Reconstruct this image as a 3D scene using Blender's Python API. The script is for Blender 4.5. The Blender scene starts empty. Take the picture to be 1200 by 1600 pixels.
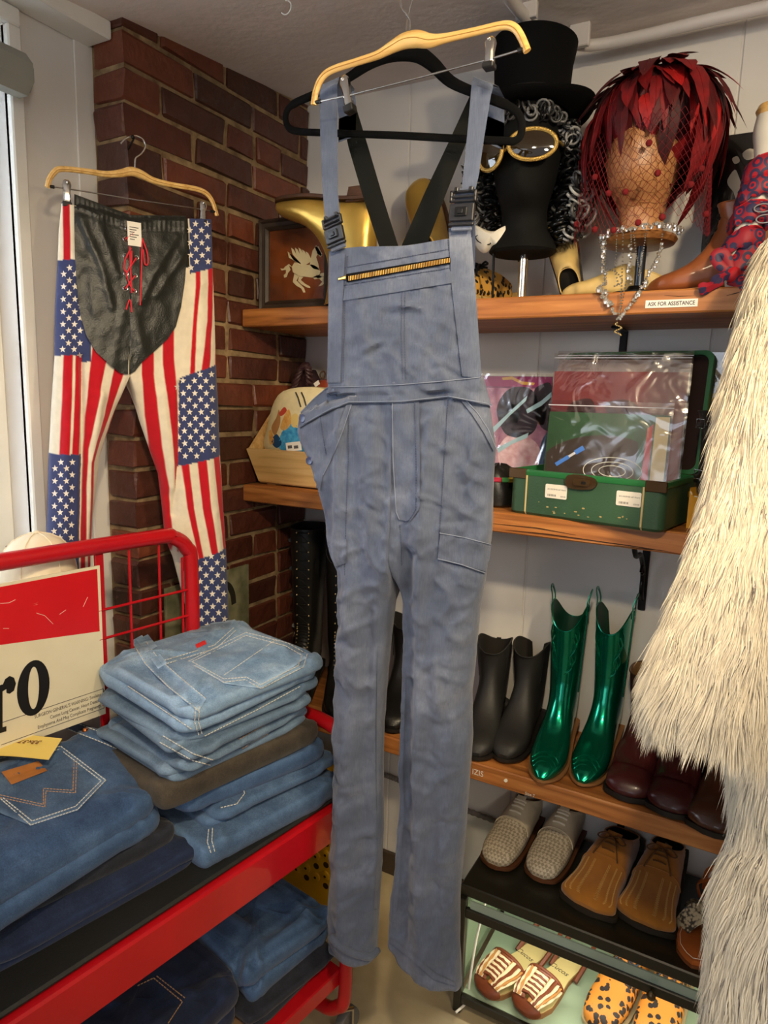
import bpy, bmesh, math, random
import numpy as np
from mathutils import Vector, Matrix, noise
from mathutils.bvhtree import BVHTree
random.seed(7)
scene = bpy.context.scene
COL = scene.collection
PI = math.pi

# ---------------------------------------------------------------- camera
F_PX = 1067.0
CAM_R = np.array([[0.87383714, -0.10453731, 0.47484797],
                  [0.48536450, 0.12968032, -0.86464115],
                  [0.02880882, 0.98602990, 0.16405818]])
CAM_C = np.array([0.0, 0.0, 1.5])
cam_data = bpy.data.cameras.new('camera')
cam_data.sensor_fit = 'VERTICAL'
cam_data.sensor_height = 36.0
cam_data.lens = 36.0 * F_PX / 1600.0
cam_data.clip_start = 0.02
cam = bpy.data.objects.new('camera', cam_data)
COL.objects.link(cam)
cam.matrix_world = Matrix([list(CAM_R[0]) + [0.0], list(CAM_R[1]) + [0.0], list(CAM_R[2]) + [1.5], [0, 0, 0, 1]])
scene.camera = cam

# ---------------------------------------------------------------- world, lights, exposure
world = bpy.data.worlds.new('world'); scene.world = world
world.use_nodes = True
bg = world.node_tree.nodes['Background']
bg.inputs[0].default_value = (0.78, 0.86, 1.0, 1)
bg.inputs[1].default_value = 0.34

def area(name, loc, target, size, power, col, shape='RECTANGLE', sy=None, spread=PI):
    l = bpy.data.lights.new(name, 'AREA'); l.energy = power; l.color = col
    l.shape = shape; l.size = size
    if sy: l.size_y = sy
    l.spread = spread
    o = bpy.data.objects.new(name, l); COL.objects.link(o)
    o.location = loc
    d = Vector(target) - Vector(loc)
    o.rotation_euler = d.to_track_quat('-Z', 'Y').to_euler()
    return o
def spot(name, loc, target, power, col, angle=70, blend=.6, r=.05):
    l = bpy.data.lights.new(name, 'SPOT'); l.energy = power; l.color = col
    l.spot_size = math.radians(angle); l.spot_blend = blend; l.shadow_soft_size = r
    o = bpy.data.objects.new(name, l); COL.objects.link(o)
    o.location = loc
    d = Vector(target) - Vector(loc)
    o.rotation_euler = d.to_track_quat('-Z', 'Y').to_euler()
    return o
# daylight through the window in the left wall; added frontal fill behind the camera, as from an open shop front
area('window_daylight', (-2.1, 0.10, 1.75), (0.3, 0.9, 1.0), 1.7, 44, (0.80, 0.89, 1.0), sy=1.3)
area('shopfront_fill', (-0.6, -2.6, 1.6), (-0.5, 1.2, 1.1), 1.8, 12, (0.84, 0.90, 1.0), sy=1.5)
# warm ceiling track spots
WARM = (1.0, 0.80, 0.52)
spot('track_spot_a', (0.42, 0.50, 2.14), (-0.28, 1.55, 1.60), 29, WARM, 80, .8, .035)
spot('track_spot_b', (-0.05, 0.10, 2.14), (-0.95, 1.30, 1.05), 40, WARM, 80, .8, .04)
spot('track_spot_c', (0.60, 0.15, 2.14), (0.12, 1.15, 1.00), 17, WARM, 80, .8, .04)
spot('track_spot_d', (0.30, 0.62, 2.14), (-0.50, 1.08, 1.55), 22, WARM, 70, .8, .04)
# unseen fill light added behind the camera to brighten the ceiling
pl_ = bpy.data.lights.new('ceiling_fill', 'POINT'); pl_.energy = 22; pl_.color = (1.0, 0.90, 0.76); pl_.shadow_soft_size = .12
po_ = bpy.data.objects.new('ceiling_fill', pl_); COL.objects.link(po_); po_.location = (0.95, -0.55, 1.80)
scene.view_settings.view_transform = 'Standard'
scene.view_settings.look = 'None'
scene.view_settings.gamma = 1.0
scene.view_settings.use_curve_mapping = False
scene.view_settings.exposure = 0.40

# ---------------------------------------------------------------- picking points of the place along a sight line
def ray(px, py):
    return CAM_R @ np.array([px - 600.0, 800.0 - py, -F_PX])
def atz(px, py, z):
    r = ray(px, py); return CAM_C + r * ((z - 1.5) / r[2])
def aty(px, py, y):
    r = ray(px, py); return CAM_C + r * (y / r[1])
def atx(px, py, x):
    r = ray(px, py); return CAM_C + r * (x / r[0])
def atplane(px, py, p0, n):
    r = ray(px, py); n = np.array(n, float)
    return CAM_C + r * (((np.array(p0) - CAM_C) @ n) / (r @ n))
def proj(p):
    c = CAM_R.T @ (np.array(p, float) - CAM_C)
    return 600 + F_PX * c[0] / -c[2], 800 - F_PX * c[1] / -c[2]

# ---------------------------------------------------------------- mesh building
class G:
    def __init__(s): s.v = []; s.f = []; s.c = []; s.m = []
    def add(s, verts, faces, col=None, mi=0):
        o = len(s.v)
        s.v.extend([tuple(map(float, p)) for p in verts])
        s.f.extend([tuple(i + o for i in f) for f in faces])
        s.m.extend([mi] * len(faces))
        s.c.extend([col or (1, 1, 1)] * len(verts) if not isinstance(col, list) else col)
        return s
    def box(s, x0, x1, y0, y1, z0, z1, M=None, mi=0, col=None, b=0.0):
        if b > 0:
            vs = []; X = (x0, x1); Y = (y0, y1); Z = (z0, z1)
            def sg(i): return 1 if i == 0 else -1
            idx = {}
            for i in (0, 1):
                for j in (0, 1):
                    for k in (0, 1):
                        p = (X[i], Y[j], Z[k]); d = (sg(i) * b, sg(j) * b, sg(k) * b)
                        for a in range(3):
                            q = [p[t] + (d[t] if t != a else 0) for t in range(3)]
                            idx[(i, j, k, a)] = len(vs); vs.append(q)
            fs = []
            for i in (0, 1):
                fs.append([idx[(i, 0, 0, 0)], idx[(i, 1, 0, 0)], idx[(i, 1, 1, 0)], idx[(i, 0, 1, 0)]][::(1 if i else -1)])
                fs.append([idx[(0, i, 0, 1)], idx[(0, i, 1, 1)], idx[(1, i, 1, 1)], idx[(1, i, 0, 1)]][::(1 if i else -1)])
                fs.append([idx[(0, 0, i, 2)], idx[(1, 0, i, 2)], idx[(1, 1, i, 2)], idx[(0, 1, i, 2)]][::(1 if i else -1)])
            for i in (0, 1):
                for j in (0, 1):
                    e = [idx[(i, j, 0, 0)], idx[(i, j, 1, 0)], idx[(i, j, 1, 1)], idx[(i, j, 0, 1)]]
                    fs.append(e if i != j else e[::-1])
                    e = [idx[(i, 0, j, 0)], idx[(i, 1, j, 0)], idx[(i, 1, j, 2)], idx[(i, 0, j, 2)]]
                    fs.append(e if i == j else e[::-1])
                    e = [idx[(0, i, j, 1)], idx[(1, i, j, 1)], idx[(1, i, j, 2)], idx[(0, i, j, 2)]]
                    fs.append(e if i != j else e[::-1])
                    for k in (0, 1):
                        t = [idx[(i, j, k, 0)], idx[(i, j, k, 1)], idx[(i, j, k, 2)]]
                        fs.append(t if (i + j + k) % 2 else t[::-1])
        else:
            vs = [(x, y, z) for x in (x0, x1) for y in (y0, y1) for z in (z0, z1)]
            fs = [(0, 1, 3, 2), (4, 6, 7, 5), (0, 4, 5, 1), (2, 3, 7, 6), (0, 2, 6, 4), (1, 5, 7, 3)]
        if M is not None: vs = [tuple(M @ Vector(p)) for p in vs]
        return s.add(vs, fs, col, mi)
    def loft(s, rings, closed=True, cap0=True, cap1=True, mi=0, col=None):
        n = len(rings[0]); vs = [p for r in rings for p in r]; fs = []
        m = n if closed else n - 1
        for i in range(len(rings) - 1):
            for j in range(m):
                k = (j + 1) % n
                fs.append((i * n + j, i * n + k, (i + 1) * n + k, (i + 1) * n + j))
        if closed and cap0: fs.append(tuple(range(n))[::-1])
        if closed and cap1: fs.append(tuple((len(rings) - 1) * n + j for j in range(n)))
        return s.add(vs, fs, col, mi)
    def tube(s, pts, r, n=8, closed=False, mi=0, col=None, flat=1.0, up=None):
        pts = [Vector(p) for p in pts]; N = len(pts)
        rs = r if isinstance(r, (list, tuple)) else [r] * N
        tang = []
        for i in range(N):
            a = pts[(i - 1) % N] if (closed or i > 0) else pts[i]
            b = pts[(i + 1) % N] if (closed or i < N - 1) else pts[i]
            t = b - a; tang.append(t.normalized() if t.length > 1e-9 else Vector((0, 0, 1)))
        u = Vector(up) if up is not None else (Vector((0, 0, 1)) if abs(tang[0].z) < .9 else Vector((1, 0, 0)))
        rings = []
        for i in range(N):
            t = tang[i]
            if up is not None: u = Vector(up)
            u = u - t * u.dot(t)
            if u.length < 1e-6: u = t.orthogonal()
            u.normalize(); w = t.cross(u)
            rings.append([tuple(pts[i] + (u * math.cos(2 * PI * k / n) * rs[i] * flat + w * math.sin(2 * PI * k / n) * rs[i])) for k in range(n)])
        if closed:
            rings.append(rings[0]); return s.loft(rings, cap0=False, cap1=False, mi=mi, col=col)
        return s.loft(rings, mi=mi, col=col)
    def lathe(s, prof, n=32, M=None, mi=0, col=None, sx=1, sy=1, cap=True):
        rings = []
        for (r, z) in prof:
            ring = [(r * sx * math.cos(2 * PI * k / n), r * sy * math.sin(2 * PI * k / n), z) for k in range(n)]
            if M is not None: ring = [tuple(M @ Vector(p)) for p in ring]
            rings.append(ring)
        return s.loft(rings, cap0=cap, cap1=cap, mi=mi, col=col)
    def ball(s, c, r, n=10, m=6, sc=(1, 1, 1), M=None, mi=0, col=None):
        rings = []
        for i in range(1, m):
            a = PI * i / m
            ring = [Vector((r * math.sin(a) * math.cos(2 * PI * k / n) * sc[0], r * math.sin(a) * math.sin(2 * PI * k / n) * sc[1], -r * math.cos(a) * sc[2])) for k in range(n)]
            if M is not None: ring = [M @ p for p in ring]
            rings.append([tuple(p + Vector(c)) for p in ring])
        return s.loft(rings, mi=mi, col=col)
    def grid(s, rows, mi=0, col=None):
        return s.loft(rows, closed=False, mi=mi, col=col)
    def prism(s, poly, z0, z1, M=None, mi=0, col=None):
        n = len(poly)
        a = [(p[0], p[1], z0) for p in poly]; b = [(p[0], p[1], z1) for p in poly]
        if M is not None: a = [tuple(M @ Vector(p)) for p in a]; b = [tuple(M @ Vector(p)) for p in b]
        return s.loft([a, b], mi=mi, col=col)
    def bvh(s):
        return BVHTree.FromPolygons([Vector(p) for p in s.v], s.f)

def mesh_from(g, name, mats, smooth=True, colattr=False, world_inv=None, angle=None):
    me = bpy.data.meshes.new(name)
    v = g.v
    if world_inv is not None: v = [tuple(world_inv @ Vector(p)) for p in v]
    me.from_pydata(v, [], g.f)
    if not isinstance(mats, (list, tuple)): mats = [mats]
    for m in mats: me.materials.append(m)
    if len(mats) > 1: me.polygons.foreach_set('material_index', g.m)
    if colattr:
        ca = me.color_attributes.new('Col', 'FLOAT_COLOR', 'POINT')
        ca.data.foreach_set('color', np.array([(c[0], c[1], c[2], 1) for c in g.c], dtype=np.float32).ravel())
    bm = bmesh.new(); bm.from_mesh(me); bmesh.ops.recalc_face_normals(bm, faces=bm.faces[:]); bm.to_mesh(me); bm.free()
    if smooth: me.polygons.foreach_set('use_smooth', [True] * len(me.polygons))
    me.update()
    if smooth and angle: me.set_sharp_from_angle(angle=math.radians(angle))
    return me

def tag(o, label, cat, group=None, kind=None):
    o['label'] = label; o['category'] = cat
    if group: o['group'] = group
    if kind: o['kind'] = kind
    return o
def thing(name, label, cat, loc=(0, 0, 0), rotz=0.0, group=None, rot=None):
    o = bpy.data.objects.new(name, None); COL.objects.link(o)
    o.empty_display_size = .05
    o.location = tuple(map(float, loc)); o.rotation_euler = rot if rot is not None else (0, 0, rotz)
    return tag(o, label, cat, group)
def xf(o):
    return Matrix.LocRotScale(o.location, o.rotation_euler, o.scale)
def obj(name, g, mats, parent=None, smooth=True, world=True, angle=40, colattr=False, label=None, kind=None):
    """one mesh object; world=True: the shape is given in room coordinates"""
    inv = None
    if parent is not None and world:
        Mx = xf(parent); up_ = parent.parent
        while up_ is not None: Mx = xf(up_) @ Mx; up_ = up_.parent
        inv = Mx.inverted()
    me = mesh_from(g, name, mats, smooth, colattr, inv, angle)
    o = bpy.data.objects.new(name, me); COL.objects.link(o)
    if parent is not None: o.parent = parent
    if label: o['label'] = label
    if kind: o['kind'] = kind
    return o
def struct(name, g, mats, parent=None, **k):
    o = obj(name, g, mats, parent, **k)
    if parent is None: o['kind'] = 'structure'
    return o
def copy_tree(o, parent=None):
    c = o.copy(); COL.objects.link(c); c.parent = parent
    for ch in list(o.children): copy_tree(ch, c)
    return c
def rebase(o, loc):
    """put a one-mesh thing's origin at its base"""
    loc = Vector(loc); o.data.transform(Matrix.Translation(-loc)); o.location = loc; return o
def text_geo(body, M, size=1.0, depth=0.0004, align='LEFT', bold=0.0, sx=1.0, shear=0.0, space=1.0):
    cu = bpy.data.curves.new('t', 'FONT'); cu.body = body; cu.size = size; cu.extrude = depth
    cu.align_x = align; cu.offset = bold; cu.shear = shear; cu.space_character = space; cu.resolution_u = 3
    o = bpy.data.objects.new('t', cu); COL.objects.link(o)
    dg = bpy.context.evaluated_depsgraph_get()
    me = bpy.data.meshes.new_from_object(o.evaluated_get(dg))
    g = G(); g.add([tuple(M @ Vector((p.co.x * sx, p.co.y, p.co.z))) for p in me.vertices], [tuple(p.vertices) for p in me.polygons])
    bpy.data.objects.remove(o); bpy.data.curves.remove(cu); bpy.data.meshes.remove(me)
    return g
def frame(o, x, y):
    """matrix with origin o, local x along x, local y along y (approx), z out"""
    x = Vector(x).normalized(); y = Vector(y); y = (y - x * y.dot(x)).normalized(); z = x.cross(y)
    return Matrix(((x.x, y.x, z.x, o[0]), (x.y, y.y, z.y, o[1]), (x.z, y.z, z.z, o[2]), (0, 0, 0, 1)))
def smoothstep(a, b, x):
    t = min(1, max(0, (x - a) / (b - a))); return t * t * (3 - 2 * t)
def interp(tbl, t):
    return np.interp(t, [p[0] for p in tbl], [p[1] for p in tbl])
def spline(pts, n=8, closed=False):
    P = [Vector(p) for p in pts]; N = len(P); out = []
    rng = N if closed else N - 1
    for i in range(rng):
        p0 = P[(i - 1) % N] if (closed or i > 0) else P[i]; p1 = P[i]; p2 = P[(i + 1) % N]
        p3 = P[(i + 2) % N] if (closed or i + 2 < N) else p2
        for k in range(n):
            t = k / n
            out.append(0.5 * ((2 * p1) + (-p0 + p2) * t + (2 * p0 - 5 * p1 + 4 * p2 - p3) * t * t + (-p0 + 3 * p1 - 3 * p2 + p3) * t ** 3))
    if not closed: out.append(P[-1])
    return out

# ---------------------------------------------------------------- materials
def lin(c):
    c = c / 255.0
    return c / 12.92 if c <= .04045 else ((c + .055) / 1.055) ** 2.4
def rgb(r, g, b): return (lin(r), lin(g), lin(b))
MATS = {}
def mat(name, col, rough=.5, metal=0.0, var=0.0, vs=20.0, bump=0.0, bs=200.0, spec=.5, coat=0.0, sheen=0.0, alpha=1.0,
        trans=0.0, col2=None, stretch=None, emit=None, es=1.0, vcol=False, weave=0.0, ws=900.0, detail=4.0, ior=1.45, aniso=0):
    if name in MATS: return MATS[name]
    m = bpy.data.materials.new(name); m.use_nodes = True; nt = m.node_tree; b = nt.nodes['Principled BSDF']
    b.inputs['Base Color'].default_value = (*col, 1); b.inputs['Roughness'].default_value = rough
    b.inputs['Metallic'].default_value = metal; b.inputs['Specular IOR Level'].default_value = spec
    b.inputs['Coat Weight'].default_value = coat; b.inputs['Sheen Weight'].default_value = sheen
    b.inputs['Alpha'].default_value = alpha; b.inputs['Transmission Weight'].default_value = trans; b.inputs['IOR'].default_value = ior
    if emit: b.inputs['Emission Color'].default_value = (*emit, 1); b.inputs['Emission Strength'].default_value = es
    tc = nt.nodes.new('ShaderNodeTexCoord'); src = tc.outputs['Object']
    if stretch:
        mp = nt.nodes.new('ShaderNodeMapping'); mp.inputs['Scale'].default_value = stretch
        nt.links.new(src, mp.inputs[0]); src = mp.outputs[0]
    base = None
    if vcol:
        at = nt.nodes.new('ShaderNodeAttribute'); at.attribute_name = 'Col'; base = at.outputs['Color']
    if var > 0 or col2:
        nz = nt.nodes.new('ShaderNodeTexNoise'); nz.inputs['Scale'].default_value = vs; nz.inputs['Detail'].default_value = detail
        nt.links.new(src, nz.inputs['Vector'])
        rp = nt.nodes.new('ShaderNodeValToRGB'); rp.color_ramp.elements[0].position = .32; rp.color_ramp.elements[1].position = .68
        nt.links.new(nz.outputs['Fac'], rp.inputs[0])
        if col2: a, c = col, col2
        elif vcol: a, c = (1 - var,) * 3, (1, 1, 1)
        else: a, c = tuple(x * (1 - var) for x in col), tuple(min(1, x * (1 + var)) for x in col)
        rp.color_ramp.elements[0].color = (*a, 1); rp.color_ramp.elements[1].color = (*c, 1)
        if vcol:
            mx = nt.nodes.new('ShaderNodeMix'); mx.data_type = 'RGBA'; mx.blend_type = 'MULTIPLY'; mx.inputs[0].default_value = 1
            nt.links.new(base, mx.inputs[6]); nt.links.new(rp.outputs[0], mx.inputs[7]); base = mx.outputs[2]
        else: base = rp.outputs[0]
    if base is not None: nt.links.new(base, b.inputs['Base Color'])
    h = None
    if bump > 0:
        n2 = nt.nodes.new('ShaderNodeTexNoise'); n2.inputs['Scale'].default_value = bs; n2.inputs['Detail'].default_value = 3
        nt.links.new(src, n2.inputs['Vector'])
        bp = nt.nodes.new('ShaderNodeBump'); bp.inputs['Strength'].default_value = bump; bp.inputs['Distance'].default_value = .002
        nt.links.new(n2.outputs['Fac'], bp.inputs['Height']); h = bp
        nt.links.new(bp.outputs[0], b.inputs['Normal'])
    if weave > 0:
        wv = nt.nodes.new('ShaderNodeTexWave'); wv.inputs['Scale'].default_value = ws; wv.bands_direction = 'DIAGONAL'
        nt.links.new(tc.outputs['Object'], wv.inputs['Vector'])
        bp = nt.nodes.new('ShaderNodeBump'); bp.inputs['Strength'].default_value = weave; bp.inputs['Distance'].default_value = .0006
        nt.links.new(wv.outputs['Fac'], bp.inputs['Height'])
        if h: nt.links.new(h.outputs[0], bp.inputs['Normal'])
        nt.links.new(bp.outputs[0], b.inputs['Normal'])
    MATS[name] = m
    return m
# ================================================================ THE SETTING
XB, XW, YW, YC = -1.25, -1.36, 1.757, 1.09     # brick side face, window wall, back wall, brick front face
def ceil_z(y): return 2.262 + .1 * (max(y, .6) - 1.09)

wall_white = mat('wall_paint_white', rgb(214, 210, 204), .55, var=.05, vs=3, bump=.25, bs=30)
ceil_mat = mat('ceiling_stucco', rgb(226, 216, 210), .8, var=.05, vs=6, bump=1.0, bs=40)
floor_mat = mat('floor_concrete', rgb(150, 132, 100), .6, col2=rgb(188, 172, 138), var=.1, vs=5, bump=.3, bs=40, detail=8)
trim_white = mat('trim_paint', rgb(226, 224, 216), .4, var=.04, vs=12, bump=.15, bs=60)
mortar = mat('mortar', rgb(104, 82, 56), .9, col2=rgb(158, 134, 98), var=.2, vs=30, bump=1.0, bs=90)

def make_brick_mat():
    m = bpy.data.materials.new('brick'); m.use_nodes = True; nt = m.node_tree; b = nt.nodes['Principled BSDF']
    oi = nt.nodes.new('ShaderNodeObjectInfo'); tc = nt.nodes.new('ShaderNodeTexCoord')
    rp = nt.nodes.new('ShaderNodeValToRGB'); e = rp.color_ramp.elements
    e[0].color = (*rgb(70, 40, 30), 1); e[1].color = (*rgb(124, 66, 42), 1); e.new(.5).color = (*rgb(94, 50, 36), 1)
    nt.links.new(oi.outputs['Random'], rp.inputs[0])
    nz = nt.nodes.new('ShaderNodeTexNoise'); nz.inputs['Scale'].default_value = 28; nz.inputs['Detail'].default_value = 6
    nt.links.new(tc.outputs['Object'], nz.inputs['Vector'])
    r2 = nt.nodes.new('ShaderNodeValToRGB'); r2.color_ramp.elements[0].color = (.55, .5, .5, 1); r2.color_ramp.elements[1].color = (1.15, 1.1, 1.05, 1)
    nt.links.new(nz.outputs['Fac'], r2.inputs[0])
    mx = nt.nodes.new('ShaderNodeMix'); mx.data_type = 'RGBA'; mx.blend_type = 'MULTIPLY'; mx.inputs[0].default_value = 1
    nt.links.new(rp.outputs[0], mx.inputs[6]); nt.links.new(r2.outputs[0], mx.inputs[7]); nt.links.new(mx.outputs[2], b.inputs['Base Color'])
    bp = nt.nodes.new('ShaderNodeBump'); bp.inputs['Strength'].default_value = .9; bp.inputs['Distance'].default_value = .007
    nt.links.new(nz.outputs['Fac'], bp.inputs['Height']); nt.links.new(bp.outputs[0], b.inputs['Normal'])
    b.inputs['Roughness'].default_value = .42
    return m
brick_mat = make_brick_mat()

def make_wood(name, c1, c2, c3, rough=.4, scale=1.0, axis='X'):
    m = bpy.data.materials.new(name); m.use_nodes = True; nt = m.node_tree; b = nt.nodes['Principled BSDF']
    tc = nt.nodes.new('ShaderNodeTexCoord'); mp = nt.nodes.new('ShaderNodeMapping')
    s = [22 * scale] * 3; s['XYZ'.index(axis)] = 1.6 * scale
    mp.inputs['Scale'].default_value = s; nt.links.new(tc.outputs['Object'], mp.inputs[0])
    nz = nt.nodes.new('ShaderNodeTexNoise'); nz.inputs['Scale'].default_value = 2.2; nz.inputs['Detail'].default_value = 8; nz.inputs['Distortion'].default_value = .6
    nt.links.new(mp.outputs[0], nz.inputs['Vector'])
    rp = nt.nodes.new('ShaderNodeValToRGB'); e = rp.color_ramp.elements
    e[0].position = .3; e[1].position = .72; e[0].color = (*c1, 1); e[1].color = (*c3, 1); e.new(.5).color = (*c2, 1)
    nt.links.new(nz.outputs['Fac'], rp.inputs[0]); nt.links.new(rp.outputs[0], b.inputs['Base Color'])
    bp = nt.nodes.new('ShaderNodeBump'); bp.inputs['Strength'].default_value = .25; bp.inputs['Distance'].default_value = .002
    nt.links.new(nz.outputs['Fac'], bp.inputs['Height']); nt.links.new(bp.outputs[0], b.inputs['Normal'])
    b.inputs['Roughness'].default_value = rough
    MATS[name] = m
    return m
shelf_wood = make_wood('shelf_wood', rgb(120, 70, 30), rgb(170, 106, 52), rgb(196, 134, 74), .45)
hanger_wood = make_wood('hanger_wood', rgb(196, 150, 80), rgb(222, 178, 104), rgb(232, 196, 126), .35, 2.0)
crate_wood = make_wood('crate_pine', rgb(190, 146, 84), rgb(214, 172, 108), rgb(226, 190, 130), .5, 1.3)
black_iron = mat('black_iron', rgb(24, 22, 20), .45, .6, bump=.2, bs=120)
steel = mat('polished_steel', rgb(205, 203, 198), .18, 1.0)
glass_mat = mat('clear_glass', (1, 1, 1), .02, trans=1.0, ior=1.45)

# floor, ceiling
g = G(); g.box(-1.5, 2.6, -3.0, YW + .1, -.06, 0.0); struct('floor', g, floor_mat, smooth=False)
g = G()
ys = [-3.0, .6, YW + .1]
g.loft([[(-1.5, y, ceil_z(y)), (2.6, y, ceil_z(y)), (2.6, y, ceil_z(y) + .08), (-1.5, y, ceil_z(y) + .08)] for y in ys])
struct('ceiling', g, ceil_mat, smooth=False)
# back wall of painted boards, with the board joints
g = G(); g.box(XB - .2, 2.6, YW + .004, YW + .1, 0, 2.42, mi=0)
wb = struct('wall_back', g, wall_white, smooth=False)
xs = [XB - .05, -.92, -.524, -.127, .27, .67, 1.07, 1.5, 2.0, 2.6]
for a, b_ in zip(xs[:-1], xs[1:]):
    q = G(); q.box(a + .0022, b_ - .0022, YW, YW + .012, .0, 2.34, b=.0016)
    obj('wall_board', q, wall_white, wb, smooth=False)
# right wall
g = G(); g.box(2.6, 2.68, -3.0, YW + .1, 0, 2.4); struct('wall_right', g, wall_white, smooth=False)
# left wall with the window opening
WY0, WY1, WZ0, WZ1 = -.45, .90, 1.105, 2.19
g = G()
g.box(XW - .14, XW, WY1, 1.13, 0, 2.4); g.box(XW - .14, XW, -3.0, WY0, 0, 2.4)
g.box(XW - .14, XW, WY0, WY1, 0, WZ0); g.box(XW - .14, XW, WY0, WY1, WZ1, 2.4)
wl = struct('wall_left', g, wall_white, smooth=False)
q = G(); q.box(XW, XW + .006, 1.052, 1.10, 0, 2.235, b=.002); obj('wall_board', q, wall_white, wl, smooth=False)
# window
g = G()
for (y0, y1) in ((WY0 - .045, WY0 + .0), (WY1 - .0, WY1 + .028)):
    g.box(XW - .01, XW + .014, y0, y1, WZ0, WZ1, b=.003)
g.box(XW - .01, XW + .014, WY0 - .045, WY1 + .028, WZ1 + .0005, WZ1 + .034, b=.003)
win = struct('window_1', g, trim_white, smooth=False)
g = G()
g.box(XW - .10, XW - .06, WY1 - .04, WY1, WZ0, WZ1, b=.003); g.box(XW - .10, XW - .06, WY0, WY0 + .04, WZ0, WZ1, b=.003)
g.box(XW - .10, XW - .06, WY0 + .04, WY1 - .04, WZ1 - .045, WZ1, b=.003); g.box(XW - .10, XW - .06, WY0 + .04, WY1 - .04, WZ0, WZ0 + .05, b=.003)
g.box(XW - .098, XW - .065, WY0 + .04, WY1 - .04, 1.55, 1.585, b=.003)
obj('sash', g, trim_white, win, smooth=False)
g = G(); g.box(XW - .082, XW - .078, WY0 + .02, WY1 - .02, WZ0 + .02, WZ1 - .02); obj('pane', g, glass_mat, win, smooth=False)
g = G(); g.box(XW - .14, XW + .195, WY0 - .05, .855, WZ0 - .03, WZ0 - .0005, b=.005); g.box(XW - .14, XW - .002, .8552, WY1 - .001, WZ0 - .03, WZ0 - .001, b=.002); obj('window_sill', g, trim_white, win, smooth=False)
# the building across the lane, seen through the window
g = G(); g.box(-3.6, -3.5, -2.0, 5.0, 0, 2.6)
o = struct('wall_outside', g, mat('teal_render', rgb(120, 190, 200), .8, var=.1, vs=4), smooth=False)
# beam under the ceiling on the window wall
g = G(); g.box(XW, -1.283, -2.9, 1.092, 2.225, 2.262, b=.004)
struct('trim_1', g, trim_white, smooth=False)
# blind headrail
g = G()
ang = [PI / 8 + k * PI / 4 for k in range(8)]
hz, hx = 2.085, -1.306
g.loft([[(hx + .036 * math.cos(a), y, hz + .04 * math.sin(a)) for a in ang] for y in (-.4, .898)])
g.loft([[(hx + .030 * s * math.cos(a), y, hz + .034 * s * math.sin(a)) for a in ang] for y, s in ((.898, 1.0), (.905, .9))])
o = obj('blind_headrail', g, mat('blind_grey', rgb(142, 142, 132), .5), smooth=False)
tag(o, 'grey faceted roller blind casing across the top of the window', 'blind')
g = G(); g.box(XW, hx, -.3, -.26, 2.12, 2.14); g.box(XW, hx, .70, .74, 2.12, 2.14); obj('mounting_bracket', g, MATS['blind_grey'], o, smooth=False)

# ---- brick chimney pier in the corner
g = G(); g.box(XW - .05, XB - .007, YC + .007, YW + .05, 0, 2.36)
pier = struct('wall_brick_pier', g, mortar, smooth=False)
def brick_mesh(L, D, seed):
    rnd = random.Random(seed); q = G(); q.box(-D, 0, 0, L, 0, .0605, b=.0035)
    q.v = [(x + rnd.uniform(-.003, .003), y + rnd.uniform(-.004, .004), z + rnd.uniform(-.0034, .0030)) for x, y, z in q.v]
    return mesh_from(q, 'brick', brick_mat, smooth=True, angle=22)
variants = {}
for nm, L, D in (('corner', .2, .092), ('corner_h', .098, .092), ('s', .2, .04), ('h', .098, .04)):
    variants[nm] = [brick_mesh(L, D, hash(nm) % 97 + k if False else len(nm) * 11 + k) for k in range(4)]
CH = .0712; z00 = 1.463 - 20 * CH
def put_brick(me, x, y, z):
    o = bpy.data.objects.new('brick', me); COL.objects.link(o); o.parent = pier; o.location = (x, y, z); return o
for c in range(-1, 33):
    z = z00 + c * CH + .0055
    if z < 0.0 or z > 2.33: continue
    odd = c % 2
    y = YC
    put_brick(random.choice(variants['corner_h' if odd else 'corner']), XB + random.uniform(-.002, .003), y + random.uniform(-.003, .002), z)
    y += (.098 if odd else .2) + .011
    while y < YW - .03:
        k = 'h' if (random.random() < .16) else 's'
        me = random.choice(variants[k]); o = put_brick(me, XB + random.uniform(-.004, .003), y, z + random.uniform(-.002, .002))
        L = .098 if k == 'h' else .2
        if y + L > YW - .004: o.scale.y = max(.15, (YW - .004 - y) / L)
        y += L + random.uniform(.009, .014)

# ---- conduit under the ceiling
pts = [atz(786, -25, 2.262), atz(800, 2, 2.27), atz(822, 28, 2.275), atz(848, 50, 2.28), atz(885, 66, 2.285), atz(930, 70, 2.287), atz(1000, 57, 2.287), atz(1100, 33, 2.287), atz(1230, 4, 2.287)]
g = G(); g.tube(spline(pts, 6), .0125, 12)
o = obj('conduit', g, mat('pipe_paint', rgb(206, 200, 196), .45)); tag(o, 'white painted conduit pipe bending along the ceiling over the top shelf', 'pipe')
for q in ((823, 24), (905, 68)):
    g = G(); p = atz(*q, 2.277); g.box(p[0] - .022, p[0] + .022, p[1] - .007, p[1] + .007, p[2] - .008, ceil_z(p[1]) , b=.002)
    obj('clip', g, MATS['pipe_paint'], o, smooth=False)
# ceiling hook
p = atz(447, 12, ceil_z(.9) - .012)
g = G(); g.tube([Vector(p) + Vector((.012 * math.cos(a), 0, .012 * math.sin(a))) for a in np.linspace(-2.6, 1.6, 12)] + [Vector(p) + Vector((0, 0, .016))], .0014, 6)
o = obj('ceiling_hook', g, trim_white); tag(o, 'small white cup hook screwed into the stucco ceiling', 'hook')

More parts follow.
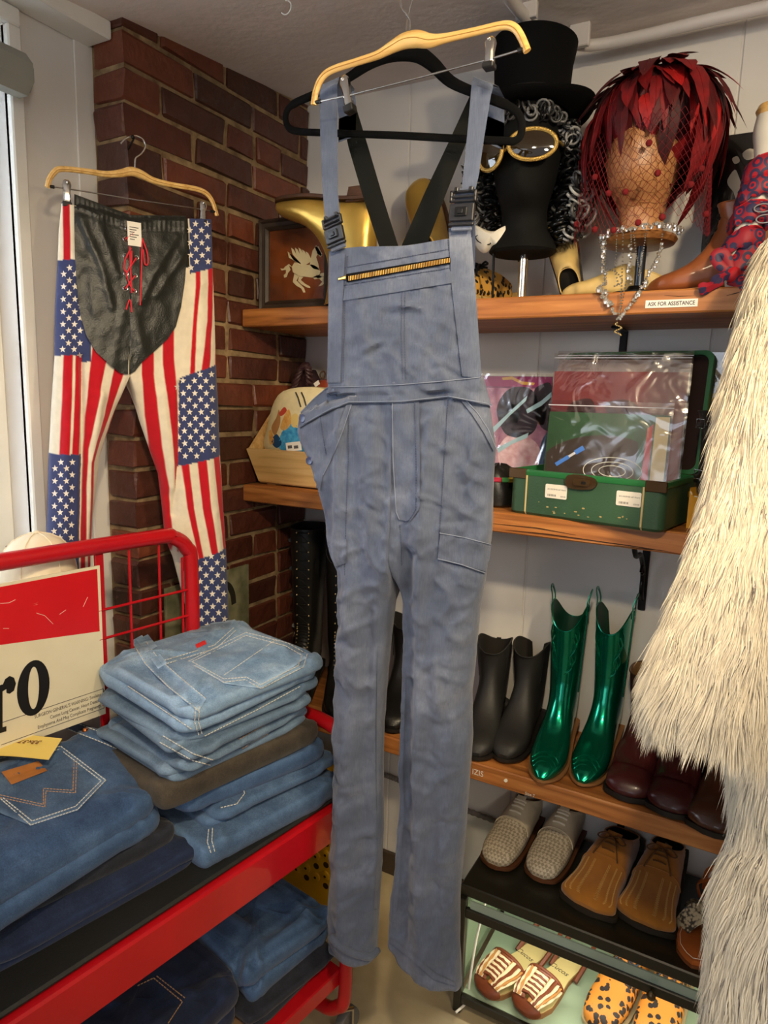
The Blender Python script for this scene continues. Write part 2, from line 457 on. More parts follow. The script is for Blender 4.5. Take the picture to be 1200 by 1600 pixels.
# ---- baseboard and cable on the back wall
g = G(); g.box(XB, 2.6, YW - .012, YW, 0, .075, b=.002); struct('baseboard_back', g, mat('baseboard_dark', rgb(70, 58, 46), .6), smooth=False)
g = G(); P0 = [aty(596, 1209, YW - .012), aty(630, 1222, YW - .012), aty(700, 1255, YW - .012), aty(790, 1290, YW - .012), aty(900, 1345, YW - .012)]
sp = spline(P0, 40)
g.tube(sp, [.0085 if (i // 2) % 2 else .0068 for i in range(len(sp))], 8)
o = obj('ribbed_cable', g, mat('cable_grey', rgb(120, 112, 106), .6)); tag(o, 'grey ribbed cable running along the white wall under the lowest shelf', 'cable')

# ---- three wall shelves
def shelf(label, z0, z1, name='wall_shelf'):
    g = G(); n = 24
    rnd = random.Random(int(z0 * 1000)); rings = []
    for i in range(n + 1):
        x = XB + .004 + (1.25 + XB * -1 - .0 - .004) * i / n
        w = rnd.uniform(-.0012, .0012); b = .003
        rings.append([(x, 1.457 + w + b, z0), (x, 1.457 + w, z0 + b), (x, 1.457 + w, z1 - b), (x, 1.457 + w + b, z1), (x, YW - .001, z1), (x, YW - .001, z0)])
    g.loft(rings)
    o = obj(name, g, shelf_wood, smooth=False); rebase(o, (0, 1.6, z0)); tag(o, label, 'shelf', 'wooden wall shelves'); return o
ZT, ZM, ZL = 1.7225, 1.2535, .637
sh_t = shelf('topmost wooden wall shelf carrying the mannequin heads and hats', 1.678, ZT)
sh_m = shelf('middle wooden wall shelf carrying the green suitcase and wooden crate', 1.208, ZM)
sh_l = shelf('lowest wooden wall shelf carrying the row of boots', .592, ZL)
# cracks and knots in the planks
crack = mat('wood_crack', rgb(40, 22, 12), .8)
def cracks(parent, segs, y=1.4565):
    for pts in segs:
        g = G(); P = [Vector(aty(*q, y)) for q in pts]
        g.tube(P, [.0004] + [.0017] * (len(P) - 2) + [.0004] if len(P) > 2 else .001, 6, flat=.5)
        obj('crack', g, crack, parent)
cracks(sh_t, [[(1032, 461), (1060, 463), (1085, 462)], [(1135, 462), (1150, 458), (1160, 455)]])
cracks(sh_m, [[(790, 828), (850, 834), (930, 845), (1000, 855), (1080, 868)], [(770, 818), (840, 825), (900, 836)], [(960, 852), (1010, 858), (1040, 860)]])
# iron bracket under the middle shelf and its twins
def bracket(x, z1, label, drop=.21):
    t = thing('shelf_bracket', label, 'bracket', (x, YW, z1 - drop), group='black iron shelf brackets')
    g = G(); g.box(x - .009, x + .009, YW - .006, YW, z1 - drop, z1, b=.002); obj('wall_plate', g, black_iron, t, smooth=False)
    g = G(); g.box(x - .009, x + .009, YW - (.25 if drop > .1 else .12), YW - .006, z1 - .006, z1, b=.002); obj('arm', g, black_iron, t, smooth=False)
    if drop < .1: return t
    g = G(); P = [(x, YW - .008, z1 - drop + .03), (x, YW - .03, z1 - drop + .055), (x, YW - .028, z1 - drop + .085), (x, YW - .045, z1 - .09), (x, YW - .10, z1 - .05), (x, YW - .17, z1 - .04), (x, YW - .21, z1 - .012)]
    g.tube(spline(P, 6), .006, 8); obj('scroll', g, black_iron, t)
    g = G(); P = [(x, YW - .045 - .02 * math.cos(a) * (1 - a / 8), z1 - .10 + .02 * math.sin(a) * (1 - a / 8)) for a in np.linspace(0, 5.5, 16)]
    g.tube(P, .004, 8); obj('curl', g, black_iron, t)
    return t
bx = aty(1007, 900, YW)[0]
bracket(bx, 1.207, 'black scrolled iron bracket under the middle shelf below the green suitcase')
bracket(aty(975, 530, YW)[0], 1.677, 'black iron bracket under the topmost shelf behind the records', .055)
bracket(bx, .591, 'black iron bracket under the lowest shelf behind the display case')
# ================================================================ HANGING GARMENTS
_rng = np.random.RandomState(3); _perm = np.tile(_rng.permutation(256), 3); _grd = _rng.uniform(-1, 1, (256, 2))
def pn(x, y, seed=0):
    """smooth 2-D noise on arrays"""
    x = np.asarray(x, float) + seed * 17.3; y = np.asarray(y, float) + seed * 9.1
    xi = np.floor(x).astype(int); yi = np.floor(y).astype(int); fx = x - xi; fy = y - yi
    u = fx * fx * fx * (fx * (fx * 6 - 15) + 10); v = fy * fy * fy * (fy * (fy * 6 - 15) + 10)
    def gd(ix, iy, dx, dy):
        h = _perm[(_perm[ix & 255] + iy) & 255]; return _grd[h, 0] * dx + _grd[h, 1] * dy
    a = gd(xi, yi, fx, fy); b = gd(xi + 1, yi, fx - 1, fy); c = gd(xi, yi + 1, fx, fy - 1); d = gd(xi + 1, yi + 1, fx - 1, fy - 1)
    return (a + u * (b - a)) * (1 - v) + (c + u * (d - c)) * v
def seg_dist(X, Y, poly):
    best = np.full(X.shape, 1e9)
    for (x0, y0), (x1, y1) in zip(poly[:-1], poly[1:]):
        dx, dy = x1 - x0, y1 - y0; L = dx * dx + dy * dy
        t = np.clip(((X - x0) * dx + (Y - y0) * dy) / L, 0, 1)
        best = np.minimum(best, np.hypot(X - x0 - t * dx, Y - y0 - t * dy))
    return best
def make_wr(a_v, a_s, seed, ridges=(), box=None, ncrease=0):
    """cloth relief: hanging folds, soft dents and short sharp creases"""
    rr = random.Random(seed * 31 + 5); cre = []
    for k in range(ncrease):
        x = rr.uniform(box[0], box[2]); y = rr.uniform(box[1], box[3]); a = rr.choice((-1, 1)) * rr.uniform(.15, .95); L = rr.uniform(14, 46); bend = rr.uniform(-.5, .5); q = [(x, y)]
        for i in range(4): q.append((q[-1][0] + math.cos(a) * L / 4, q[-1][1] + math.sin(a) * L / 4)); a += bend / 4
        cre.append((q, rr.choice((1, 1, -1)) * rr.uniform(.0022, .0052), rr.uniform(3.0, 6.0)))
    def wr(X, Y):
        w = a_v * pn(X * .035, Y * .005, seed) + a_v * .5 * pn(X * .02 + Y * .008, Y * .012 - X * .008, seed + 1)
        w += a_s * .55 * pn(X * .05 + Y * .02, Y * .03 - X * .02, seed + 2)
        for fx, fy, sh, am in ((.020, .012, .010, .9), (.028, .016, -.018, .7), (.04, .03, .02, .35)):
            n = np.abs(pn(X * fx + Y * sh, Y * fy - X * sh * .6, seed + int(fx * 1000))); w += a_s * am * np.clip(1 - 3.2 * n, 0, 1) ** 1.5
        w += a_s * .12 * pn(X * .13, Y * .13, seed + 6)
        for poly, amp, wid in list(ridges) + cre: w += amp * np.exp(-(seg_dist(X, Y, poly) / wid) ** 2)
        return w
    return wr
class Plane:
    def __init__(s, p0, n): s.p0 = np.array(p0, float); s.n = np.array(n, float) / np.linalg.norm(n)
    def at(s, px, py, off=0.0): return atplane(px, py, s.p0 + s.n * off, s.n)
def poly_x(poly, y): return np.interp(y, [p[1] for p in poly], [p[0] for p in poly])

def trouser_half(pl, left, right, T, inner, crotch, nr=220, nc=48, wr=None, back=.8, tmul=None, colf=None, pw=.5):
    """one half of a pair of hanging trousers, waist to hem; left/right = outlines, inner = side with the crotch"""
    g = G(); rings = []; cols = []
    ts = np.linspace(0, 1, nr); A = (1 - np.cos(np.linspace(0, PI, nc))) / 2
    A = .55 * A + .45 * np.linspace(0, 1, nc)
    for t in ts:
        yl = left[0][1] + (left[-1][1] - left[0][1]) * t; yr = right[0][1] + (right[-1][1] - right[0][1]) * t
        xl, xr = poly_x(left, yl), poly_x(right, yr)
        X = xl + (xr - xl) * A; Y = yl + (yr - yl) * A
        leg = np.power(np.clip(1 - (2 * A - 1) ** 2, 0, 1), pw)
        o = A if inner == 'right' else 1 - A
        body = np.power(np.clip(1 - (1 - o) ** 2, 0, 1), pw)
        yc = yr if inner == 'right' else yl
        s = smoothstep(crotch - 25, crotch + 60, yc)
        th = body * (1 - s) + leg * s
        tt = T * (tmul(yc) if tmul else 1)
        w = wr(X, Y) * np.clip(th * 3, 0, 1) if wr is not None else 0 * X
        base = [pl.at(x, y) for x, y in zip(X, Y)]
        fr = [b + pl.n * (tt * h + q) for b, h, q in zip(base, th, w)]
        bk = [b - pl.n * (tt * back * h + .3 * q) for b, h, q in zip(base, th, w)]
        ring = fr + bk[::-1][1:-1]
        rings.append(ring)
        if colf: c = [colf(x, y) for x, y in zip(X, Y)]; cols.extend(c + c[::-1][1:-1])
    g.loft(rings, cap0=True, cap1=True, col=cols if colf else None)
    return g
def merge(*gs):
    m = G()
    for g in gs: m.add(g.v, g.f)
    return m
class Surf:
    """ray caster against built cloth"""
    def __init__(s, g, fallback): s.b = g.bvh(); s.pl = fallback
    def at(s, px, py, off=0.0):
        d = Vector(ray(px, py)).normalized()
        h = s.b.ray_cast(Vector(CAM_C), d)
        p = h[0] if h[0] is not None else Vector(s.pl.at(px, py))
        return p - d * off
def patch(sf, left, right, n, m, off=.003, th=.003, wr=None, edge=True):
    """a cloth piece lying on a surface: rows between two outlines (lists of px points, same length or any)"""
    def along(poly, t):
        P = [np.array(p, float) for p in poly]; L = [0]
        for a, b in zip(P[:-1], P[1:]): L.append(L[-1] + np.linalg.norm(b - a))
        d = t * L[-1]
        return np.array([np.interp(d, L, [p[0] for p in P]), np.interp(d, L, [p[1] for p in P])])
    g = G(); top = []; bot = []
    for i in range(n + 1):
        a = along(left, i / n); b = along(right, i / n); rt = []; rb = []
        for j in range(m + 1):
            q = a + (b - a) * j / m
            o = off + (wr(q[0], q[1]) if wr else 0)
            rt.append(tuple(sf.at(q[0], q[1], o))); rb.append(tuple(sf.at(q[0], q[1], o - th)))
        top.append(rt); bot.append(rb)
    g.grid(top)
    per = lambda R: [r for r in R[0]] + [R[i][-1] for i in range(1, n + 1)] + [R[-1][j] for j in range(m - 1, -1, -1)] + [R[i][0] for i in range(n - 1, 0, -1)]
    g.loft([per(top), per(bot)], cap0=False, cap1=False)
    return g
def stitch(sf, poly, r=.0009, off=.0006, n=10, flat=.6, dash=None):
    P = [Vector((p[0], p[1], 0)) for p in poly]; q = []
    for a, b in zip(P[:-1], P[1:]):
        k = max(2, int((b - a).length / n))
        q += [a.lerp(b, i / k) for i in range(k)]
    q.append(P[-1]); pts = [sf.at(p.x, p.y, off) for p in q]
    g = G()
    if dash:
        for i in range(0, len(pts) - 1): 
            a, b = pts[i], pts[i + 1]; g.tube([a, a.lerp(b, dash)], r, 5)
    else: g.tube(pts, r, 6)
    return g

def steel_clip(t, top, bot, pl, wid=.008):
    """a sprung steel hanger clip with black rubber jaws, from px top to px bot"""
    a = Vector(pl.at(*top)); b = Vector(pl.at(*bot)); dn = (b - a).normalized(); n = Vector(pl.n); w = dn.cross(n).normalized()
    L = (b - a).length
    g = G(); rings = []
    for s, ww, d in ((0, .45, .002), (.06, .8, .004), (.2, 1, .0065), (.5, .72, .006), (.75, .85, .007), (.84, .9, .006)):
        p = a + dn * L * s; k = wid * ww
        rings.append([tuple(p + w * k + n * d * .6), tuple(p + w * k * .6 + n * d), tuple(p - w * k * .6 + n * d), tuple(p - w * k + n * d * .6),
                      tuple(p - w * k - n * d * .6), tuple(p - w * k * .6 - n * d), tuple(p + w * k * .6 - n * d), tuple(p + w * k - n * d * .6)])
    g.loft(rings); c = obj('clip', g, steel, t)
    g = G(); M = frame(b - dn * L * .09, w, -dn); g.box(-wid * 1.05, wid * 1.05, -L * .10, L * .10, -.0085, .0085, M, b=.0015)
    obj('jaw', g, mat('black_rubber', rgb(20, 20, 20), .5), c, smooth=False)
    g = G(); g.ball(a + dn * L * .12 + n * .006, .0028); obj('rivet', g, steel, c)
    return c
def wood_hanger(name, label, pl, px, rad, wire, clips, hook, group='wooden clip hangers'):
    base = pl.at(*px[0])
    t = thing(name, label, 'hanger', base, group=group)
    P = spline([pl.at(*p) for p in px], 6); R = [x.x for x in spline([(r, 0, 0) for r in rad], 6)]
    g = G(); g.tube(P, R, 14, up=tuple(pl.n), flat=.75); obj('bar', g, hanger_wood, t)
    g = G(); g.tube([p + Vector(pl.n) * r * .72 - Vector((0, 0, .0012)) for p, r in zip(P, R)], .0007, 5); obj('groove', g, mat('hanger_groove', rgb(180, 130, 60), .5), t)
    g = G(); W = [pl.at(*p) for p in wire]; g.tube(W, .0015, 8); obj('wire', g, steel, t)
    for e in (0, -1):
        g = G(); a = Vector(W[e]); b = Vector(W[1 if e == 0 else -2]); g.tube([a, a + (b - a).normalized() * .01], .0032, 8); obj('end_cap', g, mat('black_rubber', rgb(20, 20, 20), .5), t)
    for a, b in clips: steel_clip(t, a, b, pl)
    g = G(); g.tube(spline([pl.at(*p) for p in hook], 6), .0016, 8); obj('hook', g, steel, t)
    return t

# ---------------------------------------------------------------- the blue work overalls
PO = Plane((0, 1.08, 0), (0, -1, 0))
def make_work_cloth():
    m = bpy.data.materials.new('faded_work_cloth'); m.use_nodes = True; nt = m.node_tree; b = nt.nodes['Principled BSDF']
    tc = nt.nodes.new('ShaderNodeTexCoord')
    nz = nt.nodes.new('ShaderNodeTexNoise'); nz.inputs['Scale'].default_value = 9; nz.inputs['Detail'].default_value = 7; nz.inputs['Roughness'].default_value = .62
    nt.links.new(tc.outputs['Object'], nz.inputs['Vector'])
    rp = nt.nodes.new('ShaderNodeValToRGB'); e = rp.color_ramp.elements
    e[0].position = .3; e[1].position = .74; e[0].color = (*rgb(68, 76, 95), 1); e[1].color = (*rgb(112, 118, 134), 1); e.new(.52).color = (*rgb(84, 92, 111), 1)
    nt.links.new(nz.outputs['Fac'], rp.inputs[0])
    mp = nt.nodes.new('ShaderNodeMapping'); mp.inputs['Scale'].default_value = (520, 520, 46); nt.links.new(tc.outputs['Object'], mp.inputs[0])
    n2 = nt.nodes.new('ShaderNodeTexNoise'); n2.inputs['Scale'].default_value = 1; n2.inputs['Detail'].default_value = 2; nt.links.new(mp.outputs[0], n2.inputs['Vector'])
    r2 = nt.nodes.new('ShaderNodeValToRGB'); r2.color_ramp.elements[0].position = .3; r2.color_ramp.elements[1].position = .7
    r2.color_ramp.elements[0].color = (.86, .86, .88, 1); r2.color_ramp.elements[1].color = (1.08, 1.08, 1.06, 1)
    nt.links.new(n2.outputs['Fac'], r2.inputs[0])
    mx = nt.nodes.new('ShaderNodeMix'); mx.data_type = 'RGBA'; mx.blend_type = 'MULTIPLY'; mx.inputs[0].default_value = 1
    nt.links.new(rp.outputs[0], mx.inputs[6]); nt.links.new(r2.outputs[0], mx.inputs[7]); nt.links.new(mx.outputs[2], b.inputs['Base Color'])
    bp = nt.nodes.new('ShaderNodeBump'); bp.inputs['Strength'].default_value = .35; bp.inputs['Distance'].default_value = .0008
    nt.links.new(n2.outputs['Fac'], bp.inputs['Height'])
    n3 = nt.nodes.new('ShaderNodeTexNoise'); n3.inputs['Scale'].default_value = 60; n3.inputs['Detail'].default_value = 4; nt.links.new(tc.outputs['Object'], n3.inputs['Vector'])
    b3 = nt.nodes.new('ShaderNodeBump'); b3.inputs['Strength'].default_value = .4; b3.inputs['Distance'].default_value = .003
    nt.links.new(n3.outputs['Fac'], b3.inputs['Height']); nt.links.new(bp.outputs[0], b3.inputs['Normal']); nt.links.new(b3.outputs[0], b.inputs['Normal'])
    b.inputs['Roughness'].default_value = .85; b.inputs['Sheen Weight'].default_value = .25; b.inputs['Specular IOR Level'].default_value = .2
    MATS['faded_work_cloth'] = m
    return m
cloth = make_work_cloth()
seam_dark = mat('seam_dark_thread', rgb(66, 74, 98), .9)  # darker blue thread of the stitch lines
seam_light = mat('seam_pale_thread', rgb(116, 124, 142), .9)
black_plastic = mat('black_plastic', rgb(34, 34, 38), .35)
velvet = mat('black_velvet', rgb(9, 9, 10), .95, spec=.1)
elastic = mat('black_elastic', rgb(22, 23, 20), .9, weave=.5, ws=400, spec=.15)

ov = thing('work_overalls', 'faded blue cotton bib overalls with a chest zip hanging in the foreground', 'overalls', (-.58, 1.08, .37))
ridL = [([(546, 640), (543, 760), (537, 900), (540, 1000)], .008, 7), ([(575, 650), (590, 760), (598, 860)], .005, 9), ([(600, 640), (606, 780)], .005, 9),
        ([(560, 900), (572, 1000), (562, 1150), (556, 1300), (552, 1450)], .013, 15), ([(594, 940), (588, 1050), (582, 1200), (580, 1350)], -.010, 8), ([(525, 1130), (575, 1180), (590, 1250)], .006, 8), ([(530, 1330), (580, 1290)], .006, 8),
        ([(540, 930), (600, 905)], .006, 7), ([(550, 980), (600, 960)], .005, 6), ([(560, 1440), (552, 1300), (556, 1200)], .006, 9), ([(530, 800), (580, 790), (610, 830)], .005, 8),
        ([(530, 1060), (580, 1080)], -.005, 9), ([(540, 1220), (575, 1230)], -.005, 8)]
ridR = [([(690, 640), (684, 760), (676, 880), (672, 1000), (671, 1150), (668, 1300), (672, 1500)], .014, 13), ([(654, 860), (650, 1000), (647, 1150), (644, 1300), (640, 1450)], -.020, 14),
        ([(715, 700), (735, 730), (755, 745)], .005, 8), ([(700, 950), (730, 990)], .006, 8), ([(700, 1020), (704, 1110)], .007, 6), ([(690, 1200), (735, 1190)], .006, 7),
        ([(645, 1300), (640, 1450)], -.006, 10), ([(705, 1300), (700, 1480)], .007, 9), ([(690, 760), (740, 800)], .005, 7), ([(640, 850), (680, 830)], .005, 8), ([(700, 1400), (716, 1480)], -.006, 7)]
crotch_y = 890
outL = [(468, 648), (465, 675), (470, 692), (482, 715), (497, 755), (508, 800), (514, 845), (519, 870), (530, 892), (536, 960), (534, 1000), (530, 1070), (527, 1150), (524, 1250), (519, 1400), (518, 1468)]
inL = [(628, 598), (628, 892), (616, 940), (609, 1000), (603, 1060), (598, 1130), (597, 1200), (598, 1300), (592, 1400), (587, 1495)]
inR = [(628, 598), (628, 892), (632, 915), (633, 1000), (630, 1100), (625, 1200), (627, 1250), (620, 1350), (613, 1400), (609, 1466)]
outR = [(755, 590), (765, 630), (775, 700), (772, 740), (769, 830), (760, 895), (750, 950), (742, 1040), (737, 1080), (738, 1150), (733, 1220), (727, 1300), (718, 1400), (718, 1470), (721, 1541)]
tm = lambda y: interp([(590, .5), (700, .8), (880, 1.0), (1100, .95), (1500, .9)], y)
gL = trouser_half(PO, outL, inL, .045, 'right', crotch_y, 240, 52, make_wr(.015, .0050, 1, ridL, (520, 640, 610, 1480), 46), tmul=tm)
gR = trouser_half(PO, inR, outR, .045, 'left', crotch_y, 240, 52, make_wr(.015, .0050, 5, ridR, (635, 640, 750, 1500), 52), tmul=tm)
obj('trouser_leg', gL, cloth, ov, angle=None); obj('trouser_leg', gR, cloth, ov, angle=None)
SO = Surf(merge(gL, gR), PO)
# bib
bibL = [(514, 392), (513, 480), (512, 618)]; bibR = [(736, 360), (743, 450), (754, 610)]
wrb = make_wr(.004, .0040, 9, [([(560, 470), (575, 560)], .004, 9), ([(690, 500), (650, 570)], .005, 8), ([(600, 520), (620, 590)], .003, 8)], (540, 440, 710, 590), 16)
g = G(); fr = []; bk = []
for t in np.linspace(0, 1, 60):
    yl, yr = 392 + 224 * t, 372 + 236 * t
    A = np.linspace(0, 1, 56); xl = poly_x(bibL, yl); xr = poly_x(bibR, yr)
    X = xl + (xr - xl) * A; Y = yl + (yr - yl) * A - (4 * np.sin(A * 9) * (1 - t) * .6 if t < .08 else 0)
    w = wrb(X, Y) * np.minimum(1, np.minimum(A, 1 - A) * 12)
    fr.append([PO.at(x, y, .018 + .014 * math.sin(PI * a) + q) for x, y, a, q in zip(X, Y, A, w)])
    bk.append([PO.at(x, y, .014 + .014 * math.sin(PI * a) + q) for x, y, a, q in zip(X, Y, A, w)])
g.loft([f + b[::-1] for f, b in zip(fr, bk)])
bib = obj('bib', g, cloth, ov, angle=60)
SB = Surf(g, Plane((0, 1.06, 0), (0, -1, 0)))
def wr1(x, y): return 0.0012 * float(pn(x * .12, y * .12, 4))
# waistband
wbT = [(470, 643), (490, 622), (512, 604), (560, 603), (628, 600), (700, 594), (755, 588)]
wbB = [(468, 668), (492, 654), (518, 640), (545, 630), (628, 629), (700, 621), (768, 634)]
SW = Surf(merge(gL, gR, g), PO)
g = patch(SW, wbT, wbB, 70, 8, .008, .010, wr1); wbnd = obj('waistband', g, cloth, ov, angle=60)
SWB = Surf(merge(gL, gR, g), PO)
# zip pocket on the bib
g = patch(SB, [(538, 452), (536, 470)], [(706, 424), (707, 442)], 3, 40, .0035, .003); obj('pocket_welt', g, cloth, bib, angle=60)
g = patch(SB, [(541, 428), (542, 441)], [(703, 401), (704, 412)], 3, 40, .003, .002); zp = obj('zip', g, mat('zip_tape', rgb(20, 19, 18), .9, spec=.1), ov)
g = G()
for i in range(62):
    t = i / 61; q0 = np.array((545, 431.5)) + (np.array((702, 403)) - np.array((545, 431.5))) * t
    a = SB.at(q0[0], q0[1], .0052); b = SB.at(q0[0] + .4, q0[1] + 7, .0052); g.tube([a, b], .00065, 5)
obj('zip_teeth', g, mat('brass_teeth', rgb(176, 132, 58), .4, .6), zp, kind='stuff')
g = G(); a = SB.at(541, 433, .006); b = SB.at(529, 436, .006); g.tube([a, a.lerp(b, .4), b], [.004, .003, .0024], 8, flat=.4, up=(0, -1, 0)); obj('zip_pull', g, mat('brass', rgb(206, 164, 82), .25, 1.0), zp)
# button-through tabs, side facings
for L_, R_ in (([(514, 394), (513, 480), (511, 598)], [(539, 398), (535, 480), (532, 598)]), ([(701, 356), (706, 450), (722, 588)], [(735, 358), (743, 450), (752, 590)])):
    g = patch(SB, L_, R_, 40, 4, .003, .003, wr1); obj('side_facing', g, cloth, bib, angle=60)
for poly in ([(628, 436), (627, 520), (629, 594)], [(633, 436), (632, 520), (634, 594)], [(539, 398), (535, 480), (532, 598)], [(543, 400), (539, 480), (536, 598)],
             [(700, 374), (706, 450), (721, 588)], [(538, 418), (620, 404), (703, 389)], [(537, 446), (620, 432), (705, 418)]):
    obj('seam', stitch(SB, poly, .0007, .0012, dash=.7, n=4), seam_dark, bib, kind='stuff')
# trousers' details: fly, pockets, seams
g = patch(SO, [(613, 629), (614, 720), (619, 800), (624, 812)], [(655, 626), (656, 720), (656, 795), (640, 815)], 34, 8, .004, .004, wr1); fly = obj('fly', g, cloth, ov, angle=60)
obj('seam', stitch(SO, [(648, 628), (650, 720), (650, 795), (640, 812), (622, 822)], .0008, .0055, dash=.7, n=4), seam_dark, fly, kind='stuff')
for L_, R_ in (([(548, 632), (535, 672), (519, 712), (504, 742), (500, 766)], [(541, 632), (528, 668), (511, 708), (496, 738), (494, 762)]), ([(716, 621), (738, 648), (756, 676), (771, 705)], [(723, 621), (745, 645), (762, 671), (774, 698)])):
    g = patch(SO, L_, R_, 24, 3, .004, .004); obj('pocket_edge', g, cloth, ov, angle=60)
g = patch(SO, [(688, 832), (686, 850), (684, 872)], [(768, 850), (765, 872), (759, 893)], 12, 20, .004, .004, wr1); obj('leg_pocket', g, cloth, ov, angle=60)
g = patch(SO, [(514, 850), (518, 868), (524, 886)], [(541, 842), (541, 862), (540, 880)], 12, 8, .004, .004, wr1); obj('leg_pocket', g, cloth, ov, angle=60)
for poly in ([(545, 632), (544, 720), (541, 800), (538, 900)], [(700, 624), (694, 720), (687, 832), (684, 872)], [(687, 835), (726, 841), (767, 852)], [(686, 872), (720, 880), (758, 893)], [(684, 876), (720, 884), (757, 897)],
             [(514, 852), (541, 842)], [(524, 886), (541, 880)], [(625, 822), (627, 850), (628, 884)], [(500, 648), (506, 690), (513, 730)]):
    obj('seam', stitch(SO, poly, .0008, .0010, dash=.75, n=4), seam_dark, ov, kind='stuff')
for poly in ([(590, 1010), (588, 1130), (588, 1220), (590, 1320), (584, 1420)], [(634, 1060), (632, 1130), (630, 1200), (632, 1260), (626, 1350), (618, 1450)]):
    g = patch(SO, poly, [(p[0] + (8 if p[0] < 610 else -6), p[1]) for p in poly], 60, 2, .003, .003, lambda x, y: .0012 * math.sin(y * .9)); obj('inseam', g, cloth, ov, angle=60)
g = patch(SO, [(611, 1466), (640, 1487), (680, 1521), (712, 1536)], [(610, 1474), (638, 1496), (678, 1531), (712, 1541)], 26, 3, .004, .004, lambda x, y: .001 * math.sin(x * .8)); obj('hem', g, cloth, ov, angle=60)
for sf__, poly, of in ((SWB, [(p[0], p[1] + 1) for p in wbT], .0012), (SWB, [(p[0], p[1] - 2) for p in wbB], .0012), (SO, [(613, 629), (614, 720), (619, 800), (624, 812)], .005), (SO, [(549, 632), (536, 672), (520, 712), (505, 742)], .005), (SO, [(724, 621), (746, 645), (763, 671), (774, 698)], .005),
             (SO, [(684, 873), (720, 882), (758, 895)], .005), (SO, [(687, 833), (726, 840), (767, 851)], .005)):
    obj('worn_edge', stitch(sf__, poly, .0008, of, n=6), seam_light, ov, kind='stuff')
# rolled cuff of the other leg
g = G(); P = [SO.at(x, y, .001) for x, y in ((519, 1464), (527, 1474), (545, 1486), (562, 1492), (578, 1494), (588, 1484))]
g.tube(spline(P, 6), .0075, 10); g.tube([p + Vector((0, .008, -.006)) for p in spline(P, 6)], .0065, 10); obj('rolled_cuff', g, cloth, ov)
# buttons on the side opening
for q in ((473, 654), (484, 720)):
    g = G(); p = Vector(SWB.at(*q, .004)); g.lathe([(.002, 0), (.0075, 0), (.0082, .0015), (.0065, .003), (.003, .0022), (.0, .0022)], 16, frame(p, (1, 0, 0), (0, 0, 1))); obj('button', g, mat('navy_button', rgb(52, 60, 92), .35), ov)
# front straps, buckles, black back straps
def ribbon(name, pl, left, right, th, m, parent, n=40, m_=6, wob=.0015):
    g = patch(pl, left, right, n, m_, th, th, lambda x, y: wob * float(pn(x * .05, y * .03, 2))); return obj(name, g, m, parent, angle=60)
P6 = Plane((0, 1.052, 0), (0, -1, 0))
st = ribbon('front_strap', P6, [(499, 142), (500, 200), (503, 280), (508, 350), (513, 372)], [(527, 130), (527, 200), (528, 300), (532, 345), (536, 362)], .003, cloth, ov)
ribbon('front_strap', P6, [(737, 131), (731, 200), (724, 270), (719, 316)], [(768, 143), (757, 212), (748, 275), (737, 322)], .003, cloth, ov)
# strap continuing over the hanger to the back
for a, b in (((499, 142), (527, 130)), ((737, 131), (768, 143))):
    A0, B0 = Vector(P6.at(*a, .0015)), Vector(P6.at(*b, .0015)); g = G()
    prof = [(0, 0), (.006, .012), (.028, .018), (.055, .012), (.062, -.02), (.062, -.06)]
    g.grid([[tuple(A0 + Vector((0, dy, dz))), tuple(B0 + Vector((0, dy, dz)))] for dy, dz in prof]); g.grid([[tuple(A0 + Vector((0, dy, dz - .003))), tuple(B0 + Vector((0, dy, dz - .003)))] for dy, dz in prof])
    obj('strap_bend', g, cloth, ov)
P12 = Plane((0, 1.118, 0), (0, -1, 0))
ribbon('back_strap', P12, [(526, 150), (545, 232), (568, 310), (596, 396)], [(551, 150), (576, 232), (602, 320), (626, 396)], .003, elastic, ov)
ribbon('back_strap', P12, [(734, 150), (701, 222), (664, 300), (622, 396)], [(752, 158), (726, 230), (694, 310), (662, 396)], .003, elastic, ov)
def buckle(q00, q10, q01, parent):
    """side release buckle; q00,q10 top corners, q01 bottom left"""
    o = Vector(P6.at(*q00, .006)); x = Vector(P6.at(*q10, .006)) - o; y = Vector(P6.at(*q01, .006)) - o; W = x.length; H = y.length
    M = frame(o + y, x, -y); b = .0012
    t = G(); t.box(W * .04, W * .96, H * .12, H * .60, -.004, .005, M, b=b); bk = obj('buckle', t, black_plastic, parent, smooth=False)
    t = G(); t.box(W * .26, W * .74, H * .24, H * .50, .005, .008, M, b=b); t.box(W * .40, W * .60, H * .30, H * .44, .008, .010, M, b=.0008); obj('release_button', t, mat('dark_plastic', rgb(20, 20, 22), .2), bk, smooth=False)
    t = G()
    for k in (.64, .76, .9): t.box(0, W, H * k, H * (k + .07), -.003, .004, M, b=b)
    t.box(0, W * .1, H * .64, H * .97, -.003, .004, M, b=b); t.box(W * .9, W, H * .64, H * .97, -.003, .004, M, b=b); t.box(W * .15, W * .3, H * .9, H * 1.06, -.003, .004, M, b=b); t.box(W * .7, W * .85, H * .9, H * 1.06, -.003, .004, M, b=b)
    obj('slider', t, black_plastic, bk, smooth=False)
    t = G(); t.box(W * .02, W * .98, H * 0, H * .09, -.003, .004, M, b=b); obj('loop', t, black_plastic, bk, smooth=False)
    for za, zb, da, db in ((-.12, .14, -.006, -.001), (.56, 1.05, -.007, -.003)):
        t = G(); t.box(W * .12, W * .88, H * za, H * zb, da, db, M, b=b); obj('strap_end', t, cloth, bk, smooth=False)
buckle((501, 345), (530, 332), (512, 390), ov)
buckle((695, 299), (736, 296), (700, 354), ov)
